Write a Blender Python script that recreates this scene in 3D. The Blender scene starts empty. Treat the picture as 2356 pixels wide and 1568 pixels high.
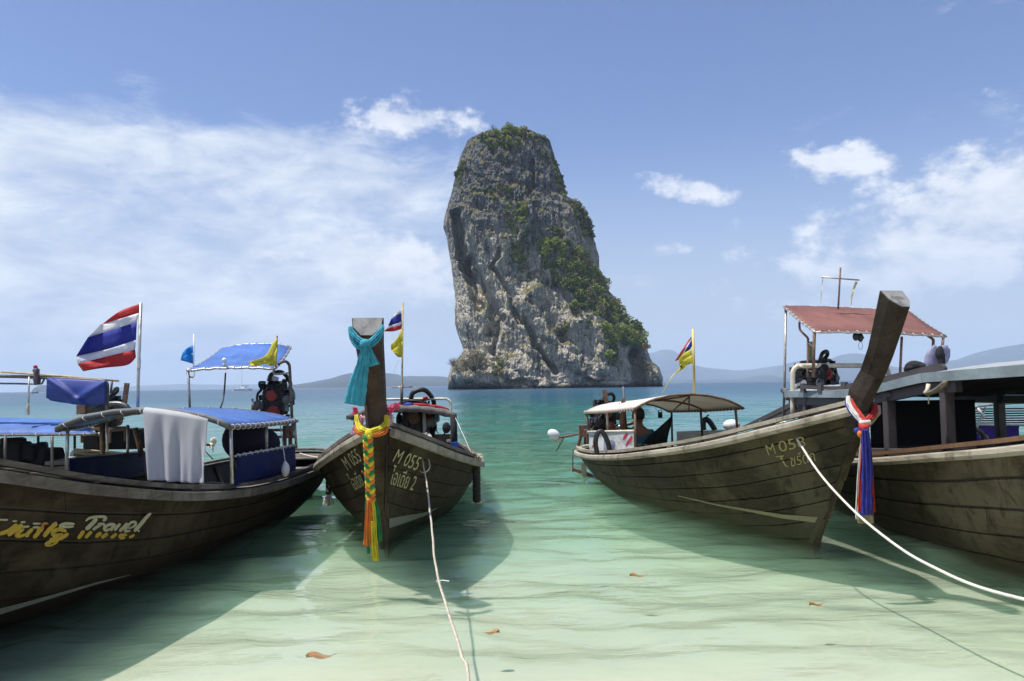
import bpy, math, random
import numpy as np
from mathutils import Vector, Matrix
from mathutils.bvhtree import BVHTree
random.seed(7); rng = np.random.default_rng(7)
sc = bpy.context.scene
C = sc.collection

# ------------------------------------------------------------------ camera
CAMP = Vector((0, 0, 1.6)); FP = 1767.0
PITCH = math.radians(3.29); ROLL = math.radians(0.84)
F = Vector((0, math.cos(PITCH), math.sin(PITCH)))
X0 = Vector((1, 0, 0)); U0 = X0.cross(F)
RT = X0 * math.cos(ROLL) - U0 * math.sin(ROLL)
UP = U0 * math.cos(ROLL) + X0 * math.sin(ROLL)
cam = bpy.data.objects.new('camera', bpy.data.cameras.new('camera')); C.objects.link(cam)
cam.data.lens = 36 * FP / 2356; cam.data.sensor_width = 36
cam.data.clip_start = 0.05; cam.data.clip_end = 40000
cam.matrix_world = Matrix(((RT.x, UP.x, -F.x, 0), (RT.y, UP.y, -F.y, 0), (RT.z, UP.z, -F.z, 1.6), (0, 0, 0, 1)))
sc.camera = cam

def ray(px, py):
    return F + RT * ((px - 1178) / FP) + UP * ((784 - py) / FP)
def at(px, py, Y):
    """the world point at distance Y out from the beach seen at this place of the photograph"""
    d = ray(px, py); return CAMP + d * (Y / d.y)
def on(px, py, z=0.0):
    d = ray(px, py); return CAMP + d * ((z - 1.6) / d.z)

# ------------------------------------------------------------------ sun, sky, exposure
SUN = Vector((-0.36, -0.09, 1.0)).normalized()
sl = bpy.data.lights.new('sun', 'SUN'); sl.energy = 5.0; sl.angle = math.radians(1.2); sl.color = (1, 0.955, 0.88)
so = bpy.data.objects.new('sun', sl); C.objects.link(so)
so.rotation_euler = SUN.to_track_quat('Z', 'Y').to_euler()
sc.view_settings.view_transform = 'Standard'; sc.view_settings.look = 'None'
sc.view_settings.exposure = 0.34; sc.view_settings.gamma = 1; sc.view_settings.use_curve_mapping = False
sc.cycles.use_denoising = True
sc.cycles.max_bounces = 8; sc.cycles.transparent_max_bounces = 16; sc.cycles.volume_bounces = 1
sc.cycles.caustics_reflective = False; sc.cycles.caustics_refractive = False
sc.cycles.sample_clamp_indirect = 6

class NT:
    """small helper round a node tree"""
    def __init__(s, nt): s.t = nt; s.n = nt.nodes; s.l = nt.links
    def new(s, typ, **kw):
        n = s.n.new(typ)
        for k, v in kw.items(): setattr(n, k, v)
        return n
    def put(s, sock, v):
        if v is None: return
        if hasattr(v, 'is_output'): s.l.new(v, sock)
        elif isinstance(v, (tuple, list)):
            v = tuple(v)
            if sock.type == 'RGBA' and len(v) == 3: v = v + (1,)
            sock.default_value = v
        else:
            try: sock.default_value = v
            except (TypeError, ValueError): sock.default_value = (v,) * len(sock.default_value)
    def math(s, op, a, b=None, c=None, clamp=False):
        n = s.new('ShaderNodeMath', operation=op, use_clamp=clamp)
        s.put(n.inputs[0], a); s.put(n.inputs[1], b)
        if c is not None: s.put(n.inputs[2], c)
        return n.outputs[0]
    def vmath(s, op, a, b=None):
        n = s.new('ShaderNodeVectorMath', operation=op); s.put(n.inputs[0], a); s.put(n.inputs[1], b)
        return n.outputs[0]
    def noise(s, vec, scale, detail=4, rough=0.55, dist=0.0, dim='3D'):
        n = s.new('ShaderNodeTexNoise', noise_dimensions=dim); s.put(n.inputs['Vector'], vec)
        s.put(n.inputs['Scale'], scale); s.put(n.inputs['Detail'], detail); s.put(n.inputs['Roughness'], rough); s.put(n.inputs['Distortion'], dist)
        return n.outputs['Fac']
    def voro(s, vec, scale, feature='F1', out='Distance'):
        n = s.new('ShaderNodeTexVoronoi', feature=feature); s.put(n.inputs['Vector'], vec); s.put(n.inputs['Scale'], scale)
        return n.outputs[out]
    def ramp(s, fac, stops, interp='LINEAR'):
        n = s.new('ShaderNodeValToRGB'); s.put(n.inputs[0], fac); cr = n.color_ramp; cr.interpolation = interp
        while len(cr.elements) < len(stops): cr.elements.new(0.5)
        for e, (p, c) in zip(cr.elements, stops):
            e.position = p; e.color = tuple(c) + (1,) if isinstance(c, (tuple, list)) else (c, c, c, 1)
        return n.outputs[0]
    def mix(s, fac, a, b, mode='MIX'):
        n = s.new('ShaderNodeMix', data_type='RGBA', blend_type=mode)
        s.put(n.inputs[0], fac); s.put(n.inputs[6], a); s.put(n.inputs[7], b); return n.outputs[2]
    def fmix(s, fac, a, b):
        n = s.new('ShaderNodeMix', data_type='FLOAT'); s.put(n.inputs[0], fac); s.put(n.inputs[2], a); s.put(n.inputs[3], b); return n.outputs[0]
    def rng(s, v, a, b, c=0.0, d=1.0, smooth=False):
        n = s.new('ShaderNodeMapRange', interpolation_type='SMOOTHSTEP' if smooth else 'LINEAR')
        s.put(n.inputs[0], v); s.put(n.inputs[1], a); s.put(n.inputs[2], b); s.put(n.inputs[3], c); s.put(n.inputs[4], d)
        return n.outputs[0]
    def scl(s, vec, k):
        return s.vmath('MULTIPLY', vec, k)
    def bump(s, h, strength=0.3, dist=0.02, normal=None):
        n = s.new('ShaderNodeBump'); s.put(n.inputs['Height'], h); s.put(n.inputs['Strength'], strength); s.put(n.inputs['Distance'], dist)
        if normal is not None: s.put(n.inputs['Normal'], normal)
        return n.outputs[0]

# world: physical sky with clouds laid over it by direction
w = bpy.data.worlds.new('World'); sc.world = w; w.use_nodes = True
T = NT(w.node_tree); T.n.clear()
sky = T.new('ShaderNodeTexSky', sky_type='NISHITA', sun_disc=False)
sky.sun_elevation = math.asin(SUN.z); sky.sun_rotation = math.atan2(SUN.x, SUN.y)
sky.altitude = 0; sky.air_density = 1.0; sky.dust_density = 0.6; sky.ozone_density = 2.0
tc = T.new('ShaderNodeTexCoord').outputs['Generated']
sep = T.new('ShaderNodeSeparateXYZ'); T.put(sep.inputs[0], tc)
az = T.math('MULTIPLY', T.math('ARCTAN2', sep.outputs[0], sep.outputs[1]), 57.2958)
el = T.math('MULTIPLY', T.math('ARCSINE', sep.outputs[2]), 57.2958)
comb = T.new('ShaderNodeCombineXYZ'); T.put(comb.inputs[0], az); T.put(comb.inputs[1], el)
P = comb.outputs[0]
warp = T.noise(T.scl(P, (0.05, 0.09, 1)), 1.0, 3)
P2 = T.vmath('ADD', P, T.scl(T.new('ShaderNodeCombineXYZ').outputs[0], 1))
base = T.mix(1.0, sky.outputs[0], (0.99, 0.99, 1.18), 'MULTIPLY')
# veils of high cloud
n1 = T.noise(T.scl(P, (0.045, 0.13, 1)), 1.0, 9, 0.56, 0.25)
n2 = T.noise(T.scl(P, (0.17, 0.42, 1)), 1.0, 9, 0.66, 0.35)
nv = T.math('ADD', T.math('MULTIPLY', n1, 0.55), T.math('MULTIPLY', n2, 0.45))
left = T.rng(az, -14, 4, 1, 0.15, True)
top = T.rng(T.math('ADD', el, T.math('MULTIPLY', n1, 6.0)), 19.5, 23.5, 1, 0.0, True)
thr = T.math('MULTIPLY', top, T.math('ADD', T.math('MULTIPLY', left, 0.26), 0.0))
veil = T.rng(T.math('ADD', nv, thr), 0.58, 0.79, 0, 0.97, True)
low = T.math('MULTIPLY', T.rng(el, 2, 19, 1, 0, True), T.rng(n1, 0.2, 0.7, 0.65, 0.95))
# cumulus
nc = T.noise(T.scl(P, (0.22, 0.36, 1)), 1.0, 10, 0.6, 0.1)
ncf = T.noise(T.scl(P, (0.7, 0.9, 1)), 1.0, 6, 0.6)
def blob(a, e, ra, re, slope=0.0):
    da = T.math('DIVIDE', T.math('SUBTRACT', az, a), ra)
    ee = T.math('SUBTRACT', T.math('SUBTRACT', el, e), T.math('MULTIPLY', T.math('SUBTRACT', az, a), slope))
    de = T.math('DIVIDE', ee, re)
    return T.math('SUBTRACT', 1.0, T.math('SQRT', T.math('ADD', T.math('MULTIPLY', da, da), T.math('MULTIPLY', de, de))))
b = blob(34.0, 10.6, 17, 5.2, 0.24)
b = T.math('MAXIMUM', b, blob(11.3, 9.75, 2.3, 0.8, 0))
b = T.math('MAXIMUM', b, T.math('SUBTRACT', blob(-7.5, 19.4, 5.2, 1.7, -0.02), 0.12))
b = T.math('MAXIMUM', b, T.math('SUBTRACT', blob(-9.5, 8.6, 7.5, 2.9, -0.1), 0.08))
b = T.math('MAXIMUM', b, T.math('SUBTRACT', blob(23.5, 14.6, 5.0, 2.2, 0), 0.38))
b = T.math('MAXIMUM', b, T.math('SUBTRACT', blob(13.5, 14.0, 4.5, 1.2, -0.2), 0.3))
b = T.math('MAXIMUM', b, T.math('SUBTRACT', blob(70, 16, 22, 6, 0), 0.1))
b = T.math('MAXIMUM', b, T.math('SUBTRACT', blob(-75, 15, 26, 6, 0), 0.15))
b = T.math('MAXIMUM', b, T.math('SUBTRACT', blob(150, 18, 30, 7, 0), 0.15))
cum = T.rng(T.math('ADD', T.math('MULTIPLY', b, 0.9), T.math('ADD', T.math('MULTIPLY', T.math('SUBTRACT', nc, 0.5), 2.4), T.math('MULTIPLY', T.math('SUBTRACT', ncf, 0.5), 0.9))), -0.06, 0.50, 0, 0.93, True)
ccol = T.mix(T.rng(nc, 0.35, 0.6), (0.50, 0.56, 0.68), (0.74, 0.77, 0.83))
bg1 = T.new('ShaderNodeBackground'); T.put(bg1.inputs[0], base); T.put(bg1.inputs[1], 0.098)
bgv = T.new('ShaderNodeBackground'); T.put(bgv.inputs[0], T.mix(T.rng(T.noise(T.scl(P, (0.12, 0.30, 1)), 1.0, 8, 0.62, 0.3), 0.38, 0.62), (0.43, 0.51, 0.66), (0.70, 0.75, 0.82))); T.put(bgv.inputs[1], 1.0)
bgc = T.new('ShaderNodeBackground'); T.put(bgc.inputs[0], ccol); T.put(bgc.inputs[1], 1.0)
bgl = T.new('ShaderNodeBackground'); T.put(bgl.inputs[0], (0.42, 0.49, 0.60)); T.put(bgl.inputs[1], 1.0)
def mixs(fac, a, b):
    m = T.new('ShaderNodeMixShader'); T.put(m.inputs[0], fac); T.l.new(a, m.inputs[1]); T.l.new(b, m.inputs[2]); return m.outputs[0]
s1 = mixs(low, bg1.outputs[0], bgl.outputs[0])
s2 = mixs(T.math('MULTIPLY', veil, T.rng(el, 0, 6, 0.25, 1)), s1, bgv.outputs[0])
s3 = mixs(T.math('MULTIPLY', cum, T.rng(el, 3, 9, 0.0, 1)), s2, bgc.outputs[0])
wo = T.new('ShaderNodeOutputWorld'); T.l.new(s3, wo.inputs[0])
w.cycles.sampling_method = 'MANUAL'; w.cycles.sample_map_resolution = 512

# ------------------------------------------------------------------ mesh helpers
def tag(o, label=None, cat=None, group=None, kind=None):
    if label: o['label'] = label
    if cat: o['category'] = cat
    if group: o['group'] = group
    if kind: o['kind'] = kind
    return o
def thing(name, label, cat, loc=(0, 0, 0), rz=0.0, group=None):
    o = bpy.data.objects.new(name, None); C.objects.link(o); o.location = loc; o.rotation_euler = (0, 0, rz)
    o.empty_display_size = 0.2
    return tag(o, label, cat, group)
class MB:
    """collects vertices and faces (in world space) and links them as ONE mesh object"""
    def __init__(s): s.v = []; s.f = []; s.m = []; s.uv = {}; s.mi = 0
    def add(s, vs, fs):
        b = len(s.v); s.v.extend([tuple(v) for v in vs]); s.f.extend([tuple(i + b for i in f) for f in fs]); s.m.extend([s.mi] * len(fs)); return b
    def box(s, c, size, rot=None, taper=1.0):
        c = Vector(c); h = Vector(size) / 2; vs = []
        for z in (-1, 1):
            k = taper if z > 0 else 1
            for x, y in ((-1, -1), (1, -1), (1, 1), (-1, 1)):
                p = Vector((x * h.x * k, y * h.y * k, z * h.z))
                if rot is not None: p = rot @ p
                vs.append(c + p)
        s.add(vs, [(3, 2, 1, 0), (4, 5, 6, 7), (0, 1, 5, 4), (1, 2, 6, 5), (2, 3, 7, 6), (3, 0, 4, 7)])
    def tube(s, pts, r, n=6, cap=True, squash=1.0):
        pts = [Vector(p) for p in pts]; k = len(pts)
        rs = r if isinstance(r, (list, tuple)) else [r] * k
        ref = None; b0 = len(s.v); vs = []
        for i, p in enumerate(pts):
            d = (pts[min(i + 1, k - 1)] - pts[max(i - 1, 0)])
            if d.length < 1e-9: d = Vector((0, 0, 1))
            d.normalize()
            if ref is None:
                ref = Vector((0, 0, 1)) if abs(d.z) < 0.9 else Vector((1, 0, 0))
            a = ref - d * ref.dot(d)
            if a.length < 1e-6: a = d.orthogonal()
            a.normalize(); ref = a; bb = d.cross(a)
            for j in range(n):
                t = 2 * math.pi * j / n
                vs.append(p + (a * math.cos(t) + bb * math.sin(t) * squash) * rs[i])
        fs = [(i * n + j, i * n + (j + 1) % n, (i + 1) * n + (j + 1) % n, (i + 1) * n + j) for i in range(k - 1) for j in range(n)]
        if cap: fs += [tuple(range(n - 1, -1, -1)), tuple((k - 1) * n + j for j in range(n))]
        s.add(vs, fs)
    def sweep(s, pts, prof, side=None):
        """prof: list of (a, b) offsets; a along side vector, b along up"""
        pts = [Vector(p) for p in pts]; k = len(pts); n = len(prof); vs = []
        for i, p in enumerate(pts):
            d = (pts[min(i + 1, k - 1)] - pts[max(i - 1, 0)]).normalized()
            if side is None: a = d.cross(Vector((0, 0, 1))).normalized()
            else: a = Vector(side[i]).normalized()
            u = a.cross(d).normalized()
            if u.z < 0: u = -u
            q = prof[i] if isinstance(prof[0][0], (list, tuple)) else prof
            for x, y in q: vs.append(p + a * x + u * y)
            n = len(q)
        fs = [(i * n + j, i * n + (j + 1) % n, (i + 1) * n + (j + 1) % n, (i + 1) * n + j) for i in range(k - 1) for j in range(n)]
        fs += [tuple(range(n - 1, -1, -1)), tuple((k - 1) * n + j for j in range(n))]
        s.add(vs, fs)
    def ball(s, c, r, n=10, m=7, rot=None):
        c = Vector(c); r = Vector(r) if isinstance(r, (tuple, list, Vector)) else Vector((r, r, r)); vs = []
        for i in range(m + 1):
            ph = math.pi * i / m
            for j in range(n):
                t = 2 * math.pi * j / n
                p = Vector((math.sin(ph) * math.cos(t) * r.x, math.sin(ph) * math.sin(t) * r.y, math.cos(ph) * r.z))
                if rot is not None: p = rot @ p
                vs.append(c + p)
        s.add(vs, [(i * n + j, (i + 1) * n + j, (i + 1) * n + (j + 1) % n, i * n + (j + 1) % n) for i in range(m) for j in range(n)])
    def disc(s, c, axis, r, h, n=14, r2=None):
        c = Vector(c); a = Vector(axis).normalized()
        s.tube([c - a * h / 2, c + a * h / 2], [r, r2 if r2 is not None else r], n)
    def torus(s, c, axis, R, r, n=18, m=6, a0=0, a1=2 * math.pi, sq=(1, 1)):
        c = Vector(c); a = Vector(axis).normalized(); u = a.orthogonal().normalized()
        if abs(a.z) < 0.9: u = (Vector((0, 0, 1)) - a * a.z).normalized()
        v = a.cross(u); full = abs(a1 - a0 - 2 * math.pi) < 1e-6
        pts = [c + (u * math.cos(t) * sq[0] + v * math.sin(t) * sq[1]) * R for t in np.linspace(a0, a1, n + 1)]
        s.tube(pts, r, m, cap=not full)
    def grid(s, P):
        """P[i][j] points"""
        r = len(P); c = len(P[0])
        s.add([p for row in P for p in row], [(i * c + j, i * c + j + 1, (i + 1) * c + j + 1, (i + 1) * c + j) for i in range(r - 1) for j in range(c - 1)])
    def build(s, name, mat, parent=None, smooth=False, solid=0.0, bevel=0.0, kind=None, mods=True):
        me = bpy.data.meshes.new(name)
        if parent is not None and parent_inv(parent) is not None:
            M = parent_inv(parent); vs = [M @ Vector(v) for v in s.v]
        else: vs = s.v
        me.from_pydata(vs, [], s.f)
        mats = mat if isinstance(mat, (list, tuple)) else [mat]
        for m in mats: me.materials.append(m)
        if len(mats) > 1: me.polygons.foreach_set('material_index', s.m)
        if smooth: me.polygons.foreach_set('use_smooth', [True] * len(me.polygons))
        me.update()
        o = bpy.data.objects.new(name, me); C.objects.link(o)
        if parent is not None: o.parent = parent
        if bevel:
            b = o.modifiers.new('bevel', 'BEVEL'); b.width = bevel; b.segments = 2; b.limit_method = 'ANGLE'
        if solid:
            m = o.modifiers.new('solid', 'SOLIDIFY'); m.thickness = solid; m.offset = 0
        if kind: o['kind'] = kind
        return o
def world_of(o):
    M = Matrix.Identity(4)
    while o is not None:
        M = (Matrix.Translation(o.location) @ o.rotation_euler.to_matrix().to_4x4()) @ M; o = o.parent
    return M
_inv = {}
def parent_inv(o):
    if o.name not in _inv: _inv[o.name] = world_of(o).inverted()
    return _inv[o.name]

# numpy gradient noise
_perm = np.random.default_rng(11).permutation(256); _perm = np.concatenate([_perm, _perm, _perm])
_g = np.random.default_rng(5).normal(size=(256, 3)); _g /= np.linalg.norm(_g, axis=1, keepdims=True)
def pnoise(x, y, z):
    x, y, z = np.broadcast_arrays(x, y, z)
    xi = np.floor(x).astype(int); yi = np.floor(y).astype(int); zi = np.floor(z).astype(int)
    xf = x - xi; yf = y - yi; zf = z - zi; xi &= 255; yi &= 255; zi &= 255
    u = xf**3 * (xf * (xf * 6 - 15) + 10); v = yf**3 * (yf * (yf * 6 - 15) + 10); w_ = zf**3 * (zf * (zf * 6 - 15) + 10)
    def g(a, b, c):
        h = _perm[_perm[_perm[xi + a] + yi + b] + zi + c]; q = _g[h]
        return q[..., 0] * (xf - a) + q[..., 1] * (yf - b) + q[..., 2] * (zf - c)
    l = lambda a, b, t: a + (b - a) * t
    return l(l(l(g(0, 0, 0), g(1, 0, 0), u), l(g(0, 1, 0), g(1, 1, 0), u), v), l(l(g(0, 0, 1), g(1, 0, 1), u), l(g(0, 1, 1), g(1, 1, 1), u), v), w_) * 1.6
def fbm(x, y, z, o=4, ridged=False):
    s = 0; a = 1.0; t = 0
    for i in range(o):
        n = pnoise(x + i * 17.3, y + i * 9.1, z + i * 4.7)
        if ridged: n = 1 - 2 * np.abs(n)
        s = s + n * a; t += a; a *= 0.5; x = x * 2.03; y = y * 2.03; z = z * 2.03
    return s / t

# ------------------------------------------------------------------ materials
def newmat(name):
    m = bpy.data.materials.new(name); m.use_nodes = True; t = NT(m.node_tree)
    b = t.n['Principled BSDF']; return m, t, b
def simple(name, col, rough=0.6, metal=0.0, var=0.25, scale=6.0, bump=0.0, spec=None, bscale=60, trans=0.0):
    m, t, b = newmat(name); oc = t.new('ShaderNodeTexCoord').outputs['Object']
    n = t.noise(oc, scale, 5, 0.6)
    dark = tuple(c * (1 - var) for c in col); lite = tuple(min(1, c * (1 + var)) for c in col)
    grime = t.rng(t.noise(oc, scale * 0.45, 6, 0.68, 0.6), 0.50, 0.72, 0, min(0.75, var * 2.2))
    bc_ = t.mix(grime, t.ramp(n, [(0.3, dark), (0.7, lite)]), tuple(c * 0.55 + 0.003 for c in col))
    t.put(b.inputs['Base Color'], bc_)
    t.put(b.inputs['Roughness'], t.rng(n, 0.3, 0.7, rough - 0.08, rough + 0.08)); b.inputs['Metallic'].default_value = metal
    if spec is not None: b.inputs['Specular IOR Level'].default_value = spec
    if bump: t.put(b.inputs['Normal'], t.bump(t.noise(oc, bscale, 4), bump, 0.01))
    if trans:
        # thin cloth: light comes through
        tr = t.new('ShaderNodeBsdfTranslucent'); t.put(tr.inputs[0], bc_)
        t.put(b.inputs['Normal'], t.bump(t.math('ADD', t.noise(oc, 3.2, 5, 0.6, 1.2), t.math('MULTIPLY', t.noise(oc, bscale, 4), 0.12)), 0.45, 0.06))
        mx = t.new('ShaderNodeMixShader'); t.put(mx.inputs[0], trans); t.l.new(b.outputs[0], mx.inputs[1]); t.l.new(tr.outputs[0], mx.inputs[2])
        t.l.new(mx.outputs[0], t.n['Material Output'].inputs[0])
    return m
# ------------------------------------------------------------------ seabed, water
def polar(radii, nang, zf):
    a = np.linspace(0, 2 * np.pi, nang, endpoint=False); R, A = np.meshgrid(radii, a, indexing='ij')
    x = R * np.sin(A); y = R * np.cos(A); z = zf(x, y, R)
    vs = np.stack([x, y, z], -1).reshape(-1, 3); k = len(radii); fs = []
    i, j = np.meshgrid(np.arange(k - 1), np.arange(nang), indexing='ij'); j2 = (j + 1) % nang
    fs = np.stack([i * nang + j, i * nang + j2, (i + 1) * nang + j2, (i + 1) * nang + j], -1).reshape(-1, 4)
    vs = np.vstack([vs, [[0, 0, float(zf(np.array(0.0), np.array(0.0), np.array(0.0)))]]])
    c = len(vs) - 1
    me = bpy.data.meshes.new('m')
    tri = [(c, int((q + 1) % nang), int(q)) for q in range(nang)]
    me.vertices.add(len(vs)); me.vertices.foreach_set('co', vs.ravel())
    nl = fs.size + 3 * nang; me.loops.add(nl); me.loops.foreach_set('vertex_index', np.concatenate([fs.ravel(), np.array(tri).ravel()]))
    me.polygons.add(len(fs) + nang); st = np.concatenate([np.arange(len(fs)) * 4, fs.size + np.arange(nang) * 3])
    me.polygons.foreach_set('loop_start', st)
    me.polygons.foreach_set('use_smooth', [True] * (len(fs) + nang)); me.update(calc_edges=True); me.validate()
    return me
def bed_z(x, y, R=None):
    d = y + 0.05 * np.abs(x)
    z = -np.interp(d, [-14, -6, -1.2, 0.5, 4, 8, 14, 30, 80, 400, 12000], [-1.8, -0.9, -0.05, 0.07, 0.20, 0.36, 0.66, 1.9, 5.5, 9, 12])
    return z + 0.03 * pnoise(x * 0.5, y * 0.9, 3.3) * np.exp(-np.abs(y) / 30)
rb = np.concatenate([[0.4], np.geomspace(0.5, 12000, 170)])
me = polar(rb, 240, bed_z); bed = bpy.data.objects.new('seabed', me); C.objects.link(bed); tag(bed, 'pale sand sea floor running down from the beach', kind='structure')
m, t, b = newmat('sand'); oc = t.new('ShaderNodeTexCoord').outputs['Object']
n1 = t.noise(t.scl(oc, (0.5, 1, 1)), 1.3, 5); n2 = t.noise(oc, 90, 3); n3 = t.noise(t.scl(oc, (0.35, 1.6, 1)), 2.6, 4, 0.6, 0.8)
t.put(b.inputs['Base Color'], t.mix(t.math('MULTIPLY', t.rng(n1, 0.35, 0.7), 0.6), t.mix(n2, (0.51, 0.45, 0.37), (0.64, 0.57, 0.48)), (0.42, 0.40, 0.29)))
b.inputs['Roughness'].default_value = 0.95
t.put(b.inputs['Normal'], t.bump(n3, 0.25, 0.08)); me.materials.append(m)

# waves: sum of sines, the short ones only close in
ws = []
for i in range(34):
    lam = 0.28 * (1.13 ** i) if i < 22 else 0.28 * (1.13 ** (i - 12)) * 1.3
    th = rng.normal(0.10, 0.30) + (0.9 if i % 6 == 0 else 0); ws.append((lam, th, rng.uniform(0, 6.28), lam * (0.0095 if lam < 0.8 else 0.0034 if lam < 1.6 else 0.0026)))
def sea_z(x, y, R):
    z = np.zeros_like(x, dtype=float); step = np.maximum(R * 0.0095, 0.004)
    calm = np.interp(R, [0, 4, 12, 40], [0.5, 0.8, 1.35, 1.4])
    wx = x + 0.35 * pnoise(x * 0.7, y * 0.7, 1.5); wy = y + 0.35 * pnoise(x * 0.6, y * 0.6, 7.5)
    for lam, th, ph, amp in ws:
        k = 2 * np.pi / lam; f = np.clip((lam / step - 2.5) / 3, 0, 1)
        z = z + amp * f * calm * np.sin(k * (wx * np.sin(th) + wy * np.cos(th)) + ph)
    return z
rw = np.geomspace(0.35, 12000, 620)
me = polar(rw, 720, sea_z); sea = bpy.data.objects.new('sea_water', me); C.objects.link(sea); tag(sea, 'calm clear green sea turning blue towards the horizon', kind='structure')
m, t, b = newmat('sea_water_surface'); t.n.remove(b)
geo = t.new('ShaderNodeNewGeometry').outputs['Position']; sp = t.new('ShaderNodeSeparateXYZ'); t.put(sp.inputs[0], geo)
dist = t.vmath('LENGTH', geo); ln = t.new('ShaderNodeVectorMath', operation='LENGTH'); t.put(ln.inputs[0], geo); dist = ln.outputs['Value']
# colour of the water body itself: depends on how deep it is here
wob = t.math('MULTIPLY', t.math('SUBTRACT', t.noise(t.scl(geo, (0.6, 1, 1)), 0.11, 4), 0.5), 2.0)
ld = t.math('ADD', t.math('LOGARITHM', t.math('MAXIMUM', sp.outputs[1], 1.0), 10.0), t.math('MULTIPLY', wob, 0.16))
body = t.ramp(t.math('DIVIDE', ld, 3.0), [(0.10, (0.34, 0.42, 0.29)), (0.30, (0.15, 0.33, 0.21)), (0.40, (0.075, 0.27, 0.19)), (0.52, (0.035, 0.20, 0.17)), (0.66, (0.020, 0.095, 0.145)), (0.85, (0.016, 0.06, 0.115))])
turb = t.ramp(t.math('DIVIDE', ld, 2.0), [(0.0, 0.0), (0.50, 0.0), (0.62, 0.35), (0.75, 0.75), (0.9, 1.0)])
tint = t.ramp(t.math('DIVIDE', ld, 2.0), [(0.0, (1, 1, 1)), (1, (1, 1, 1))])
# ripples
gx = t.scl(geo, (0.42, 1.0, 1.0))
dn = t.math('ADD', 1.0, t.math('MULTIPLY', dist, 0.02))
nA = t.noise(gx, 3.6, 3, 0.5, 0.4); nB = t.noise(t.scl(geo, (0.35, 1, 1)), 0.9, 4, 0.55, 0.3); nC = t.noise(t.scl(geo, (0.3, 1, 1)), 0.16, 5, 0.6)
nD = t.noise(t.scl(geo, (0.5, 1.0, 1.0)), 10.0, 2, 0.5, 0.5); near = t.rng(dist, 3, 40, 1, 0.15); h = t.math('ADD', t.math('MULTIPLY', nD, t.math('MULTIPLY', near, 0.007)), 0.0); h = t.math('ADD', h, t.math('MULTIPLY', nA, t.math('MULTIPLY', near, 0.030))); h = t.math('ADD', h, t.math('ADD', t.math('MULTIPLY', nB, t.rng(dist, 3, 20, 0.035, 0.14)), t.math('MULTIPLY', nC, t.rng(dist, 20, 200, 0.1, 0.8))))
nrm = t.bump(h, t.rng(dist, 3, 12, 0.8, 1.0), 1.0)
di = t.new('ShaderNodeBsdfDiffuse'); t.put(di.inputs[0], body)
tr = t.new('ShaderNodeBsdfTransparent'); t.put(tr.inputs[0], tint)
gl = t.new('ShaderNodeBsdfGlossy'); gl.inputs['Roughness'].default_value = 0.02; t.put(gl.inputs['Roughness'], t.rng(dist, 5, 200, 0.02, 0.22)); t.put(gl.inputs['Normal'], nrm)
fr = t.new('ShaderNodeFresnel'); fr.inputs[0].default_value = 1.333; t.put(fr.inputs['Normal'], nrm)
m1 = t.new('ShaderNodeMixShader'); t.put(m1.inputs[0], turb); t.l.new(tr.outputs[0], m1.inputs[1]); t.l.new(di.outputs[0], m1.inputs[2])
frc = t.math('MINIMUM', fr.outputs[0], t.rng(dist, 10, 120, 0.75, 0.42))
m2 = t.new('ShaderNodeMixShader'); t.put(m2.inputs[0], frc); t.l.new(m1.outputs[0], m2.inputs[1]); t.l.new(gl.outputs[0], m2.inputs[2])
t.l.new(m2.outputs[0], t.n['Material Output'].inputs[0])
vs_ = t.new('ShaderNodeVolumeScatter'); vs_.inputs['Color'].default_value = (0.50, 0.82, 0.60, 1); vs_.inputs['Density'].default_value = 0.48; vs_.inputs['Anisotropy'].default_value = 0.2
va_ = t.new('ShaderNodeVolumeAbsorption'); va_.inputs['Color'].default_value = (0.60, 0.90, 0.74, 1); va_.inputs['Density'].default_value = 0.75
ad = t.new('ShaderNodeAddShader'); t.l.new(vs_.outputs[0], ad.inputs[0]); t.l.new(va_.outputs[0], ad.inputs[1]); t.l.new(ad.outputs[0], t.n['Material Output'].inputs['Volume'])
me.materials.append(m)

# ------------------------------------------------------------------ far hills and islets
m_hill = simple('far_forest', (0.03, 0.05, 0.05), 0.9, var=0.4, scale=0.004)
m_hill2 = simple('far_rock_forest', (0.10, 0.11, 0.09), 0.9, var=0.4, scale=0.01)
def hill(name, label, pts, Y, depth, mat=None, rough=6.0, seed=0):
    """a rounded range whose skyline runs through pts, standing Y metres out, depth metres thick"""
    pts = np.array(pts, float); n = 160; xs = np.linspace(pts[0, 0], pts[-1, 0], n); ys = np.interp(xs, pts[:, 0], pts[:, 1])
    top = [at(x, y, Y) for x, y in zip(xs, ys)]
    X = np.array([p.x for p in top]); Z = np.maximum(np.array([p.z for p in top]), 0)
    k = 17; th = np.linspace(0, math.pi, k); ch = []
    for i, a in enumerate(th):
        yy = Y - math.cos(a) * depth; zz = Z * math.sin(a) ** 0.75
        nz = fbm(X / (rough * 18), yy / (rough * 18) + seed, 0.5, 4) * rough * np.sin(a) * (Z / (Z.max() + 1))
        ch.append(np.stack([X, np.full(n, yy) + nz * 3, np.where(Z > 0, zz + (nz if i != k // 2 else nz * 0.3), 0) - (2 if i in (0, k - 1) else 0)], -1))
    ch = np.array(ch); mb = MB(); mb.grid([[tuple(ch[i, j]) for j in range(n)] for i in range(k)])
    return tag(mb.build(name, mat or m_hill, smooth=True), label, kind='structure')
hill('hills', 'long low wooded island on the horizon left of the rock tower', [(696, 893), (706, 886), (745, 879), (790, 869), (815, 860), (850, 858), (880, 858), (905, 861), (930, 868), (950, 866), (975, 866), (1000, 866), (1020, 867), (1060, 874), (1120, 893)], 3400, 420)
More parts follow.
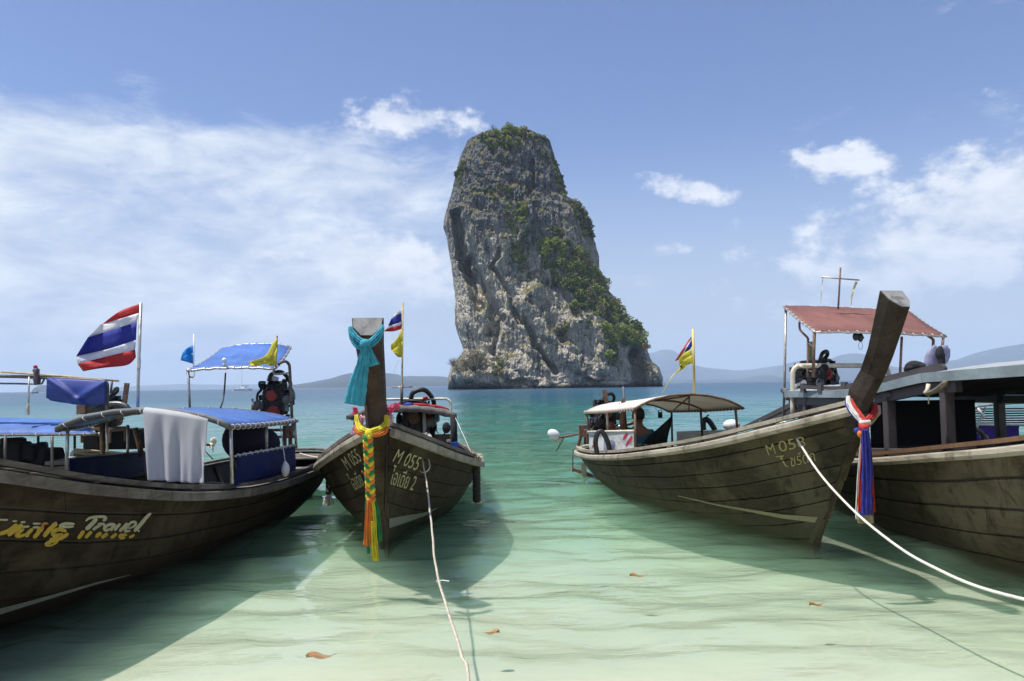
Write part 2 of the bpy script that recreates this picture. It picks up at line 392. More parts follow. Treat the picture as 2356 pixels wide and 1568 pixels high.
hill('hills', 'steep bluish mountain range behind the right side of the rock tower', [(1440, 850), (1480, 815), (1505, 811), (1520, 806), (1537, 805), (1544, 812), (1552, 832), (1575, 838), (1610, 846), (1680, 853), (1730, 851), (1790, 842), (1820, 838), (1860, 850), (1950, 845), (2060, 850), (2200, 846), (2330, 858), (2420, 872)], 7600, 700, rough=10, seed=4)
hill('hills', 'twin peaked mountain seen behind the engine awning', [(1700, 872), (1760, 860), (1815, 846), (1825, 838), (1840, 831), (1860, 828), (1882, 825), (1900, 826), (1912, 831), (1930, 832), (1950, 815), (1958, 814), (1970, 822), (1980, 834), (2020, 846), (2060, 845), (2110, 858), (2180, 872)], 6200, 600, rough=9, seed=9)
hill('hills', 'tall mountain at the right end of the horizon', [(2080, 868), (2130, 845), (2200, 832), (2240, 824), (2275, 821), (2300, 808), (2330, 797), (2356, 793), (2450, 780), (2560, 800), (2700, 865)], 5200, 700, rough=10, seed=14)
hill('hills', 'low far shore under the mountains', [(1480, 884), (1500, 874), (1560, 872), (1600, 876), (1640, 873), (1690, 876), (1735, 868), (1760, 864), (1790, 873), (1900, 874), (2000, 872), (2200, 868), (2400, 870)], 4600, 300, seed=19)
tag(hill('islet', 'tiny domed islet on the horizon at far left', [(84, 899), (88, 890), (94, 886), (104, 886), (112, 893), (118, 899)], 3600, 40), kind='structure')
hill('hills', 'very faint hills on the far left horizon', [(260, 893), (330, 888), (420, 884), (520, 886), (620, 884), (700, 888)], 8800, 500, seed=23)

# haze over the whole place
hz = MB(); hz.box((0, 4200, 195), (26000, 14000, 420))
hm = bpy.data.materials.new('haze_air'); hm.use_nodes = True; t = NT(hm.node_tree); t.n.remove(t.n['Principled BSDF'])
pv = t.new('ShaderNodeVolumePrincipled'); pv.inputs['Color'].default_value = (0.65, 0.79, 0.97, 1); pv.inputs['Density'].default_value = 0.00014; pv.inputs['Anisotropy'].default_value = 0.0
t.l.new(pv.outputs[0], t.n['Material Output'].inputs['Volume'])
hzo = hz.build('haze', hm, kind='stuff')
# ------------------------------------------------------------------ the limestone tower
RY = 320.0
def rockpt(cx, cy, Y=RY):   # crop coordinates used while measuring the tower
    return at(971.7 + cx * 0.4243, 253.2 + cy * 0.4243, Y)
Ls = [(330, 126), (265, 150), (250, 175), (238, 205), (205, 290), (185, 350), (176, 410), (160, 480), (143, 530), (128, 590), (118, 645), (136, 690), (146, 760), (158, 830), (172, 930), (186, 1040), (180, 1100), (182, 1160), (196, 1220), (215, 1270), (228, 1305), (205, 1345), (165, 1400), (150, 1440), (145, 1510)]
Rs = [(560, 96), (625, 118), (660, 126), (683, 150), (700, 220), (715, 280), (742, 340), (760, 390), (770, 440), (782, 490), (835, 520), (872, 556), (905, 610), (912, 680), (935, 750), (950, 810), (952, 875), (985, 930), (1000, 990), (1040, 1030), (1072, 1100), (1120, 1165), (1180, 1200), (1200, 1290), (1225, 1370), (1262, 1400), (1285, 1450), (1292, 1500), (1292, 1510)]
def prof(pts):
    w_ = [rockpt(*p) for p in pts]; z = np.array([q.z for q in w_]); x = np.array([q.x for q in w_]); o = np.argsort(z); return z[o], x[o]
zl, xl = prof(Ls); zr, xr = prof(Rs); ZT = 108.5
NZ, NA = 560, 640
zz = np.concatenate([np.linspace(-6, 1.5, 14)[:-1], np.linspace(1.5, ZT, NZ - 13)])
aa = np.concatenate([np.linspace(math.pi * 1.0, math.pi * 2.0, 520), np.linspace(0, math.pi, 122)[1:-1]]); NA = len(aa)
xL = np.interp(zz, zl, xl); xR = np.interp(zz, zr, xr)
cap = np.clip((ZT - zz) / 5, 0, 1) ** 0.35
cx = (xL + xR) / 2; hw = (xR - xL) / 2 * cap; cx = cx + (1 - cap) * (-1.5)
kk_ = np.hanning(161); kk_ /= kk_.sum(); hs_ = (xR - xL) / 2; hs_ = np.convolve(np.pad(hs_, 80, 'edge'), kk_, 'valid'); hd = np.maximum(hs_ * cap * 0.72, 0.05)
A, Zg = np.meshgrid(aa, zz); ca, sa = np.cos(A), np.sin(A)
se = (np.abs(ca) ** 2.5 + np.abs(sa) ** 2.5) ** (-1 / 2.5)
X = cx[:, None] + hw[:, None] * ca * se; Yg = RY + hd[:, None] * sa * se
nx, ny = ca, sa
rad = np.clip(hw[:, None] / 10, 0, 1)
sh = X + 0.25 * Zg
big = fbm(sh * 0.055, Yg * 0.055, Zg * 0.022, 3)
rid = fbm(sh * 0.14, Yg * 0.14, Zg * 0.035 + 5, 4, True)
flu = fbm(X * 0.55, Yg * 0.55, Zg * 0.07 + 9, 4, True)
blk = fbm(X * 0.22, Yg * 0.22, Zg * 0.20 + 3, 4)
fine = fbm(X * 1.1, Yg * 1.1, Zg * 0.8, 3)
# joints: cells a few metres across, cut off flat
edge = np.clip(np.abs(ca) ** 3, 0, 1)
led = np.abs(((Zg + 0.35 * X + 2.2 * pnoise(X * 0.1, Yg * 0.1, Zg * 0.05)) / 7.5) % 1 - 0.5) * 2
disp = (2.6 * big + 2.0 * rid + 1.15 * flu + 1.9 * blk + 0.55 * fine + 0.8 * (led ** 4) * -1) * rad
disp = disp * (1 - 0.72 * edge)
X = X + nx * disp * 0.45; Yg = Yg + ny * disp * 1.15
# grooves, caves and overhangs cut into the seaward face; (crop polyline, width m, depth m)
front = np.clip(-sa * 3, 0, 1)
XR = X.copy(); ZR = Zg
def carve(pts, wid, dep, soft=2.0, side=0):
    global Yg
    q = [rockpt(*p) for p in pts]; D = np.full(X.shape, 1e9); 
    wx = XR + 1.2 * pnoise(XR * 0.2, ZR * 0.2, 1.1); wz = ZR + 1.2 * pnoise(XR * 0.2, ZR * 0.2, 8.1)
    for a_, b_ in zip(q[:-1], q[1:]):
        dx, dz = b_.x - a_.x, b_.z - a_.z; L2 = dx * dx + dz * dz
        tt = np.clip(((wx - a_.x) * dx + (wz - a_.z) * dz) / L2, 0, 1)
        D = np.minimum(D, np.hypot(wx - a_.x - tt * dx, wz - a_.z - tt * dz))
    Yg = Yg + dep * np.exp(-(D / wid) ** (2 * soft)) * front
carve([(195, 600), (208, 680), (222, 760), (235, 840), (262, 930), (290, 1010), (318, 1100)], 1.9, 9)
carve([(262, 850), (300, 930), (340, 1010), (385, 1080), (400, 1160), (392, 1230)], 2.2, 8)
carve([(425, 810), (385, 900), (440, 960), (470, 1040), (500, 1130), (530, 1180)], 0.9, 4)
carve([(548, 1165), (575, 1220), (610, 1300), (650, 1370), (700, 1430)], 1.1, 6)
carve([(585, 950), (620, 935), (660, 965)], 1.6, 3.5)
carve([(730, 1235), (738, 1265)], 1.7, 6)
carve([(1105, 1340), (1118, 1400), (1128, 1490)], 2.6, 10)
carve([(590, 330), (600, 470), (560, 520)], 0.8, 3)
carve([(690, 900), (740, 1010), (790, 1100), (815, 1150)], 1.2, 4)
carve([(440, 1150), (415, 1250), (380, 1330)], 1.2, 4)
carve([(960, 1120), (985, 1260), (990, 1380)], 1.3, 4.5)
carve([(520, 760), (580, 640), (560, 560)], 1.2, -2.5)
carve([(610, 1000), (560, 1080), (700, 1300), (770, 1360)], 3.2, -4.0, 1.2)
carve([(800, 1180), (880, 1150), (920, 1250), (930, 1400)], 3.0, -4.5, 1.2)
carve([(1215, 1400), (1220, 1470)], 3.6, -5.0, 1.3)
carve([(200, 1430), (330, 1450)], 4.5, -9.0, 1.2)
carve([(470, 1480), (560, 1475), (600, 1490)], 1.1, 5)
carve([(860, 1470), (930, 1485)], 0.9, 4)
notch = np.exp(-((ZR - 0.9) / 1.1) ** 2); Yg = Yg + notch * front * (1.6 + 1.2 * pnoise(X * 0.2, 0.3, 0.1))
V = np.stack([X, Yg, Zg + 0.5 * fbm(X * 0.3, Yg * 0.3, Zg * 0.3, 2) * (Zg > 3)], -1)
vs = V.reshape(-1, 3); k = V.shape[0]
i, j = np.meshgrid(np.arange(k - 1), np.arange(NA), indexing='ij'); j2 = (j + 1) % NA
fs = np.stack([i * NA + j, i * NA + j2, (i + 1) * NA + j2, (i + 1) * NA + j], -1).reshape(-1, 4)
me = bpy.data.meshes.new('rock_tower'); me.vertices.add(len(vs)); me.vertices.foreach_set('co', vs.ravel())
me.loops.add(fs.size + NA); me.loops.foreach_set('vertex_index', np.concatenate([fs.ravel(), (k - 1) * NA + np.arange(NA)]))
me.polygons.add(len(fs) + 1); me.polygons.foreach_set('loop_start', np.concatenate([np.arange(len(fs)) * 4, [fs.size]]))
me.update(calc_edges=True); me.validate()
rock = bpy.data.objects.new('limestone_tower', me); C.objects.link(rock)
tag(rock, 'towering grey and tan limestone sea stack with shrubs down its right side', 'rock island')
m, t, b = newmat('limestone'); oc = t.new('ShaderNodeNewGeometry').outputs['Position']; so_ = t.new('ShaderNodeSeparateXYZ'); t.put(so_.inputs[0], oc)
nrmz = t.new('ShaderNodeSeparateXYZ'); t.put(nrmz.inputs[0], t.new('ShaderNodeNewGeometry').outputs['Normal'])
st = t.noise(t.scl(oc, (0.5, 0.5, 0.045)), 1.0, 6, 0.65, 0.3); st2 = t.noise(t.scl(oc, (1.6, 1.6, 0.16)), 1.0, 5, 0.7)
lg = t.noise(oc, 0.035, 4, 0.55); pt = t.noise(t.scl(oc, (1, 1, 0.6)), 0.16, 5, 0.6); sm = t.noise(oc, 0.9, 6, 0.7)
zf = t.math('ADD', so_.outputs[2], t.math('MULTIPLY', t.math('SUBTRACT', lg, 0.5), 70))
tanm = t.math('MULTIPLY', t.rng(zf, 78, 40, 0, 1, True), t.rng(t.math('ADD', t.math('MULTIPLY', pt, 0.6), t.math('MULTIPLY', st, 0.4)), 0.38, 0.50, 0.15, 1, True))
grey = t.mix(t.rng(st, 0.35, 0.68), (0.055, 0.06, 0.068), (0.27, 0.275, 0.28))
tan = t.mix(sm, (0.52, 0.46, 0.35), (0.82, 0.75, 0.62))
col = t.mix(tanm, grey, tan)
och = t.rng(t.noise(t.scl(oc, (1, 1, 0.7)), 0.10, 5, 0.6), 0.60, 0.72, 0, 0.55)
col = t.mix(och, col, (0.42, 0.27, 0.12))
col = t.mix(t.rng(st2, 0.52, 0.66, 0, 0.85), col, (0.032, 0.052, 0.055))
col = t.mix(t.math('MULTIPLY', t.rng(st2, 0.44, 0.30, 0, 0.8), t.rng(sm, 0.4, 0.6)), col, (0.66, 0.63, 0.56))
moss = t.math('MULTIPLY', t.rng(nrmz.outputs[2], 0.12, 0.5), t.rng(t.noise(oc, 0.25, 5, 0.6), 0.46, 0.56)); moss = t.math('MULTIPLY', moss, t.rng(so_.outputs[2], 4, 9))
col = t.mix(moss, col, t.mix(sm, (0.10, 0.11, 0.035), (0.30, 0.26, 0.10)))
col = t.mix(t.rng(so_.outputs[2], 1.8, 0.7), col, (0.035, 0.035, 0.03))
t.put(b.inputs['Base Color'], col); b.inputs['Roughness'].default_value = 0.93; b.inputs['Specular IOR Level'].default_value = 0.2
cr = t.voro(t.scl(oc, (0.5, 0.5, 0.22)), 1.0, 'DISTANCE_TO_EDGE')
hh = t.math('ADD', t.math('MULTIPLY', st2, 0.9), t.math('ADD', t.math('MULTIPLY', sm, 0.8), t.rng(cr, 0, 0.12, 0, 0.5)))
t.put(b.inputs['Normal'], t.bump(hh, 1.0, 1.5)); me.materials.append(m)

# ------------------------------------------------------------------ shrubs on the rock
def leafmat(name, a, c, br=(0.2, 0.15, 0.08)):
    m, t, b = newmat(name); oi = t.new('ShaderNodeNewGeometry').outputs['Random Per Island']
    oc = t.new('ShaderNodeTexCoord').outputs['Object']; n = t.noise(oc, 0.35, 3)
    colr = t.mix(oi, a, c); t.put(b.inputs['Base Color'], t.mix(t.rng(n, 0.5, 0.75, 0, 0.5), colr, br)); b.inputs['Roughness'].default_value = 0.7
    trn = t.new('ShaderNodeBsdfTranslucent'); t.put(trn.inputs[0], colr); mx = t.new('ShaderNodeMixShader'); mx.inputs[0].default_value = 0.3
    t.l.new(b.outputs[0], mx.inputs[1]); t.l.new(trn.outputs[0], mx.inputs[2]); t.l.new(mx.outputs[0], t.n['Material Output'].inputs[0]); return m
LG = leafmat('leaves_green', (0.09, 0.14, 0.022), (0.34, 0.39, 0.09)); LB = leafmat('leaves_bright', (0.15, 0.21, 0.03), (0.40, 0.44, 0.09)); LD = leafmat('leaves_dark', (0.04, 0.07, 0.018), (0.16, 0.20, 0.06)); LS = leafmat('leaves_brown', (0.19, 0.165, 0.11), (0.38, 0.34, 0.23), (0.24, 0.19, 0.12)); LN = leafmat('leaves_dry', (0.20, 0.15, 0.08), (0.34, 0.28, 0.17))
BARK = simple('bark', (0.13, 0.10, 0.075), 0.9)
def leaves(mb, c, r, n, size=0.7, flat=1.0):
    c = np.array(c); u = rng.normal(size=(n, 3)); u /= np.linalg.norm(u, axis=1, keepdims=True)
    lum = 0.72 + 0.28 * np.sin(u[:, 0] * 4 + c[0]) * np.cos(u[:, 2] * 5 + c[2])
    p = c + u * (rng.uniform(0.45, 1.0, (n, 1)) ** 0.6) * lum[:, None] * np.array([r, r * 0.9, r * flat])
    for q in p:
        a = rng.normal(size=3); a /= np.linalg.norm(a); b_ = np.cross(a, rng.normal(size=3)); b_ /= np.linalg.norm(b_)
        s_ = size * rng.uniform(0.6, 1.3); e = np.cross(a, b_)
        mb.add([q + a * s_ * 0.5, q + b_ * s_ * 0.35 + e * 0.1 * s_, q - a * s_ * 0.5, q - b_ * s_ * 0.35 + e * 0.1 * s_], [(0, 1, 2, 3)])
def limbs(mb, base, r, n, up=0.6, th=0.09):
    for _ in range(n):
        d = Vector(rng.normal(size=3)); d.z = abs(d.z) + up; d.normalize(); m_ = Vector(base) + d * r * 0.5 + Vector(rng.normal(size=3)) * r * 0.1
        mb.tube([base, m_, Vector(base) + d * r * 1.05], [th, th * 0.6, th * 0.2], 4, cap=False)
        for __ in range(2):
            e = m_ + (d + Vector(rng.normal(size=3)) * 0.6).normalized() * r * 0.55; mb.tube([m_, e], [th * 0.4, th * 0.12], 3, cap=False)
rbvh = BVHTree.FromPolygons([tuple(v) for v in vs], [tuple(int(q) for q in f) for f in fs[::1]])
def rock_hit(cx_, cy_):
    d = ray(971.7 + cx_ * 0.4243, 253.2 + cy_ * 0.4243).normalized(); h = rbvh.ray_cast(CAMP, d); return h
def inpoly(x, y, poly):
    c_ = False; n_ = len(poly); j_ = n_ - 1
    for i_ in range(n_):
        xi, yi = poly[i_]; xj, yj = poly[j_]
        if (yi > y) != (yj > y) and x < (xj - xi) * (y - yi) / (yj - yi) + xi: c_ = not c_
        j_ = i_
    return c_
zones = [  # polygon, count, radius range m, weights green bright dark dry
    ([(640, 760), (700, 700), (790, 740), (860, 770), (930, 860), (980, 950), (1060, 1080), (1180, 1200), (1205, 1330), (1150, 1340), (1090, 1260), (1010, 1400), (985, 1250), (950, 1130), (850, 1080), (780, 960), (700, 900)], 250, (1.1, 3.0), (5, 5, 2, 2)),
    ([(780, 490), (850, 520), (905, 610), (915, 700), (880, 690), (830, 560)], 46, (0.9, 1.9), (2, 0, 5, 1)),
    ([(320, 150), (345, 130), (400, 110), (430, 75), (510, 95), (560, 110), (500, 190), (430, 210), (350, 210)], 60, (0.8, 1.7), (5, 2, 1, 1)),
    ([(440, 560), (500, 510), (580, 510), (580, 590), (540, 640), (480, 620)], 26, (0.9, 2.0), (5, 2, 1, 2)),
    ([(480, 720), (560, 740), (560, 880), (510, 900)], 26, (0.8, 1.7), (4, 3, 1, 2)),
    ([(640, 680), (760, 640), (800, 740), (700, 760)], 22, (0.9, 1.7), (1, 0, 5, 1)),
    ([(630, 230), (700, 250), (760, 380), (780, 480), (750, 470), (700, 300)], 30, (0.6, 1.3), (2, 0, 4, 1)),
    ([(180, 340), (235, 270), (240, 300), (200, 430), (178, 420)], 18, (0.6, 1.2), (2, 0, 4, 0)),
    ([(300, 410), (480, 400), (520, 520), (330, 470)], 28, (0.5, 1.2), (2, 1, 2, 5)),
    ([(540, 120), (680, 130), (690, 180), (560, 160)], 14, (0.6, 1.1), (3, 0, 3, 1)),
    ([(740, 1150), (800, 1150), (790, 1210), (750, 1220)], 8, (0.6, 1.3), (4, 3, 1, 0)),
    ([(840, 1100), (930, 1110), (900, 1250), (840, 1240)], 8, (0.5, 1.1), (3, 1, 1, 1)),
    ([(1010, 1300), (1060, 1330), (1040, 1370), (1010, 1360)], 8, (0.6, 1.3), (2, 4, 0, 0)),
    ([(1190, 1380), (1270, 1410), (1280, 1450), (1200, 1430)], 16, (0.5, 1.2), (1, 0, 0, 6)),
    ([(380, 1310), (420, 1340), (430, 1450), (350, 1450)], 16, (0.5, 1.2), (1, 3, 0, 4)),
    ([(400, 640), (620, 620), (560, 700), (430, 700)], 14, (0.5, 1.0), (2, 1, 2, 3)),
    ([(250, 200), (640, 150), (760, 560), (620, 900), (330, 700)], 60, (0.3, 0.8), (2, 1, 2, 4)),
]
scr = {k_: MB() for k_ in 'gbdn'}; woods = MB(); cmat = {'g': LG, 'b': LB, 'd': LD, 'n': LN}
singles = []
for poly, cnt, (r0, r1), wts in zones:
    xs = [p[0] for p in poly]; ys = [p[1] for p in poly]; got = 0; tries = 0
    while got < cnt and tries < cnt * 30:
        tries += 1; x_ = rng.uniform(min(xs), max(xs)); y_ = rng.uniform(min(ys), max(ys))
        if not inpoly(x_, y_, poly): continue
        h_ = rock_hit(x_, y_)
        if h_[0] is None: continue
        r_ = rng.uniform(r0, r1); kd = rng.choice(list('gbdn'), p=np.array(wts) / sum(wts)); c_ = h_[0] + h_[1] * r_ * 0.6 + Vector((0, 0, r_ * 0.3))
        leaves(scr[kd], c_, r_, int(60 * r_ ** 1.5) + 14, 0.66 if kd != 'n' else 0.5, 0.85); got += 1
        if kd == 'n': limbs(woods, h_[0], r_ * 1.2, 3, th=0.06)
for kd, nm, lb in (('g', 'cliff_scrub', 'mid green scrub clinging over the ledges of the limestone tower'), ('b', 'cliff_scrub', 'bright yellow green scrub on the right flank of the limestone tower'), ('d', 'cliff_scrub', 'dark green scrub on the shaded upper ledges of the limestone tower'), ('n', 'cliff_scrub', 'dry straw coloured scrub on the limestone tower')):
    tag(scr[kd].build(nm, cmat[kd]), lb, kind='stuff')
tag(woods.build('dry_twigs', BARK), 'bare twigs among the dry scrub of the limestone tower', kind='stuff')
def bush(name, label, cat, cx_, cy_, r, mat_, n, size=0.6, flat=0.9, nl=7, lift=0.5, spread=None, hit=None):
    h_ = rock_hit(*(hit or (cx_, cy_)))
    base = h_[0] if h_[0] is not None else rockpt(cx_, cy_, RY)
    cpt = rockpt(cx_, cy_, base.y - 0.5 - r * 0.45); o = thing(name, label, cat, tuple(base))
    m1_ = MB(); m2_ = MB()
    m2_.tube([base - Vector((0, 0, 0.5)), (base + cpt) / 2, cpt], [0.22, 0.16, 0.1], 5); limbs(m2_, cpt - Vector((0, 0, r * 0.6)), r * 1.3, nl, th=0.10)
    for (dx, dz, k_) in (spread or [(0, 0, 1)]): leaves(m1_, (cpt.x + dx, cpt.y, cpt.z + dz), r * k_, int(n * k_), size, flat)
    m1_.build('crown', mat_, o); m2_.build('trunk', BARK, o); return o
bush('summit_tree', 'rounded green tree, highest on the top of the limestone tower', 'tree', 470, 88, 2.3, LG, 230, spread=[(0, 0, 1), (2.2, -1.2, .7), (-1.6, -1.0, .6)], hit=(470, 125))
bush('bare_tree', 'leafless grey tree left of the summit tree on the tower top', 'tree', 385, 100, 1.8, LN, 16, 0.3, nl=16, hit=(400, 135))
bush('shoulder_tree', 'small pointed dark green tree standing on the right shoulder of the tower', 'tree', 848, 515, 1.5, LD, 190, flat=1.6, hit=(835, 545))
bush('summit_bush', 'dark bush at the left end of the tower top', 'bush', 322, 138, 1.6, LD, 140, hit=(325, 165))
bush('grey_shrub', 'large leafless brown shrub at the left foot of the limestone tower', 'shrub', 275, 1365, 6.2, LS, 1900, 0.45, 0.75, 60, spread=[(0, 0, 1), (-4.5, -1.8, .7), (4.0, -1.0, .7), (2, 2, .6)], hit=(290, 1420))
bush('grey_shrub', 'bare twiggy shrub reaching over the water left of the big brown shrub', 'shrub', 178, 1370, 2.8, LS, 160, 0.3, 0.8, 40, hit=(200, 1420))
bush('pink_shrub', 'pinkish bare shrub sticking out of the right flank halfway down', 'shrub', 1045, 1035, 2.3, LN, 150, 0.4, 1.1, 22, hit=(1000, 1080))
bush('bare_tree', 'thin bare tree above the pinkish shrub on the right flank', 'tree', 978, 920, 1.8, LN, 50, 0.35, 1.1, 18, hit=(940, 950))
bush('round_bush', 'round leafy bush on the outermost right ledge above the small headland', 'bush', 1150, 1215, 3.2, LG, 330, hit=(1130, 1240))
bush('bright_bush', 'bright green bush in the middle of the tower beside the overhang', 'bush', 670, 790, 2.2, LB, 210, hit=(670, 800))
bush('bright_bush', 'isolated light green bush low on the right part of the cliff', 'bush', 1040, 1350, 1.5, LB, 110)
bush('round_bush', 'green bush hanging in the middle of the upper face', 'bush', 545, 545, 2.4, LG, 240)
# foam and fallen boulders where the tower meets the sea
m_foam = simple('foam', (0.75, 0.78, 0.78), 0.8, var=0.1)
def boulder(mb, c, s_, seed):
    n_, k_ = 18, 11; b_ = len(mb.v); vv = []
    for i_ in range(k_ + 1):
        for j_ in range(n_):
            ph = math.pi * i_ / k_; th_ = 2 * math.pi * j_ / n_; d = np.array([math.sin(ph) * math.cos(th_), math.sin(ph) * math.sin(th_), math.cos(ph)])
            r_ = 1 + 0.45 * float(fbm(d[0] * 1.4 + seed, d[1] * 1.4, d[2] * 1.4, 3)); vv.append(np.array(c) + d * r_ * np.array(s_))
    mb.add(vv, [(i_ * n_ + j_, (i_ + 1) * n_ + j_, (i_ + 1) * n_ + (j_ + 1) % n_, i_ * n_ + (j_ + 1) % n_) for i_ in range(k_) for j_ in range(n_)])
for (bx, s_, lb) in [((610, 1478), (3.0, 2.5, 3.2), 'tan upright boulder at the waterline below the middle of the tower'), ((770, 1485), (2.8, 2, 1.4), 'low pale boulder at the waterline right of the upright one'), ((515, 1498), (1.1, 1, .6), 'smallest boulder in the dark notch at the tower foot'), ((1040, 1494), (6.5, 4, 2.0), 'long low pale rock slab at the foot of the right side'), ((660, 1490), (2.4, 2, 1.8), 'grey boulder between the upright boulder and the low pale one')]:
    q = rockpt(bx[0], bx[1], RY); h_ = rock_hit(bx[0], min(bx[1], 1490)); yy = (h_[0].y if h_[0] is not None else 305) - 0.8
    mb = MB(); boulder(mb, (rockpt(bx[0], 1500, yy).x, yy, s_[2] * 0.35), s_, bx[0] * 0.01); tag(mb.build('boulder', m, smooth=False), lb, 'boulder', 'boulders at the foot of the tower')
# ------------------------------------------------------------------ boat building kit
def wood(name, a, c, pale, rough=0.8, pal=0.35, low=None, grain=1.0):
    m, t, b = newmat(name); oc = t.new('ShaderNodeTexCoord').outputs['Object']; pos = t.new('ShaderNodeNewGeometry').outputs['Position']
    rd = t.new('ShaderNodeObjectInfo').outputs['Random']; sh_ = t.vmath('ADD', oc, t.scl(t.new('ShaderNodeCombineXYZ').outputs[0], 1))
    off = t.new('ShaderNodeCombineXYZ'); t.put(off.inputs[0], t.math('MULTIPLY', rd, 37.0)); t.put(off.inputs[2], t.math('MULTIPLY', rd, 11.0)); ov = t.vmath('ADD', oc, off.outputs[0])
    g1 = t.noise(t.scl(ov, (0.9, 9, 14)), 1.6, 6, 0.65); g2 = t.noise(t.scl(ov, (2.5, 30, 60)), 1.5, 4, 0.7); st_ = t.noise(t.scl(oc, (4.5, 4.5, 1.3)), 1.6, 6, 0.65, 0.4)
    bl = t.noise(oc, 1.3, 6, 0.62, 0.5); sp_ = t.noise(oc, 26, 4, 0.7)
    col = t.mix(t.rng(g1, 0.3, 0.7), a, c)
    col = t.mix(t.math('MULTIPLY', t.rng(rd, 0, 1, 0, 1), 0.30), col, t.mix(0.5, a, pale))
    col = t.mix(t.rng(bl, 0.48, 0.60, 0, pal), col, pale)
    col = t.mix(t.rng(st_, 0.53, 0.66, 0, 0.6), col, tuple(x * 0.35 for x in a))
    col = t.mix(t.math('MULTIPLY', t.rng(g2, 0.62, 0.75), 0.5), col, pale)
    col = t.mix(t.rng(sp_, 0.67, 0.73, 0, 0.8), col, tuple(min(1, x * 1.7) for x in pale))
    if low:
        sz = t.new('ShaderNodeSeparateXYZ'); t.put(sz.inputs[0], pos)
        col = t.mix(t.math('MULTIPLY', t.rng(t.math('ADD', sz.outputs[2], t.math('MULTIPLY', st_, 0.12)), 0.30, 0.10), 0.8), col, low)
    t.put(b.inputs['Base Color'], col); t.put(b.inputs['Roughness'], t.rng(bl, 0.3, 0.7, rough - 0.15, rough + 0.1)); b.inputs['Specular IOR Level'].default_value = 0.16
    hh_ = t.math('ADD', t.math('MULTIPLY', g2, 0.6 * grain), t.math('ADD', t.math('MULTIPLY', g1, 0.6), t.math('MULTIPLY', sp_, 0.25)))
    t.put(b.inputs['Normal'], t.bump(hh_, 0.55, 0.012)); return m
W1 = wood('dark_plank_wood', (0.0110, 0.0066, 0.0038), (0.0341, 0.0223, 0.0121), (0.0750, 0.0582, 0.0325), pal=0.65, low=(0.016, 0.009, 0.006))
W2 = wood('brown_plank_wood', (0.0104, 0.0064, 0.0033), (0.0349, 0.0224, 0.0087), (0.0785, 0.0676, 0.0376), pal=0.65, low=(0.03, 0.035, 0.02))
W3 = wood('olive_plank_wood', (0.0157, 0.0125, 0.0060), (0.0436, 0.0363, 0.0178), (0.1011, 0.0882, 0.0510), pal=0.75, low=(0.05, 0.055, 0.028))
W4 = wood('grey_olive_plank_wood', (0.0276, 0.0203, 0.0102), (0.0750, 0.0607, 0.0346), (0.1402, 0.1214, 0.0764), pal=0.75, low=(0.04, 0.035, 0.018))
RAIL = wood('weathered_rail_wood', (0.16, 0.14, 0.10), (0.36, 0.32, 0.245), (0.50, 0.46, 0.37), 0.85, 0.4)
RAILD = wood('dark_rail_wood', (0.06, 0.05, 0.04), (0.17, 0.145, 0.115), (0.32, 0.29, 0.25), 0.8, 0.45)
POST = wood('bow_post_wood', (0.014, 0.008, 0.005), (0.058, 0.03, 0.015), (0.14, 0.12, 0.10), 0.7, 0.2)
INNER = simple('inner_wood', (0.035, 0.028, 0.02), 0.85, scale=3, bump=0.3)
DECK = wood('deck_wood', (0.09, 0.075, 0.055), (0.2, 0.17, 0.125), (0.33, 0.30, 0.24), 0.85, 0.4)
CHAR = simple('brown_paint', (0.055, 0.045, 0.045), 0.6, scale=4, bump=0.1)
BLUEGREY = simple('blue_grey_paint', (0.20, 0.25, 0.27), 0.75, scale=3, var=0.3, bump=0.2, bscale=25)
PIPE = simple('galvanised_pipe', (0.42, 0.41, 0.38), 0.42, 0.6, var=0.35, scale=14)
PIPED = simple('dark_pipe', (0.12, 0.10, 0.09), 0.5, 0.4, var=0.5, scale=18)
RUST = simple('rusty_pipe', (0.20, 0.12, 0.08), 0.75, 0.2, var=0.5, scale=18, bump=0.3)
BAMBOO = simple('bamboo', (0.42, 0.33, 0.17), 0.6, var=0.3, scale=12)
CREAMPIPE = simple('cream_painted_pipe', (0.62, 0.55, 0.42), 0.5, var=0.2, scale=10)
BLUECL = simple('blue_tarpaulin', (0.065, 0.155, 0.43), 0.6, scale=2.5, var=0.22, bump=0.15, bscale=8, trans=0.14)
NAVYCL = simple('navy_tarpaulin', (0.004, 0.010, 0.07), 0.7, spec=0.15, scale=4, var=0.35, bump=0.3, bscale=9)
UNDERCL = simple('grey_tarpaulin', (0.20, 0.22, 0.23), 0.7, scale=3, var=0.2, trans=0.25)
REDCL = simple('faded_red_tarpaulin', (0.20, 0.085, 0.068), 0.75, scale=2.2, var=0.25, bump=0.12, bscale=7, trans=0.12)
BLACKCL = simple('black_cloth', (0.012, 0.012, 0.014), 0.9, scale=6)
CREAMCL = simple('cream_tarpaulin', (0.74, 0.71, 0.62), 0.7, scale=2.5, var=0.12, trans=0.3)
GREYCL = simple('pale_grey_sheet', (0.7, 0.68, 0.63), 0.8, scale=4, var=0.12, trans=0.5)
STEEL = simple('oily_steel', (0.03, 0.03, 0.03), 0.35, 0.7, var=0.6, scale=22, bump=0.25)
STEELG = simple('grey_cast_steel', (0.11, 0.12, 0.12), 0.4, 0.7, var=0.5, scale=22, bump=0.25)
BRIGHTST = simple('bright_steel', (0.6, 0.6, 0.58), 0.3, 0.9, var=0.2, scale=22)
HOSE = simple('black_rubber', (0.015, 0.015, 0.016), 0.45, scale=8)
REDP = simple('red_paint', (0.36, 0.03, 0.025), 0.45, scale=8)
WHITEP = simple('white_plastic', (0.72, 0.72, 0.70), 0.45, var=0.08, scale=8)
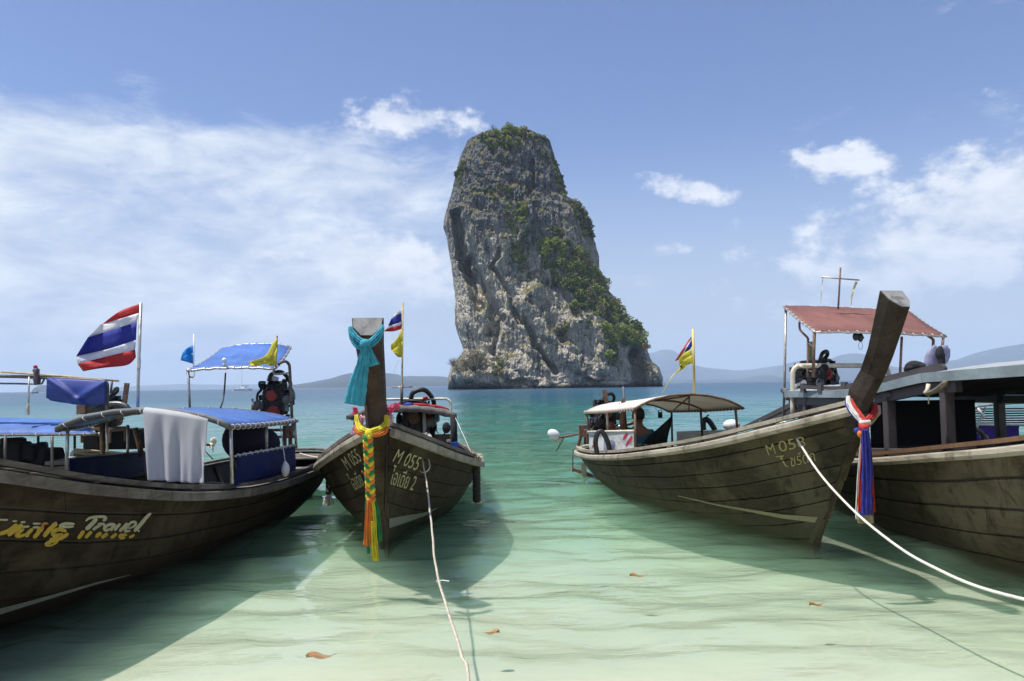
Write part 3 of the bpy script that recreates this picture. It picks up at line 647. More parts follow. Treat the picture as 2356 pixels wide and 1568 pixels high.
BONE = simple('cream_propeller_paint', (0.70, 0.64, 0.50), 0.5, var=0.12, scale=8)
ROPEW = simple('white_rope', (0.74, 0.71, 0.62), 0.85, var=0.12, scale=30, bump=0.6, bscale=160)
ROPET = simple('tan_rope', (0.52, 0.47, 0.37), 0.9, var=0.25, scale=30, bump=0.6, bscale=160)
ROPEB = simple('tarred_rope', (0.03, 0.025, 0.02), 0.8, var=0.5, scale=25, bump=0.6, bscale=90)
PAINTY = None

def smooth_tab(xs, ys, q):
    xs = np.array(xs, float); ys = np.array(ys, float); h = np.diff(xs); dl = np.diff(ys) / h; m_ = np.zeros_like(ys)
    m_[1:-1] = np.where(dl[:-1] * dl[1:] > 0, 2 * dl[:-1] * dl[1:] / (dl[:-1] + dl[1:] + 1e-12), 0); m_[0] = dl[0]; m_[-1] = dl[-1]
    i = np.clip(np.searchsorted(xs, q) - 1, 0, len(xs) - 2); t = (q - xs[i]) / h[i]
    return (1 + 2 * t) * (1 - t) ** 2 * ys[i] + t * (1 - t) ** 2 * h[i] * m_[i] + t * t * (3 - 2 * t) * ys[i + 1] + t * t * (t - 1) * h[i] * m_[i + 1]
class Hull:
    """local frame: x towards the bow, y to the boat's left, z up; stations run along the sheer from stern (0) to bow (LS)"""
    def __init__(s, obj, tab, LK, x0=0.25):
        s.o = obj; s.M = world_of(obj); s.tab = np.array(tab, float); s.LS = s.tab[-1, 0]; s.LK = LK; s.x0 = x0; s.N = 600; qq = np.linspace(0, s.LS, s.N + 1); s.T = [smooth_tab(s.tab[:, 0], s.tab[:, c], qq).tolist() for c in range(5)]
    def g(s, c, x):
        f = min(max(x / s.LS * s.N, 0.0), s.N - 1e-6); i = int(f); f -= i; return s.T[c][i] * (1 - f) + s.T[c][i + 1] * f
    def loc(s, x, v, side, off=0.0):
        b = s.g(1, x) if x > 0.35 else s.g(1, 0.35) * math.sqrt(max(0, 1 - (1 - x / 0.35) ** 2))
        zs, zk, p = s.g(2, x), s.g(3, x), s.g(4, x); t = x / s.LS
        xa = (s.x0 + t * (s.LK - s.x0)) * (1 - v) + x * v; q = 1.0 + (0.6 - 0.6 * t ** 3)
        return Vector((xa, side * b * v ** p, zk + (zs - zk) * v ** q))
    def pt(s, x, v, side, off=0.0):
        P = s.loc(x, v, side)
        if off:
            x1 = min(x + 0.03, s.LS); x2 = max(x - 0.03, 0.0); v1 = min(v + 0.03, 1); v2 = max(v - 0.03, 0.0)
            a = s.loc(x1, v, side) - s.loc(x2, v, side); c = s.loc(x, v1, side) - s.loc(x, v2, side); n = a.cross(c) * side
            if n.length > 1e-9: P = P + n.normalized() * (-off if n.y * side < 0 else off)
        return s.M @ P
    def wid(s, x, z):
        x = min(max(x, 0.05), s.LS - 0.02)
        for v in np.linspace(1, 0.02, 60):
            q = s.loc(x, v, 1)
            if q.z <= z: return max(q.y - 0.05, 0.02)
        return 0.02
    def w(s, x, y, z): return s.M @ Vector((x, y, z))
    def sheer(s, side, x0=0, x1=None, n=40, v=1.0, off=0.0, dz=0.0, dy=0.0):
        x1 = s.LS if x1 is None else x1; xs = x0 + (x1 - x0) * (np.linspace(0, 1, n) ** (1.5 if x0 == 0 else 1.0))
        out = []
        for x in xs:
            p = s.pt(x, v, side, off); out.append(p + Vector((0, 0, dz)))
        return out
def build_hull(o, H, mat, nstr=7, cuts=3, rail=RAIL, rail2=RAILD, vtop=1.0, seam=0.006):
    sh_ = MB(); n = 56; xs = np.concatenate([np.linspace(0, 0.35, 9)[:-1], np.linspace(0.35, H.LS - 0.015, n - 8)]); vv = np.linspace(0, 1, 13)
    for side in (-1, 1): sh_.grid([[H.pt(x, v, side, -0.022 if v > 0.02 else 0) for v in vv] for x in xs])
    shell = sh_.build('hull', INNER, o, smooth=True, solid=0.02)
    lev = np.linspace(0.0, vtop, nstr + 1) ** 0.92
    all_v = []; all_f = []
    for side in (-1, 1):
        for k_ in range(nstr):
            js = sorted([0] + [H.LS * (i + 1) / cuts + random.uniform(-0.35, 0.35) * H.LS / cuts for i in range(cuts - 1)] + [H.LS - 0.02])
            for a_, b_ in zip(js[:-1], js[1:]):
                mb = MB(); nx = max(8, int((b_ - a_) * 5)); xs_ = np.linspace(a_ + 0.003, b_ - 0.003, nx)
                if a_ == 0: xs_ = np.concatenate([np.linspace(0, 0.35, 7)[:-1], np.linspace(0.35, b_ - 0.003, nx)])
                vl_, vh_ = lev[k_] + seam * 0.5, lev[k_ + 1] - seam * 0.5; wb = (lambda L, x: L + (0.012 * float(pnoise(x * 0.9, L * 20, side * 3.0)) + 0.004 * float(pnoise(x * 6.0, L * 20, side * 5.0)) if 0.02 < L < 0.98 else 0)); pr = random.uniform(-0.003, 0.004)
                rows = []
                for x in xs_:
                    v0, v1 = wb(lev[k_], x) + seam * 0.5, wb(lev[k_ + 1], x) - seam * 0.5
                    rows.append([H.pt(x, v0, side, -0.012), H.pt(x, v0 + seam * 0.3, side, 0.012 + pr), H.pt(x, (v0 + v1) / 2, side, 0.008 + pr), H.pt(x, v1 - seam * 0.3, side, 0.004 + pr), H.pt(x, v1, side, -0.012)])
                mb.grid(rows); b0 = len(mb.v); r0 = rows[0]; r1 = rows[-1]
                mb.add(r0, [tuple(range(5))]); mb.add(r1, [tuple(range(4, -1, -1))])
                mb.build('plank', mat, shell); all_f += [tuple(i + len(all_v) for i in f) for f in mb.f[:-2]]; all_v += mb.v
    sm = MB(); xs2 = np.concatenate([np.linspace(0, 0.35, 7)[:-1], np.linspace(0.35, H.LS - 0.02, 90)])
    for side in (-1, 1): sm.grid([[H.pt(x, v, side, 0.0135) for v in np.linspace(0.01, 0.995, 22)] for x in xs2])
    H.bvh = BVHTree.FromPolygons([tuple(v) for v in sm.v], sm.f)
    # rails, in lengths
    for side in (-1, 1):
        js = [0, H.LS * 0.3, H.LS * 0.62, H.LS - 0.03]
        for a_, b_ in zip(js[:-1], js[1:]):
            mb = MB(); pts = H.sheer(side, a_, b_ - 0.004, 26, 0.985, 0.035); mb.sweep(pts, [(-0.03, -0.045), (0.022, -0.042), (0.034, -0.015), (0.030, 0.02), (0.01, 0.035), (-0.03, 0.03)] if side == SIDEOUT(H, side) else [(0.03, -0.045), (-0.022, -0.042), (-0.034, -0.015), (-0.030, 0.02), (-0.01, 0.035), (0.03, 0.03)])
            mb.build('rub_rail', rail, o, smooth=False)
            mb = MB(); pts = H.sheer(side, a_, b_ - 0.004, 26, 1.0, -0.035, 0.035); mb.sweep(pts, [(-0.04, -0.02), (0.04, -0.02), (0.04, 0.018), (-0.04, 0.018)]); mb.build('gunwale', rail2, o)
    ribs = [x for x in np.arange(0.7, H.LS - 1.2, 0.55)]
    for x in ribs:
        for side in (-1, 1):
            mb = MB(); mb.tube([H.pt(x, v, side, -0.06) for v in (0.3, 0.5, 0.7, 0.85, 0.97)], 0.028, 4); mb.build('rib', INNER, o)
    return shell
def SIDEOUT(H, side): return side
def floor_boards(o, H, x0, x1, z, n=7, mat=DECK):
    for i in range(n):
        mb = MB(); f0, f1 = -1 + 2 * i / n + 0.015, -1 + 2 * (i + 1) / n - 0.015; xs = np.linspace(x0, x1, 12)
        top = []
        for x in xs:
            hb = min(H.wid(x + q_, z - 0.03) for q_ in (-.9, -.5, 0, .5, .9)) * .88; top.append([H.w(x, f0 * hb, z), H.w(x, f1 * hb, z), H.w(x, f1 * hb, z - 0.025), H.w(x, f0 * hb, z - 0.025), H.w(x, f0 * hb, z)])
        mb.grid(top); mb.build('floor_board', mat, o)
def thwart(o, H, x, z, mat=DECK, wd=0.25):
    hb = min(H.wid(x + q_, z) for q_ in (-.9, -.4, 0, .4, .9)) * .95; mb = MB(); c = H.w(x, 0, z); R = H.M.to_3x3(); mb.box(c, (wd, hb * 2, 0.035), R); mb.build('seat', mat, o, bevel=0.004)
def decal(H_or_bvh, mb, pts, faces, off=0.004):
    """lays flat marks given in photograph coordinates onto the surface they were painted on"""
    bv = H_or_bvh; out = []
    for (px, py) in pts:
        d = ray(px, py).normalized(); h = bv.ray_cast(CAMP, d)
        if h[0] is None: out.append(None); continue
        n_ = h[1] if h[1].dot(d) < 0 else -h[1]; out.append(h[0] + n_ * off)
    ok = [f for f in faces if all(out[i] is not None for i in f)]; idx = {}; vs_ = []; fs_ = []
    for f in ok:
        g_ = []
        for i in f:
            if i not in idx: idx[i] = len(vs_); vs_.append(out[i])
            g_.append(idx[i])
        fs_.append(tuple(g_))
    mb.add(vs_, fs_)
def text_mesh(s, cell=0.0):
    cu = bpy.data.curves.new('t', 'FONT'); cu.body = s; cu.resolution_u = 4;  ob = bpy.data.objects.new('t', cu); C.objects.link(ob)
    dg = bpy.context.evaluated_depsgraph_get(); me_ = ob.evaluated_get(dg).to_mesh(); P_ = [(v.co.x, v.co.y) for v in me_.vertices]; F_ = [tuple(p.vertices) for p in me_.polygons]
    ob.evaluated_get(dg).to_mesh_clear(); C.objects.unlink(ob); bpy.data.objects.remove(ob); bpy.data.curves.remove(cu); return P_, F_
def subdiv(P_, F_, mx):
    P_ = list(P_); tris = []
    for f in F_:
        for i in range(1, len(f) - 1): tris.append((f[0], f[i], f[i + 1]))
    cache = {}; out = []
    def mid(a, b):
        k_ = (min(a, b), max(a, b))
        if k_ not in cache: cache[k_] = len(P_); P_.append(((P_[a][0] + P_[b][0]) / 2, (P_[a][1] + P_[b][1]) / 2))
        return cache[k_]
    st_ = tris; guard = 0
    while st_ and guard < 200000:
        a, b, c_ = st_.pop(); guard += 1; L = [math.dist(P_[a], P_[b]), math.dist(P_[b], P_[c_]), math.dist(P_[c_], P_[a])]; m_ = max(L)
        if m_ <= mx: out.append((a, b, c_)); continue
        if L[0] == m_: q = mid(a, b); st_ += [(a, q, c_), (q, b, c_)]
        elif L[1] == m_: q = mid(b, c_); st_ += [(a, b, q), (a, q, c_)]
        else: q = mid(c_, a); st_ += [(a, b, q), (q, b, c_)]
    return P_, out
def quadmap(P_, box, quad):
    """bounding box of text -> photograph quad (bl, br, tr, tl)"""
    x0, y0, x1, y1 = box; o_ = []
    for x, y in P_:
        u = (x - x0) / (x1 - x0); v = (y - y0) / (y1 - y0); bl, br, tr_, tl = quad
        o_.append(((bl[0] * (1 - u) + br[0] * u) * (1 - v) + (tl[0] * (1 - u) + tr_[0] * u) * v, (bl[1] * (1 - u) + br[1] * u) * (1 - v) + (tl[1] * (1 - u) + tr_[1] * u) * v))
    return o_
def lettering(bvh_, s, quad, mat, parent, name='lettering', bold=0.0):
    P_, F_ = text_mesh(s); xs = [p[0] for p in P_]; ys = [p[1] for p in P_]; bb = (min(xs), min(ys), max(xs), max(ys))
    P_, F_ = subdiv(P_, F_, 0.25); mb = MB(); decal(bvh_, mb, quadmap(P_, bb, quad), F_, 0.0045)
    if mb.f: return mb.build(name, mat, parent)
def catmull(pts, n=6):
    pts = [Vector(p) for p in pts]; out = []
    for i in range(len(pts) - 1):
        p0 = pts[max(i - 1, 0)]; p1 = pts[i]; p2 = pts[i + 1]; p3 = pts[min(i + 2, len(pts) - 1)]
        for k_ in range(n):
            t = k_ / n; out.append(0.5 * ((2 * p1) + (p2 - p0) * t + (2 * p0 - 5 * p1 + 4 * p2 - p3) * t * t + (3 * p1 - p0 - 3 * p2 + p3) * t ** 3))
    out.append(pts[-1]); return out
def pipe(name, pts, r, mat, parent, n=7, sm=0):
    mb = MB(); mb.tube(catmull(pts, sm) if sm else pts, r, n); return mb.build(name, mat, parent, smooth=True)
def rope(name, pts, r, mat, parent, sm=8, pitch=0.05, strands=3):
    P_ = catmull(pts, sm); L = [0.0]
    for a, c in zip(P_[:-1], P_[1:]): L.append(L[-1] + (c - a).length)
    n = min(int(L[-1] / pitch * 7), 1600); q = np.linspace(0, L[-1], n); arr = np.array([tuple(p) for p in P_]); xyz = np.stack([np.interp(q, L, arr[:, i]) for i in range(3)], -1)
    xyz[:, 0] += 0.003 * np.sin(q * 3.1) + 0.0012 * np.sin(q * 9.7); mb = MB()
    d = np.gradient(xyz, axis=0); d /= np.linalg.norm(d, axis=1, keepdims=True); a = np.cross(d, [0, 0, 1.0]); a /= np.linalg.norm(a, axis=1, keepdims=True) + 1e-9; b_ = np.cross(d, a)
    for k in range(strands):
        th = q / pitch * 2 * np.pi + k * 2 * np.pi / strands; pp = xyz + (a * np.cos(th)[:, None] + b_ * np.sin(th)[:, None]) * r * 0.5; mb.tube([tuple(p) for p in pp], r * 0.58, 5)
    return mb.build(name, mat, parent, smooth=True)
def canopy(o, FL, FR, BR, BL, rf, rb, cloth, under=None, pipem=PIPE, r=0.018, sag=0.012, lash=None, flat=0.8, nx=16, ny=8, edges=(1, 1, 1, 1), lashn=(0, 22, 0, 22), dome=0.0):
    """cloth roof laced into a pipe frame. front edge FL-FR and back edge BL-BR arch upwards"""
    FL, FR, BR, BL = map(Vector, (FL, FR, BR, BL)); Z = Vector((0, 0, 1))
    def S(u, v, dz=0): 
        e = (max(0, 4 * u * (1 - u))) ** flat; p = (FL * (1 - u) + FR * u) * (1 - v) + (BL * (1 - u) + BR * u) * v
        return p + Z * (e * (rf * (1 - v) + rb * v) - sag * math.sin(math.pi * v) * 1.0 - max(sag, 0) * 0.5 * math.sin(6 * math.pi * u) ** 2 + dome * math.sin(math.pi * v) * (0.75 + 0.25 * math.sin(math.pi * u)) + dz)
    mb = MB(); mb.grid([[S(u, v) for u in np.linspace(0.0, 1.0, nx + 1)] for v in np.linspace(0.0, 1.0, ny + 1)])
    cp = mb.build('canopy', cloth, o, smooth=True, solid=0.006)
    E = [[S(u, 0, -0.012) for u in np.linspace(0, 1, nx + 1)], [S(1, v, -0.012) for v in np.linspace(0, 1, 9)], [S(u, 1, -0.012) for u in np.linspace(1, 0, nx + 1)], [S(0, v, -0.012) for v in np.linspace(1, 0, 9)]]
    for k_, e in enumerate(E):
        if edges[k_]: pipe('frame_pipe', e, r, pipem, cp)
    if lash:
        mb = MB()
        for k_, e in enumerate(E):
            nn = lashn[k_]
            for i in range(nn):
                f_ = (i + 0.5) / nn * (len(e) - 1); a = int(f_); q = e[a].lerp(e[min(a + 1, len(e) - 1)], f_ - a); d = (e[min(a + 1, len(e) - 1)] - e[a]).normalized() + Vector((0, 0, 0.35)); mb.torus(q + Vector((0, 0, 0.006)), d, r + 0.009, 0.0045, 8, 4)
        mb.build('lashing', lash, cp, kind='stuff')
    return cp, S
def sheet(name, corners, mat, parent, folds=0.02, nf=5, nx=18, ny=8, seed=0, solid=0.004, sag=0.0, thick_dir=None):
    """cloth quad tl, tr, br, bl with soft folds"""
    tl, tr_, br, bl = map(Vector, corners); n_ = (tr_ - tl).cross(bl - tl).normalized(); mb = MB(); rows = []
    for j in range(ny + 1):
        v = j / ny; row = []
        for i in range(nx + 1):
            u = i / nx; p = (tl * (1 - u) + tr_ * u) * (1 - v) + (bl * (1 - u) + br * u) * v
            q = float(pnoise(u * nf + seed, v * 2.2 + seed, 0.3)) + 0.5 * float(pnoise(u * nf * 2.3 + seed, v * 1.5, 2.3)); row.append(p + n_ * folds * q * (0.35 + 0.65 * v) - Vector((0, 0, sag * math.sin(math.pi * u) * (1 - v))))
        rows.append(row)
    mb.grid(rows); return mb.build(name, mat, parent, smooth=True, solid=solid)
# ------------------------------------------------------------------ the five boats: hulls
def boat(name, label, sx, sy, fx, fy, tab, LK, mat, **kw):
    o = thing(name, label, 'boat', (sx, sy, 0), math.atan2(fy, fx), 'longtail boats moored at the beach'); H = Hull(o, tab, LK, kw.pop('x0', 0.25));
    H.shell = build_hull(o, H, mat, **kw); return o, H
# columns: distance from stern along sheer, half beam, sheer height, keel height, section exponent
b1, H1 = boat('longtail_boat', 'dark wooden longtail boat with blue canopies, painted Travel on its side', -3.72, 13.75, -0.035, -1.0,
    [(0, 0.3, .46, .10, .7), (0.7, .70, .44, -.12, .55), (1.6, .90, .43, -.25, .47), (3.25, 1.02, .45, -.35, .42), (5.2, 1.14, .53, -.38, .40), (6.6, 1.10, .66, -.38, .42), (8.1, .98, .92, -.36, .46), (9.0, .82, 1.14, -.34, .55), (10.4, .42, 1.45, -.3, .75), (11.3, .05, 1.75, -.28, 1.0)], 10.0, W1, nstr=7, rail=RAILD, seam=0.011)
b2, H2 = boat('longtail_boat', 'dark brown longtail boat seen bow on, lettered M 055, left of the rock tower', -2.06, 16.5, 0.088, -0.996,
    [(0, .3, .44, .0, .7), (0.8, .72, .43, -.15, .55), (3.0, 1.02, .45, -.3, .45), (6.0, 1.08, .56, -.3, .47), (7.1, .92, .70, -.28, .55), (8.2, .62, .90, -.22, .72), (8.9, .35, 1.07, -.18, .85), (9.42, .07, 1.22, -.14, 1.0)], 8.66, W2, nstr=7, rail=RAIL)
b3, H3 = boat('longtail_boat', 'olive longtail boat lettered M 058 with a white canopy and a man inside', 1.70, 13.9, 0.198, -0.980,
    [(0, .25, .46, -.02, .8), (.4, .70, .45, -.10, .7), (1.4, .86, .48, -.22, .6), (2.95, .95, .60, -.28, .55), (4.5, .90, .79, -.27, .6), (5.5, .73, .95, -.24, .7), (6.5, .43, 1.18, -.2, .85), (7.25, .06, 1.385, -.15, 1.0)], 6.33, W3, nstr=8, seam=0.007, rail=RAIL, rail2=RAIL)
b4, H4 = boat('longtail_boat', 'large longtail boat with a blue grey roof, cut off by the right edge', 5.05, 13.6, 0.0, -1.0,
    [(0, .3, .56, .0, .7), (.8, .9, .55, -.15, .5), (3.5, 1.2, .60, -.35, .42), (5.2, 1.25, .75, -.4, .42), (6.6, 1.27, .93, -.42, .42), (7.75, 1.17, 1.10, -.42, .45), (9.1, .86, 1.38, -.4, .55), (10.4, .4, 1.65, -.35, .8), (11.2, .05, 1.9, -.3, 1.0)], 9.9, W4, nstr=7, seam=0.010, rail=RAIL, rail2=simple('varnished_wood', (0.16, 0.09, 0.045), 0.6, scale=9, bump=0.2))
b0, H0 = boat('longtail_boat', 'longtail boat behind the nearest one at far left, under a hanging navy tarpaulin', -5.55, 12.1, -0.985, -0.17,
    [(0, .3, .46, .05, .7), (0.8, .7, .44, -.12, .55), (3.2, 1.0, .48, -.3, .45), (5.5, 1.0, .62, -.3, .45), (7.5, .75, .9, -.3, .6), (9, .3, 1.3, -.25, .8), (9.6, .05, 1.5, -.2, 1.0)], 8.9, W1, nstr=6, rail=RAILD, cuts=2)
for o_, H_, a_, c_ in ((b1, H1, 0.6, 9.0), (b2, H2, 0.6, 7.6), (b3, H3, 0.6, 5.4), (b4, H4, 0.6, 9.0), (b0, H0, 0.6, 7.5)): floor_boards(o_, H_, a_, c_, 0.10)
for o_, H_, xs_ in ((b1, H1, (1.3, 4.2, 5.6, 7.0)), (b2, H2, (1.5, 4, 5.5, 7)), (b3, H3, (1.6, 2.6, 4.0, 5.2)), (b4, H4, (2.5, 4.5, 6.5, 8))):
    for x_ in xs_: thwart(o_, H_, x_, 0.30)
def foredeck(o, H, x0, x1, mat=DECK, drop=0.05, n=5):
    for i in range(n):
        xs_ = np.linspace(x0 + (x1 - x0) * i / n + 0.008, x0 + (x1 - x0) * (i + 1) / n - 0.008, 4); mb = MB(); rows = []
        for x in xs_:
            hb = H.g(1, x) * 0.95; z = H.g(2, x) - drop; rows.append([H.w(x, hb * f, z) for f in (-1, -0.5, 0, 0.5, 1)])
        mb.grid(rows); mb.build('deck_board', mat, o, solid=0.02)
foredeck(b2, H2, 7.9, 9.3); foredeck(b3, H3, 6.0, 7.15, n=4); foredeck(b1, H1, 9.4, 11.1); foredeck(b3, H3, 0.05, 0.6, n=2, drop=0.03); foredeck(b1, H1, 0.05, 0.8, n=3, drop=0.03, mat=RAILD); foredeck(b2, H2, 0.05, 1.0, n=3)

SAWN = wood('sawn_grey_wood', (0.10, 0.10, 0.10), (0.24, 0.24, 0.235), (0.34, 0.34, 0.33), 0.8, 0.4)
# ---- bow posts: wedge shaped timber, wide on the inboard side
def bow_post(o, H, nodes, mat, ray_side, name='bow_post'):
    """nodes: (point, width inboard, width outboard, depth fore-aft, direction it grows)"""
    mb = MB(); fwd = (H.M.to_3x3() @ Vector((1, 0, 0))).normalized(); lat = (H.M.to_3x3() @ Vector((0, 1, 0))).normalized(); vs_ = []
    for (p, wi, wo_, dp, tilt) in nodes:
        f_ = (fwd * math.cos(tilt) - Vector((0, 0, 1)) * math.sin(tilt)).normalized(); p = Vector(p)
        vs_ += [p - f_ * dp / 2 - lat * wi / 2, p - f_ * dp / 2 + lat * wi / 2, p + f_ * dp * 0.05 + lat * wi / 2 * 0.9, p + f_ * dp / 2 + lat * wo_ / 2, p + f_ * dp / 2 - lat * wo_ / 2, p + f_ * dp * 0.05 - lat * wi / 2 * 0.9]
    k = len(nodes); fs_ = [(i * 6 + j, i * 6 + (j + 1) % 6, (i + 1) * 6 + (j + 1) % 6, (i + 1) * 6 + j) for i in range(k - 1) for j in range(6)]
    fs_ += [tuple(range(5, -1, -1)), tuple((k - 1) * 6 + j for j in range(6))]; mb.add(vs_, fs_); ob = mb.build(name, mat, o, bevel=0.008)
    if name == 'bow_post':
        up_ = (Vector(nodes[-1][0]) - Vector(nodes[-2][0])).normalized(); L_ = [Vector(v) for v in vs_[-6:]]; c_ = sum(L_, Vector()) / 6; nn_ = (L_[1] - L_[0]).cross(L_[3] - L_[0]).normalized(); nn_ = nn_ if nn_.dot(up_) > 0 else -nn_
        m2 = MB(); m2.add([c_ + (p - c_) * .93 + nn_ * .004 for p in L_] + [c_ + (p - c_) * .93 - nn_ * .01 for p in L_], [tuple(range(6)), tuple(range(11, 5, -1))] + [(i, (i + 1) % 6, (i + 1) % 6 + 6, i + 6) for i in range(6)]); m2.build('sawn_end', SAWN, ob)
    return ob, BVHTree.FromPolygons([tuple(v) for v in vs_], fs_)
# boat two: stem from the foot to the rail, then the upright post
s2a = at(880, 1262, 7.84); s2b = at(878, 1190, 7.70); s2c = at(874, 1090, 7.42); s2d = at(868, 985, 7.12)
bow_post(b2, H2, [(s2a, .05, .03, .08, .2), (s2b, .08, .05, .10, .25), (s2c, .13, .09, .12, .3), (s2d, .19, .13, .14, .3)], W2, 1, 'stem')
p2 = [at(866, 992, 7.04), at(862, 930, 7.0), at(856, 860, 6.86), at(849, 800, 6.70), at(845, 752, 6.55)]
bow_post(b2, H2, [(p2[0], .20, .12, .17, .2), (p2[1], .205, .12, .17, .2), (p2[2], .225, .12, .18, .35), (p2[3], .25, .13, .185, .5), (p2[4], .275, .10, .20, 1.0)], POST, 1)
# boat three
s3 = [at(1866, 1250, 7.66), at(1885, 1200, 7.55), at(1925, 1110, 7.3), at(1962, 1010, 7.0), at(1990, 945, 6.84)]
bow_post(b3, H3, [(s3[0], .04, .03, .06, .2), (s3[1], .05, .035, .07, .3), (s3[2], .07, .045, .09, .4), (s3[3], .11, .06, .11, .4), (s3[4], .15, .09, .13, .4)], W3, 1, 'stem')
p3 = [at(1962, 990, 6.93), at(1985, 908, 6.80), at(2012, 860, 6.70), at(2031, 810, 6.55), at(2047, 755, 6.38), at(2067, 688, 6.15)]
POSTG = wood('grey_green_post_wood', (0.012, 0.008, 0.005), (0.042, 0.028, 0.018), (0.11, 0.10, 0.085), 0.75, 0.15)
bow_post(b3, H3, [(p3[0], .12, .08, .10, .45), (p3[1], .17, .10, .18, .45), (p3[2], .175, .09, .165, .45), (p3[3], .18, .09, .17, .48), (p3[4], .19, .09, .19, .52), (p3[5], .21, .07, .23, .75)], POSTG, 1)
for o_, H_, hh_ in ((b1, H1, 0.9), (b4, H4, 0.9), (b0, H0, 0.8)):
    t_ = H_.w(H_.LS, 0, H_.g(2, H_.LS) - 0.1); fw = H_.M.to_3x3() @ Vector((1, 0, 0)); foot = H_.w(H_.LK + 0.02, 0, -0.2)
    bow_post(o_, H_, [(foot, .07, .04, .1, .3), (t_, .17, .11, .16, .4), (t_ + fw * .18 + Vector((0, 0, hh_ * .5)), .2, .12, .18, .4), (t_ + fw * .42 + Vector((0, 0, hh_)), .27, .13, .2, .4)], POST, 1)

# ---- lettering and stripes painted on the planks
def paint(name, col, rough=0.7, alt=None):
    m, t, b = newmat(name); oc = t.new('ShaderNodeTexCoord').outputs['Object']; n = t.noise(oc, 22, 5, 0.7); c_ = t.mix(t.rng(n, 0.45, 0.7, 0, 0.6), col, tuple(x * 0.5 for x in col))
    if alt:
        sz = t.new('ShaderNodeSeparateXYZ'); t.put(sz.inputs[0], oc); n2 = t.noise(oc, 9, 3); c_ = t.mix(t.rng(t.math('ADD', sz.outputs[2], t.math('MULTIPLY', n2, 0.04)), alt[1], alt[2]), alt[0], c_)
    t.put(b.inputs['Base Color'], c_); b.inputs['Roughness'].default_value = rough
    wear = t.noise(oc, 16, 6, 0.75); tb = t.new('ShaderNodeBsdfTransparent'); mx = t.new('ShaderNodeMixShader'); t.put(mx.inputs[0], t.rng(wear, 0.64, 0.70, 0, 0.8)); t.l.new(b.outputs[0], mx.inputs[1]); t.l.new(tb.outputs[0], mx.inputs[2]); t.l.new(mx.outputs[0], t.n['Material Output'].inputs[0])
    return m
PY2 = paint('pale_yellow_lettering', (0.42, 0.40, 0.20)); PY3 = paint('dull_yellow_lettering', (0.28, 0.25, 0.09)); PST = paint('pale_stripe_paint', (0.21, 0.22, 0.165)); PSY = paint('yellowish_stripe_paint', (0.20, 0.19, 0.10))
def v8(x, y): return (742 + (x - 0) / 3.41 / 1.698, 1001.2 + y / 3.41 / 1.698)   # close-up of the second boat
lettering(H2.bvh, 'M 055', [v8(925, 352), v8(1245, 478), v8(1325, 300), v8(1010, 185)], PY2, b2)
lettering(H2.bvh, 'ไอเดีย 2', [v8(885, 655), v8(1195, 742), v8(1280, 520), v8(950, 395)], PY2, b2)
lettering(H2.bvh, 'M 055', [v8(345, 470), v8(535, 340), v8(440, 172), v8(245, 315)], PY2, b2)
lettering(H2.bvh, 'ไอเดีย 2', [v8(435, 745), v8(610, 640), v8(530, 425), v8(318, 520)], PY2, b2)
def v3(x, y): return (1719.7 + x / 3.919 / 1.698, 965.8 + y / 3.919 / 1.698)       # close-up of the third boat
lettering(H3.bvh, 'M', [v3(325, 545), v3(440, 515), v3(395, 360), v3(272, 395)], PY3, b3); lettering(H3.bvh, '058', [v3(500, 500), v3(905, 405), v3(860, 250), v3(465, 335)], PY3, b3)
lettering(H3.bvh, 'ไ', [v3(560, 730), v3(632, 720), v3(560, 545), v3(425, 560)], PY3, b3); lettering(H3.bvh, 'ซร์ดั๊ก', [v3(665, 725), v3(1048, 632), v3(1010, 440), v3(655, 505)], PY3, b3)
def stripe(H, top, bot, mat, o, n=60, name='waterline_stripe'):
    top = np.array(top, float); bot = np.array(bot, float); P_ = []; F_ = []; u = np.linspace(0, 1, n)
    def along(a): 
        d = np.concatenate([[0], np.cumsum(np.hypot(*np.diff(a, axis=0).T))]); d /= d[-1]; return np.stack([np.interp(u, d, a[:, 0]), np.interp(u, d, a[:, 1])], -1)
    A_, B_ = along(top), along(bot)
    for i in range(n):
        for k_ in range(4): P_.append(tuple(A_[i] + (B_[i] - A_[i]) * k_ / 3))
    for i in range(n - 1):
        for k_ in range(3): F_.append((i * 4 + k_, i * 4 + k_ + 1, (i + 1) * 4 + k_ + 1, (i + 1) * 4 + k_))
    mb = MB(); decal(H.bvh, mb, P_, F_, 0.003)
    if mb.f: mb.build(name, mat, o)
stripe(H2, [(880, 1197), (925, 1188), (975, 1180), (1005, 1168)], [(880, 1220), (925, 1206), (975, 1188), (1005, 1170)], PST, b2)
stripe(H3, [(1882, 1190), (1800, 1184), (1730, 1173), (1650, 1160), (1560, 1140)], [(1876, 1203), (1800, 1193), (1730, 1179), (1650, 1164), (1560, 1142)], PSY, b3)
stripe(H1, [(-20, 1405), (60, 1385), (150, 1360), (220, 1340), (300, 1322)], [(-20, 1420), (60, 1395), (150, 1367), (220, 1345), (300, 1323)], PST, b1)
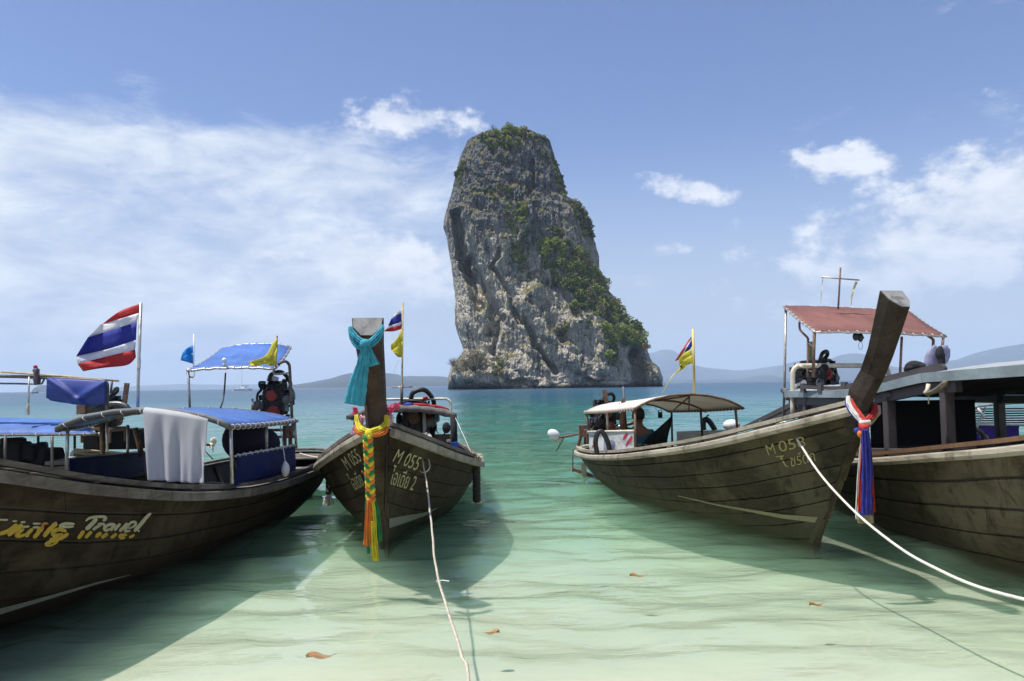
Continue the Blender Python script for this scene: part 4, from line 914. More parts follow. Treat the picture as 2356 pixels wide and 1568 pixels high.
# brush-written words on the first boat
PTR = paint('cream_brush_lettering', (0.40, 0.38, 0.24)); PTY = paint('yellow_brush_lettering', (0.45, 0.30, 0.025)); PTO = paint('orange_brush_lettering', (0.40, 0.13, 0.02))
def v6(x, y): return (x / 3.8 / 1.698, 1154.3 + y / 3.8 / 1.698)
def strokes(lst, mat, o, H):
    P_ = []; F_ = []
    for pts, w0, w1 in lst:
        pts = [Vector((a, b_, 0)) for a, b_ in pts]; pts = catmull(pts, 5) if len(pts) > 2 else [pts[0].lerp(pts[1], i / 6) for i in range(7)]; k = len(pts); b0 = len(P_)
        for i, p in enumerate(pts):
            d = (pts[min(i + 1, k - 1)] - pts[max(i - 1, 0)]); d.normalize(); n_ = Vector((-d.y, d.x, 0)); u = i / (k - 1); wd = (w0 + (w1 - w0) * u) * (0.45 + 0.55 * min(1, 5 * u, 5 * (1 - u)) ** 0.5)
            for s_ in (-1, 0, 1): q = p + n_ * wd * s_ / 2; P_.append(v6(q.x, q.y))
        F_ += [(b0 + i * 3 + j, b0 + i * 3 + j + 1, b0 + (i + 1) * 3 + j + 1, b0 + (i + 1) * 3 + j) for i in range(k - 1) for j in range(2)]
    mb = MB(); decal(H.bvh, mb, P_, F_, 0.0045)
    if mb.f: mb.build('lettering', mat, o)
strokes([([(1265, 288), (1320, 245), (1420, 225), (1540, 225), (1560, 255), (1520, 285)], 34, 46), ([(1430, 245), (1360, 330), (1265, 415)], 62, 62), ([(1500, 330), (1430, 375), (1370, 420)], 50, 40), ([(1440, 335), (1530, 330), (1535, 365)], 40, 30), ([(1700, 335), (1620, 340), (1545, 385), (1560, 425), (1640, 400)], 46, 40), ([(1710, 335), (1650, 400), (1660, 430)], 48, 40), ([(1780, 325), (1730, 380), (1690, 430)], 44, 40), ([(1885, 315), (1830, 380), (1765, 440)], 44, 50), ([(1900, 400), (1990, 360), (2005, 305), (1940, 310), (1880, 380), (1850, 440), (1930, 430)], 34, 40), ([(2235, 170), (2160, 240), (2080, 340), (1985, 440)], 46, 62), ([(2065, 425), (2040, 445)], 30, 30)], PTR, b1, H1)
strokes([([(1240, 430), (1190, 500), (1150, 548)], 60, 50), ([(1355, 440), (1300, 495), (1260, 538)], 52, 46), ([(1500, 462), (1440, 500), (1430, 535)], 56, 50), ([(1590, 470), (1540, 510), (1500, 535)], 52, 50), ([(1725, 475), (1680, 510), (1640, 540)], 46, 46), ([(1880, 490), (1780, 500), (1790, 540), (1850, 530)], 46, 40), ([(1990, 490), (1940, 520), (1910, 528)], 36, 36)], PTY, b1, H1)
strokes([([(250, 330), (120, 430), (-20, 480)], 60, 60), ([(330, 340), (220, 420), (110, 500)], 74, 60), ([(350, 400), (240, 490), (270, 515), (390, 480)], 52, 44), ([(480, 400), (400, 480), (400, 525)], 56, 60), ([(590, 370), (560, 460), (490, 540)], 70, 56), ([(840, 320), (740, 400), (640, 520)], 64, 66), ([(980, 440), (870, 410), (780, 450), (800, 500), (930, 480)], 60, 52), ([(1010, 470), (900, 540), (730, 560)], 56, 56), ([(870, 575), (760, 585), (660, 640)], 46, 60), ([(860, 590), (760, 645), (670, 655)], 30, 26)], PTY, b1, H1)
strokes([([(1100, 330), (960, 325), (880, 365), (1000, 372), (1090, 365)], 44, 36), ([(110, 268), (20, 268), (-20, 262)], 30, 26), ([(245, 285), (180, 290)], 28, 30), ([(375, 300), (300, 305)], 26, 30), ([(600, 325), (480, 325)], 26, 30), ([(835, 305), (760, 345)], 34, 30), ([(330, 375), (430, 365)], 34, 30), ([(480, 385), (570, 375)], 34, 30)], PTR, b1, H1)
strokes([([(710, 325), (640, 330), (620, 400), (590, 450)], 36, 60)], PTO, b1, H1)
# ------------------------------------------------------------------ engines
def engine(parent, c, s, yaw, seed, pulley=REDP, body=STEEL, name='engine'):
    """car engine used as an outboard: block, head, covers, belts and hoses on a steel frame"""
    r_ = random.Random(seed); R = Matrix.Rotation(yaw, 3, 'Z'); c = Vector(c)
    P = lambda x, y, z: c + R @ (Vector((x, y, z)) * s)
    mb = MB(); RB = R
    mb.box(P(0, 0, 0), Vector((.55, .75, .5)) * s, RB, 0.92); mb.box(P(0, 0, .33), Vector((.42, .72, .2)) * s, RB, 0.9); mb.box(P(0, 0, .46), Vector((.3, .64, .09)) * s, RB, 0.85); mb.box(P(.02, 0, -.32), Vector((.4, .62, .18)) * s, RB, 1.0)
    for _ in range(26):
        a = r_.choice((-1, 1)); mb.box(P(a * r_.uniform(.2, .36), r_.uniform(-.4, .4), r_.uniform(-.35, .5)), Vector((r_.uniform(.05, .16), r_.uniform(.05, .2), r_.uniform(.04, .16))) * s, Matrix.Rotation(r_.uniform(-.6, .6), 3, 'X') @ RB)
    for _ in range(16):
        mb.box(P(r_.uniform(-.3, .3), -.4 * r_.choice((1, 1, -1)), r_.uniform(-.35, .45)), Vector((r_.uniform(.04, .15), r_.uniform(.05, .12), r_.uniform(.04, .14))) * s, RB)
    e = mb.build(name, body, parent, bevel=0.004)
    def pul(x, z, r, mat, y=-.47, w=.05):
        m2 = MB(); ax = R @ Vector((0, 1, 0)); m2.disc(P(x, y, z), ax, r * s, w * s, 18); m2.disc(P(x, y - .03, z), ax, r * .8 * s, w * s * .6, 18); m2.disc(P(x, y - .06, z), ax, r * .35 * s, w * s, 10)
        for k in range(5): t = k * 1.257; m2.box(P(x + math.cos(t) * r * .55, y - .05, z + math.sin(t) * r * .55), Vector((.03, .02, .03)) * s, RB)
        return m2.build('pulley', mat, e)
    pul(-.02, .16, .135, pulley); pul(.02, -.24, .15, pulley); pul(-.33, -.08, .13, STEELG)
    m3 = MB(); m3.torus(P(.0, -.5, -.04), R @ Vector((0, 1, 0)), .24 * s, .012 * s, 20, 4, sq=(1.25, .62)); m3.tube([P(-.44, -.5, -.1), P(-.1, -.5, .29), P(.1, -.5, .25), P(.15, -.5, -.3), P(-.3, -.5, -.2)], .011 * s, 4); m3.build('fan_belt', HOSE, e)
    m4 = MB(); m4.disc(P(.32, -.3, .05), R @ Vector((0, 1, 0)), .11 * s, .22 * s, 14); m4.disc(P(.32, -.44, .05), R @ Vector((0, 1, 0)), .08 * s, .04 * s, 12); m4.build('alternator', STEELG, e)
    for k in range(4):
        y_ = -.27 + k * .18; pipe('manifold_pipe', [P(.2, y_, .28), P(.33, y_, .3), P(.4, y_ * .7, .2), P(.42, y_ * .4, .05)], .035 * s, STEELG, e, 6, 3)
    pipe('hose', [P(-.1, -.3, .5), P(-.05, -.33, .66), P(.15, -.3, .72), P(.28, -.2, .62), P(.34, .05, .45), P(.3, .2, .25)], .05 * s, HOSE, e, 8, 5)
    pipe('hose', [P(-.28, -.3, .3), P(-.36, -.42, .15), P(-.3, -.48, -.2), P(-.1, -.46, -.38)], .03 * s, HOSE, e, 7, 5)
    m5 = MB(); 
    for k in range(9):
        a = (r_.uniform(-.35, .35), r_.uniform(-.45, .3), r_.uniform(.35, .55)); b_ = (r_.uniform(-.45, .45), r_.uniform(-.5, .3), r_.uniform(-.3, .3)); md = [(a[i] + b_[i]) / 2 + r_.uniform(-.15, .15) for i in range(3)]; m5.tube(catmull([P(*a), P(*md), P(*b_)], 5), .009 * s, 4)
    m5.build('cable', HOSE, e)
    m6 = MB()
    for a in (-.34, .34):
        m6.box(P(a, 0, -.46), Vector((.07, 1.15, .07)) * s, RB); 
        for y_ in (-.45, .45): m6.box(P(a, y_, -.66), Vector((.06, .06, .4)) * s, RB)
    for y_ in (-.45, .45): m6.box(P(0, y_, -.52), Vector((.76, .06, .06)) * s, RB)
    m6.build('engine_mount', RUST, e)
    return e, P
def propeller(parent, hub, axis, r, mat=BONE, guard=True):
    hub = Vector(hub); a = Vector(axis).normalized(); u = a.orthogonal().normalized(); v = a.cross(u); mb = MB(); mb.disc(hub, a, r * .22, r * .5, 12, r * .14)
    for k in range(3):
        t = k * 2.094 + 1.3; d = u * math.cos(t) + v * math.sin(t); w_ = a.cross(d); rows = []
        for i in range(7):
            f = i / 6; rr = r * (0.15 + .85 * f); wd = r * .42 * math.sin(math.pi * (0.15 + .8 * f)) ; tw = 0.9 - .5 * f; dd = (w_ * math.cos(tw) + a * math.sin(tw))
            rows.append([hub + d * rr + dd * wd * q for q in (-1, -.4, .4, 1)])
        mb.grid(rows)
    o_ = mb.build('propeller', mat, parent, smooth=True, solid=0.008); return o_
def shaft(parent, a, b_, prop_r=.13, matp=PIPED, float_end=None):
    a, b_ = Vector(a), Vector(b_); d = (b_ - a).normalized(); s_ = pipe('propeller_shaft', [a, b_], .022, matp, parent, 8)
    pipe('shaft_tube', [a, a + (b_ - a) * .45], .036, PIPE, s_, 8); m = MB(); m.tube([b_ - d * .25 , b_ - d * .1 + Vector((0, 0, -.13)), b_ + d * .02 + Vector((0, 0, -.24))], .01, 5); m.build('skeg', PIPED, s_)
    propeller(s_, b_, d, prop_r); return s_
def post(parent, a, b_, r=.017, mat=PIPE, name='post'): return pipe(name, [a, b_], r, mat, parent, 7)

# ------------------------------------------------------------------ boat one fittings
c1, S1 = canopy(b1, at(130, 988, 7.55), at(527, 982, 7.35), at(684, 967, 10.3), at(225, 972, 10.6), .17, .18, BLUECL, pipem=PIPED, r=.02, lash=ROPEW, lashn=(9, 16, 8, 10), flat=.75)
m_ = MB(); fr_ = [S1(u, 0, .004) for u in np.linspace(0, 1, 22)]; m_.tube(fr_, .026, 8); m_.build('rolled_edge', UNDERCL, c1, smooth=True)
for (x_, y_, x2, y2, Y) in [(156, 988, 153, 1088, 7.6), (294, 978, 294, 1050, 9.6), (531, 984, 534, 1113, 7.4), (613, 976, 614, 1042, 9.0), (678, 969, 682, 1032, 10.2), (245, 972, 247, 1040, 10.5)]: post(c1, at(x_, y_, Y), at(x2, y2, Y), .017, PIPE)
post(b1, at(235, 975, 9.2), at(237, 1062, 9.2), .03, RUST); post(b1, at(311, 985, 9.9), at(327, 1050, 9.9), .035, RUST, 'brace')
t_ = sheet('side_curtain', [at(545, 1050, 7.75), at(678, 1025, 10.15), at(682, 1088, 10.15), at(541, 1118, 7.75)], NAVYCL, b1, .025, 5, seed=2)
pipe('curtain_rail', [at(541, 1050, 7.74), at(680, 1024.5, 10.15)], .013, PIPE, t_)
m_ = MB()
for i in range(12): q = at(541, 1050, 7.74).lerp(at(680, 1024.5, 10.15), (i + .5) / 12); m_.torus(q, (0.2, 1, 0.4), .02, .004, 8, 4)
m_.build('lashing', ROPEW, t_, kind='stuff')
t_ = sheet('side_curtain', [at(160, 1055, 8.0), at(337, 1038, 10.4), at(337, 1100, 10.4), at(160, 1115, 8.0)], NAVYCL, b1, .02, 4, seed=5)
pipe('curtain_rail', [at(158, 1055, 8.0), at(338, 1038, 10.4)], .012, PIPE, t_)
# small roof over the engine
c1b, S1b = canopy(b1, at(431, 851, 10.6), at(632, 847, 10.6), at(669, 797, 11.9), at(512, 800, 11.9), .03, .06, BLUECL, pipem=PIPE, r=.017, lash=ROPEW, lashn=(12, 7, 9, 8), sag=.03)
post(c1b, at(433, 852, 10.65), at(437, 945, 10.65)); pipe('post', [at(640, 838, 10.8), at(655, 832, 10.9), at(664, 838, 11.0), at(667, 856, 11.0), at(672, 968, 11.0)], .021, PIPED, c1b, 8, 3)
pipe('brace', [at(431, 856, 10.65), at(434, 866, 10.8), at(444, 868, 11.2), at(447, 856, 11.5)], .014, PIPE, c1b, 7, 3); pipe('brace', [at(632, 848, 10.65), at(629, 856, 10.7), at(634, 862, 10.8), at(665, 858, 11.0)], .014, PIPE, c1b, 7, 3)
e1, E1 = engine(b1, at(634, 925, 11.6), .62, 0.15, 3); 
m_ = MB(); m_.box(E1(-.05, -.1, .55), (.14, .12, .1), Matrix.Rotation(.3, 3, 'Y')); m_.disc(E1(-.0, -.2, .5), (0, 1, 0), .03, .08, 10); m_.build('coolant_bottle', WHITEP, e1, bevel=.01)
m_ = MB(); 
for x_ in (592, 612, 655, 668): m_.box((at(x_, 985, 11.5) + at(x_, 1040, 11.5)) / 2, (.045, .06, .42))
for y_ in (990, 1006): m_.box(at(640, y_, 11.45), (.5, .05, .04))
m_.build('engine_stand', RUST, b1)
m_ = MB(); a_ = at(562, 1010, 9.7); m_.ball(at(566, 1012, 9.6), (.28, .30, .27), 18, 12); m_.ball(at(590, 1022, 9.8), (.30, .25, .22), 16, 10); m_.ball(at(546, 1022, 9.6), (.10, .2, .2), 12, 8); tag(m_.build('covered_bundle', simple('dark_purple_cloth', (0.014, 0.010, 0.03), 0.8, bump=.3, bscale=5), smooth=True), 'large dark purple cloth bundle beside the navy side curtain', 'bundle')
pipe('fuel_hose', [at(519, 858, 10.6), at(516, 900, 10.6), at(512, 925, 10.5), at(505, 944, 10.3)], .012, HOSE, b1, 6, 5)
m_ = MB(); m_.disc(at(517, 838, 10.55), (0, .2, 1), .03, .07, 10, .02); m_.ball(at(516, 829, 10.55), .032, 10, 7); tag(m_.build('lamp', WHITEP, None, smooth=True), 'small white bulb lamp clipped to the front edge of the blue awning', 'lamp')
pipe('exhaust_stub', [at(581, 918, 11), at(581, 944, 11)], .018, BRIGHTST, b1)
# rope coil on the stern boards
m_ = MB(); q0 = H1.w(4.6, .0, .14)
for k in range(26):
    cc = at(500 + random.uniform(-26, 28), 1099 + random.uniform(-4, 3), 9.0) ; cc.z = .45 + random.uniform(-.02, .03); m_.torus(cc, (random.uniform(-.25, .25), random.uniform(-.25, .25), 1), random.uniform(.07, .17), .009, 14, 5)
tag(m_.build('rope_coil', ROPET, smooth=True), 'heap of tan rope on the deck behind the white towel', 'rope')
m_ = MB(); m_.box(Vector((at(500, 1104, 9.0).x, 9.0, .41)), (.62, .5, .03)); m_.build('hatch_board', DECK, b1)
# white float on a cord
f_ = thing('hanging_float', 'white plastic float hanging on a cord against the navy side curtain', 'float', tuple(at(657, 1080, 9.1)))
pipe('cord', [at(645, 979, 9.4), at(650, 1020, 9.3), at(656, 1062, 9.15)], .006, ROPEW, f_)
m_ = MB(); m_.ball(at(657, 1081, 9.1), (.05, .05, .085), 12, 9); m_.disc(at(656, 1065, 9.1), (0, 0, 1), .02, .03, 8); m_.build('float_body', WHITEP, f_, smooth=True)
# rudder plank behind the stern
m_ = MB(); m_.box((at(706, 1115, 13.3)), (.09, .6, .32), Matrix.Rotation(-.5, 3, 'X')); m_.build('rudder_board', simple('grey_violet_paint', (.16, .16, .20), .7), b1)
pipe('stern_rope', [at(690, 1044, 12.9), at(712, 1050, 12.7), at(735, 1054, 12.0)], .014, ROPET, b1, 6, 4)

# towel
tw = MB(); Yt = 7.34; tl, tr_, br, bl = (329, 946), (478, 967), (471, 1113), (347, 1104); rows = []
def towel_pt(u, v):
    x = (tl[0] * (1 - u) + tr_[0] * u) * (1 - v) + (bl[0] * (1 - u) + br[0] * u) * v; y = (tl[1] * (1 - u) + tr_[1] * u) * (1 - v) + (bl[1] * (1 - u) + br[1] * u) * v
    if v < .03: y -= 1.5 * math.sin(u * math.pi)
    f = .03 * math.sin(u * 19 + .8 * v) * min(1, v * 2.2) * (1.2 - u * .9) + .018 * math.sin(u * 31 + 2) * v + .02 * math.sin((u - v * .25) * 40) * v * max(0, (u - .75)) * 4
    return at(x, y, Yt) + Vector((0, -f - .02 * v, 0))
for j in range(41): rows.append([towel_pt(u, j / 40) for u in np.linspace(0, 1, 61)])
over = []
for k, (dy, dz) in enumerate([(.10, .015), (.06, .02), (.03, .017)]): over.append([towel_pt(u, 0) + Vector((0, dy, dz + .01)) for u in np.linspace(0, 1, 61)])
tw.grid(over + rows)
mt, t, b = newmat('white_terry'); oc = t.new('ShaderNodeTexCoord').outputs['Object']; b.inputs['Base Color'].default_value = (.86, .86, .87, 1); b.inputs['Roughness'].default_value = .95
t.put(b.inputs['Normal'], t.bump(t.noise(t.scl(oc, (1, 1, 2)), 90, 3, .7), .8, .008)); tl_ = t.new('ShaderNodeBsdfTranslucent'); tl_.inputs[0].default_value = (.85, .85, .87, 1); mx = t.new('ShaderNodeMixShader'); mx.inputs[0].default_value = .6; t.l.new(b.outputs[0], mx.inputs[1]); t.l.new(tl_.outputs[0], mx.inputs[2]); t.l.new(mx.outputs[0], t.n['Material Output'].inputs[0])
tag(tw.build('towel', mt, smooth=True, solid=.006), 'large white terry towel draped over the front edge of the blue canopy', 'towel')

# ------------------------------------------------------------------ flags
FRED = simple('flag_red', (.52, .025, .03), .7, var=.1, trans=.35); FWH = simple('flag_white', (.78, .78, .80), .7, var=.05, trans=.35); FBL = simple('flag_blue', (.03, .04, .32), .7, var=.1, trans=.3)
FYE = simple('flag_yellow', (.72, .66, .07), .7, var=.08, trans=.4); FCY = simple('flag_sky_blue', (.02, .30, .72), .7, var=.1, trans=.35); FFAD = simple('flag_faded_red', (.62, .16, .12), .75, var=.2, trans=.35)
def cloth_rows(mb, rows, Y, wave=.04, nu=16, sub=3, dY=0.0, ph=0.0, fac=1.0):
    """rows of photograph points from the hoist outwards; returns the stripes between consecutive rows"""
    def res(r):
        r = [Vector((a, b_, 0)) for a, b_ in r]; c_ = catmull(r, 8) if len(r) > 2 else [r[0].lerp(r[1], i / 8) for i in range(9)]; L = [0]
        for a, b_ in zip(c_[:-1], c_[1:]): L.append(L[-1] + (b_ - a).length)
        out = []
        for u in np.linspace(0, L[-1], nu): k = min(max(int(np.searchsorted(L, u)) - 1, 0), len(c_) - 2); out.append(c_[k].lerp(c_[k + 1], (u - L[k]) / max(L[k + 1] - L[k], 1e-6)))
        return out
    R_ = [res(r) for r in rows]
    for s_ in range(len(R_) - 1):
        mb.mi = s_; G = []
        for j in range(sub + 1):
            f = j / sub; G.append([at(*(R_[s_][i].lerp(R_[s_ + 1][i], f)).xy, Y + dY * i / (nu - 1) + wave * math.sin(i / (nu - 1) * 8 + (s_ + f) * .9 + ph) * (i / (nu - 1)) ** .6) for i in range(nu)])
        mb.grid(G)
def V1(x, y): return (x * .3192, 677.3 + y * .3192)
fp = thing('flagpole', 'tall grey pole flying the large red, white and blue striped flag at left', 'flagpole', tuple(at(316, 950, 8.3)))
pipe('pole', [at(317, 955, 8.3), at(318, 880, 8.3), at(324.3, 697.5, 8.3)], .017, PIPE, fp)
m_ = MB(); cloth_rows(m_, [[V1(*p) for p in r] for r in ([(1006, 70), (860, 125), (735, 219)], [(1002, 135), (850, 182), (718, 224)], [(986, 200), (800, 260), (635, 310)], [(980, 330), (780, 395), (548, 448)], [(975, 400), (800, 442), (560, 503)], [(980, 455), (915, 512), (740, 532), (600, 556)])], 8.3, .07, 22)
m_.build('flag', [FRED, FWH, FBL, FWH, FRED], fp, smooth=True, solid=.003)
m_ = MB(); m_.disc(at(318.5, 838, 8.3), (.05, 0, 1), .026, .09, 8); m_.build('rope_knot', ROPEW, fp)
fp = thing('flagpole', 'thin stick with a small sky blue pennant at the left corner of a blue awning', 'flagpole', tuple(at(446, 853, 10.8)))
pipe('pole', [at(445.5, 856, 10.8), at(446, 769, 10.8)], .009, WHITEP, fp); m_ = MB(); cloth_rows(m_, [[(445.5, 794), (432, 800), (420, 812)], [(445.5, 812), (430, 816), (416, 826)], [(445, 838), (432, 834), (415, 829)]], 10.8, .05, 10); m_.build('flag', FCY, fp, smooth=True, solid=.003)
fp = thing('flagpole', 'short stick with a crumpled yellow flag on the right of the blue awning', 'flagpole', tuple(at(636, 845, 10.5)))
pipe('pole', [at(634.5, 848, 10.5), at(637.5, 773, 10.5)], .011, RUST, fp); m_ = MB(); cloth_rows(m_, [[(637, 778), (627, 790), (618, 808), (606, 822), (572, 833)], [(637, 800), (630, 815), (620, 830), (600, 834), (574, 838)], [(636, 842), (620, 842), (608, 838), (590, 843), (578, 842)]], 10.45, .06, 14); m_.build('flag', FYE, fp, smooth=True, solid=.003)

# ------------------------------------------------------------------ boat zero fittings (far left, behind)
Y0 = 11.0
c0, S0 = canopy(b0, at(-260, 1003, 11.3), at(222, 998, 11.0), at(150, 972, 12.2), at(-240, 960, 12.6), .0, .0, BLUECL, pipem=PIPED, r=.018, lash=ROPEW, lashn=(9, 5, 0, 0), sag=0, dome=.13, nx=20, ny=10)
for x_, Yq in ((-180, 11.2), (12, 11.1), (120, 11.05), (172, 12.0), (88, 12.1)): post(c0, at(x_, 1003, Yq), at(x_, 1075, Yq), .02, PIPED)
pipe('stern_pipe', [at(-260, 866, 11.6), at(0, 866, 11.4), at(110, 870, 11.3), at(225, 876, 11.2), at(243, 880, 11.2), at(247, 892, 11.2), at(246, 945, 11.2)], .026, PIPED, b0, 8, 3)
pipe('bamboo_pole', [at(3, 856, 11.35), at(90, 862, 11.3), at(180, 869, 11.25), at(273, 877, 11.2)], .015, BAMBOO, b0, 6)
pipe('stern_pipe', [at(-200, 884, 11.5), at(0, 883, 11.4), at(86, 884, 11.4), at(98, 880, 11.4), at(103, 868, 11.4)], .014, PIPED, b0, 7, 3); post(b0, at(258, 878, 11.2), at(255, 905, 11.2), .016, PIPED)
post(b0, at(67, 868, 11.3), at(65, 955, 11.3), .012, PIPE, 'hanging_rod'); m_ = MB(); m_.tube([at(66, 930, 11.28), at(63, 940, 11.28), at(65, 955, 11.28)], [.02, .03, .024], 6); m_.build('rope_knot', ROPET, b0)
rt = MB(); rows = []
for j in range(15):
    v = j / 14; row = []
    for i in range(31):
        u = i / 30; xl_, xr_ = 108, 244; x = xl_ + (xr_ - xl_) * u - 1.5 * v; top_ = 870 + 6.5 * u; bot_ = 922 + 13 * math.sin(u * math.pi * .62) - 4 * (u < .05) - 2; y = top_ + (bot_ - top_) * v
        fold = .05 * math.exp(-((v - u * 1.6) / .12) ** 2) + .05 * math.exp(-((v - (1 - u) * 1.7) / .14) ** 2); row.append(at(x, y, 11.15 - .06 * math.sin(math.pi * v) - fold))
    rows.append(row)
rt.grid(rows); rt.build('side_curtain', simple('royal_blue_tarpaulin', (.004, .028, .22), .6, var=.25, bump=.25, bscale=7), b0, smooth=True, solid=.01)
e0, E0 = engine(b0, at(240, 950, 11.9), .52, 1.4, 9, pulley=RUST); pipe('exhaust_pipe', [at(243, 932, 11.6), at(272, 930, 11.6), at(290, 936, 11.6), at(299, 948, 11.6)], .045, STEELG, b0, 8, 4); m_ = MB(); m_.box((at(287, 922, 11.7) + at(291, 893, 11.7)) / 2, (.06, .05, .34), Matrix.Rotation(.12, 3, 'Y')); m_.box(at(190, 943, 11.5), (.13, .1, .14)); m_.build('exhaust_stub', RUST, b0)
m_ = MB()
for a_, c_ in (((170, 1035), (385, 1052)), ((172, 1043), (380, 1060))): m_.tube([at(*a_, 11.6), at(*c_, 12.2)], .022, 6)
m_.build('pole_bundle', BAMBOO, b0); m_ = MB(); m_.box(at(205, 1050, 11.8), (.42, .1, .12)); m_.box(at(165, 1062, 11.5), (.5, .5, .05)); m_.build('stern_bench', DECK, b0)
shaft(b0, at(225, 1000, 12.0), at(488, 1025, 13.2), .15)
m_ = MB(); m_.ball(at(176, 1047, 11.9), (.09, .08, .09), 12, 8); tag(m_.build('float', WHITEP, smooth=True), 'small white ball float under the blue canopy at far left', 'float')
m_ = MB(); m_.box(at(268, 1010, 12.2), (.9, .3, .32)); m_.box(at(320, 1012, 12.3), (.8, .15, .25)); m_.box(at(215, 1030, 12.2), (.2, .2, .5)); m_.build('engine_box', BLACKCL, b0, bevel=.02)
m_ = MB(); 
for k in range(7): m_.box(at(10 + k * 17 + random.uniform(-6, 6), 1042 + random.uniform(-8, 12), 11.9 + .1 * (k % 2)), (random.uniform(.15, .5), .3, random.uniform(.15, .42)), Matrix.Rotation(k * .7, 3, 'Z'), .8)
m_.build('stowed_gear', BLACKCL, b0, bevel=.03)
st_ = thing('carved_finial', 'small dark carved figure with a red top standing on the upper pole at far left', 'ornament', tuple(at(86, 884, 11.3)))
m_ = MB(); m_.tube([at(86, 886, 11.3), at(85, 872, 11.3), at(84.5, 862, 11.3), at(83, 852, 11.3), at(82, 846, 11.3)], [.04, .055, .035, .05, .02], 8); m_.build('figure', simple('mottled_dark_paint', (.08, .05, .07), .6, var=.6, scale=30), st_, smooth=True); m_ = MB(); m_.ball(at(81.5, 845, 11.3), .03, 8, 6); m_.build('figure_top', FRED, st_, smooth=True)
# ------------------------------------------------------------------ boat two fittings
c2, S2 = canopy(b2, at(806, 961, 11.0), at(1048, 959, 11.0), at(1030, 948, 13.2), at(830, 950, 13.2), .12, .12, BLACKCL, pipem=PIPED, r=.02, flat=.7)
m_ = MB(); m_.tube([S2(u, 0, .0) for u in np.linspace(0, 1, 22)], [.05 + .008 * math.sin(i * 2.1) for i in range(22)], 8); m_.build('rolled_edge', simple('faded_grey_canvas', (.15, .135, .12), .9, var=.5, scale=9, bump=.3), c2, smooth=True)
m_ = MB(); m_.tube([S2(u, .12, .055) for u in np.linspace(.58, .95, 12)], [.015] + [.03] * 10 + [.01], 8, squash=.7); m_.build('red_cloth_roll', FRED, c2, smooth=True); m_ = MB(); m_.tube([S2(u, .12, .05) for u in np.linspace(.50, .6, 6)], [.01, .03, .045, .045, .045, .03], 8); m_.build('blue_cloth_roll', FBL, c2, smooth=True)
pipe('stern_pipe', [at(876, 919.5, 11.9), at(1015, 918, 11.9), at(1028, 919, 11.9), at(1036, 925, 11.9), at(1037.5, 935, 11.9), at(1037, 955, 11.9)], .019, CREAMPIPE, b2, 8, 3)
m_ = MB(); m_.tube([at(1043, 955, 10.95), at(1045, 1000, 10.95), at(1046, 1045, 10.95)], [.05, .045, .05], 9); m_.build('bundled_post', BLACKCL, c2, smooth=True); post(c2, at(1038, 957, 11), at(1038, 1045, 11), .014); post(c2, at(817, 962, 11), at(815, 985, 11), .018, PIPED); m_ = MB(); m_.box(at(815, 961, 11), (.22, .05, .06)); m_.build('cross_piece', DECK, c2)
m_ = MB(); m_.tube([at(1046, 1018, 10.85), at(1047, 1043, 10.85)], [.055, .07], 9); m_.build('blue_rag', simple('blue_rag_cloth', (.02, .12, .45), .8), b2)
m_ = MB(); cloth_rows(m_, [[(1024, 994), (1012, 1008), (998, 1024), (985, 1040)], [(1026, 1010), (1018, 1022), (1008, 1036), (1000, 1050)], [(1030, 1036), (1026, 1046), (1018, 1056), (1012, 1062)]], 10.6, .03, 8); m_.build('black_curtain', BLACKCL, b2, solid=.006); m_ = MB(); m_.ball(at(1027, 985, 10.8), (.06, .04, .08), 8, 6); m_.build('curtain_knot', BLACKCL, b2)
e2, E2 = engine(b2, at(961, 976, 12.0), .74, 0.0, 21, pulley=RUST)
pipe('hose', [E2(-.3, -.35, .42), E2(-.1, -.5, .5), E2(.15, -.5, .46), E2(.3, -.45, .3)], .02, HOSE, e2, 6, 5); m_ = MB(); m_.box(at(980, 1006, 12.2), (.9, .1, .08)); m_.build('engine_beam', RUST, b2)
m_ = MB(); m_.tube([at(979, 925, 11.8), at(982, 950, 11.75), at(990, 968, 11.7), at(992, 985, 11.7)], [.02, .035, .045, .02], 8); tag(m_.build('rag', simple('maroon_rag', (.16, .01, .015), .9), smooth=True), 'dark red rag hanging over the black engine of the middle boat', 'rag'); m_ = MB(); m_.tube([at(975, 945, 11.65), at(976, 965, 11.65), at(977, 985, 11.65), at(975, 998, 11.65)], [.015, .03, .03, .012], 7); tag(m_.build('rag', FWH, smooth=True), 'narrow white rag with a red tip hanging in front of the dark red rag', 'rag'); m_ = MB(); m_.ball(at(979, 918, 11.85), (.05, .04, .035), 10, 7); tag(m_.build('rag', FRED, smooth=True), 'small red rag knotted round the cream rail pipe', 'rag')
fp = thing('flagpole', 'bamboo flagpole behind the tall bow post, tattered striped flag above a yellow one', 'flagpole', tuple(at(924, 932, 11.1)))
pipe('pole', [at(924, 935, 11.1), at(925, 880, 11.1), at(926.5, 697, 11.1)], .014, BAMBOO, fp); pipe('pole_sleeve', [at(924, 935, 11.08), at(924.5, 886, 11.08)], .022, PIPED, fp); pipe('crossbar', [at(901, 892, 11.1), at(949, 891, 11.1)], .011, PIPE, fp)
m_ = MB(); cloth_rows(m_, [[(925, 711), (917, 717), (908, 724)], [(925, 720), (912, 726), (900, 735)], [(925, 739), (910, 746), (893, 750)], [(925, 747), (910, 752), (890, 757)], [(925, 757), (905, 763), (882, 763)]], 11.1, .04, 9); m_.build('flag', [FWH, FBL, FWH, FRED], fp, smooth=True, solid=.003)
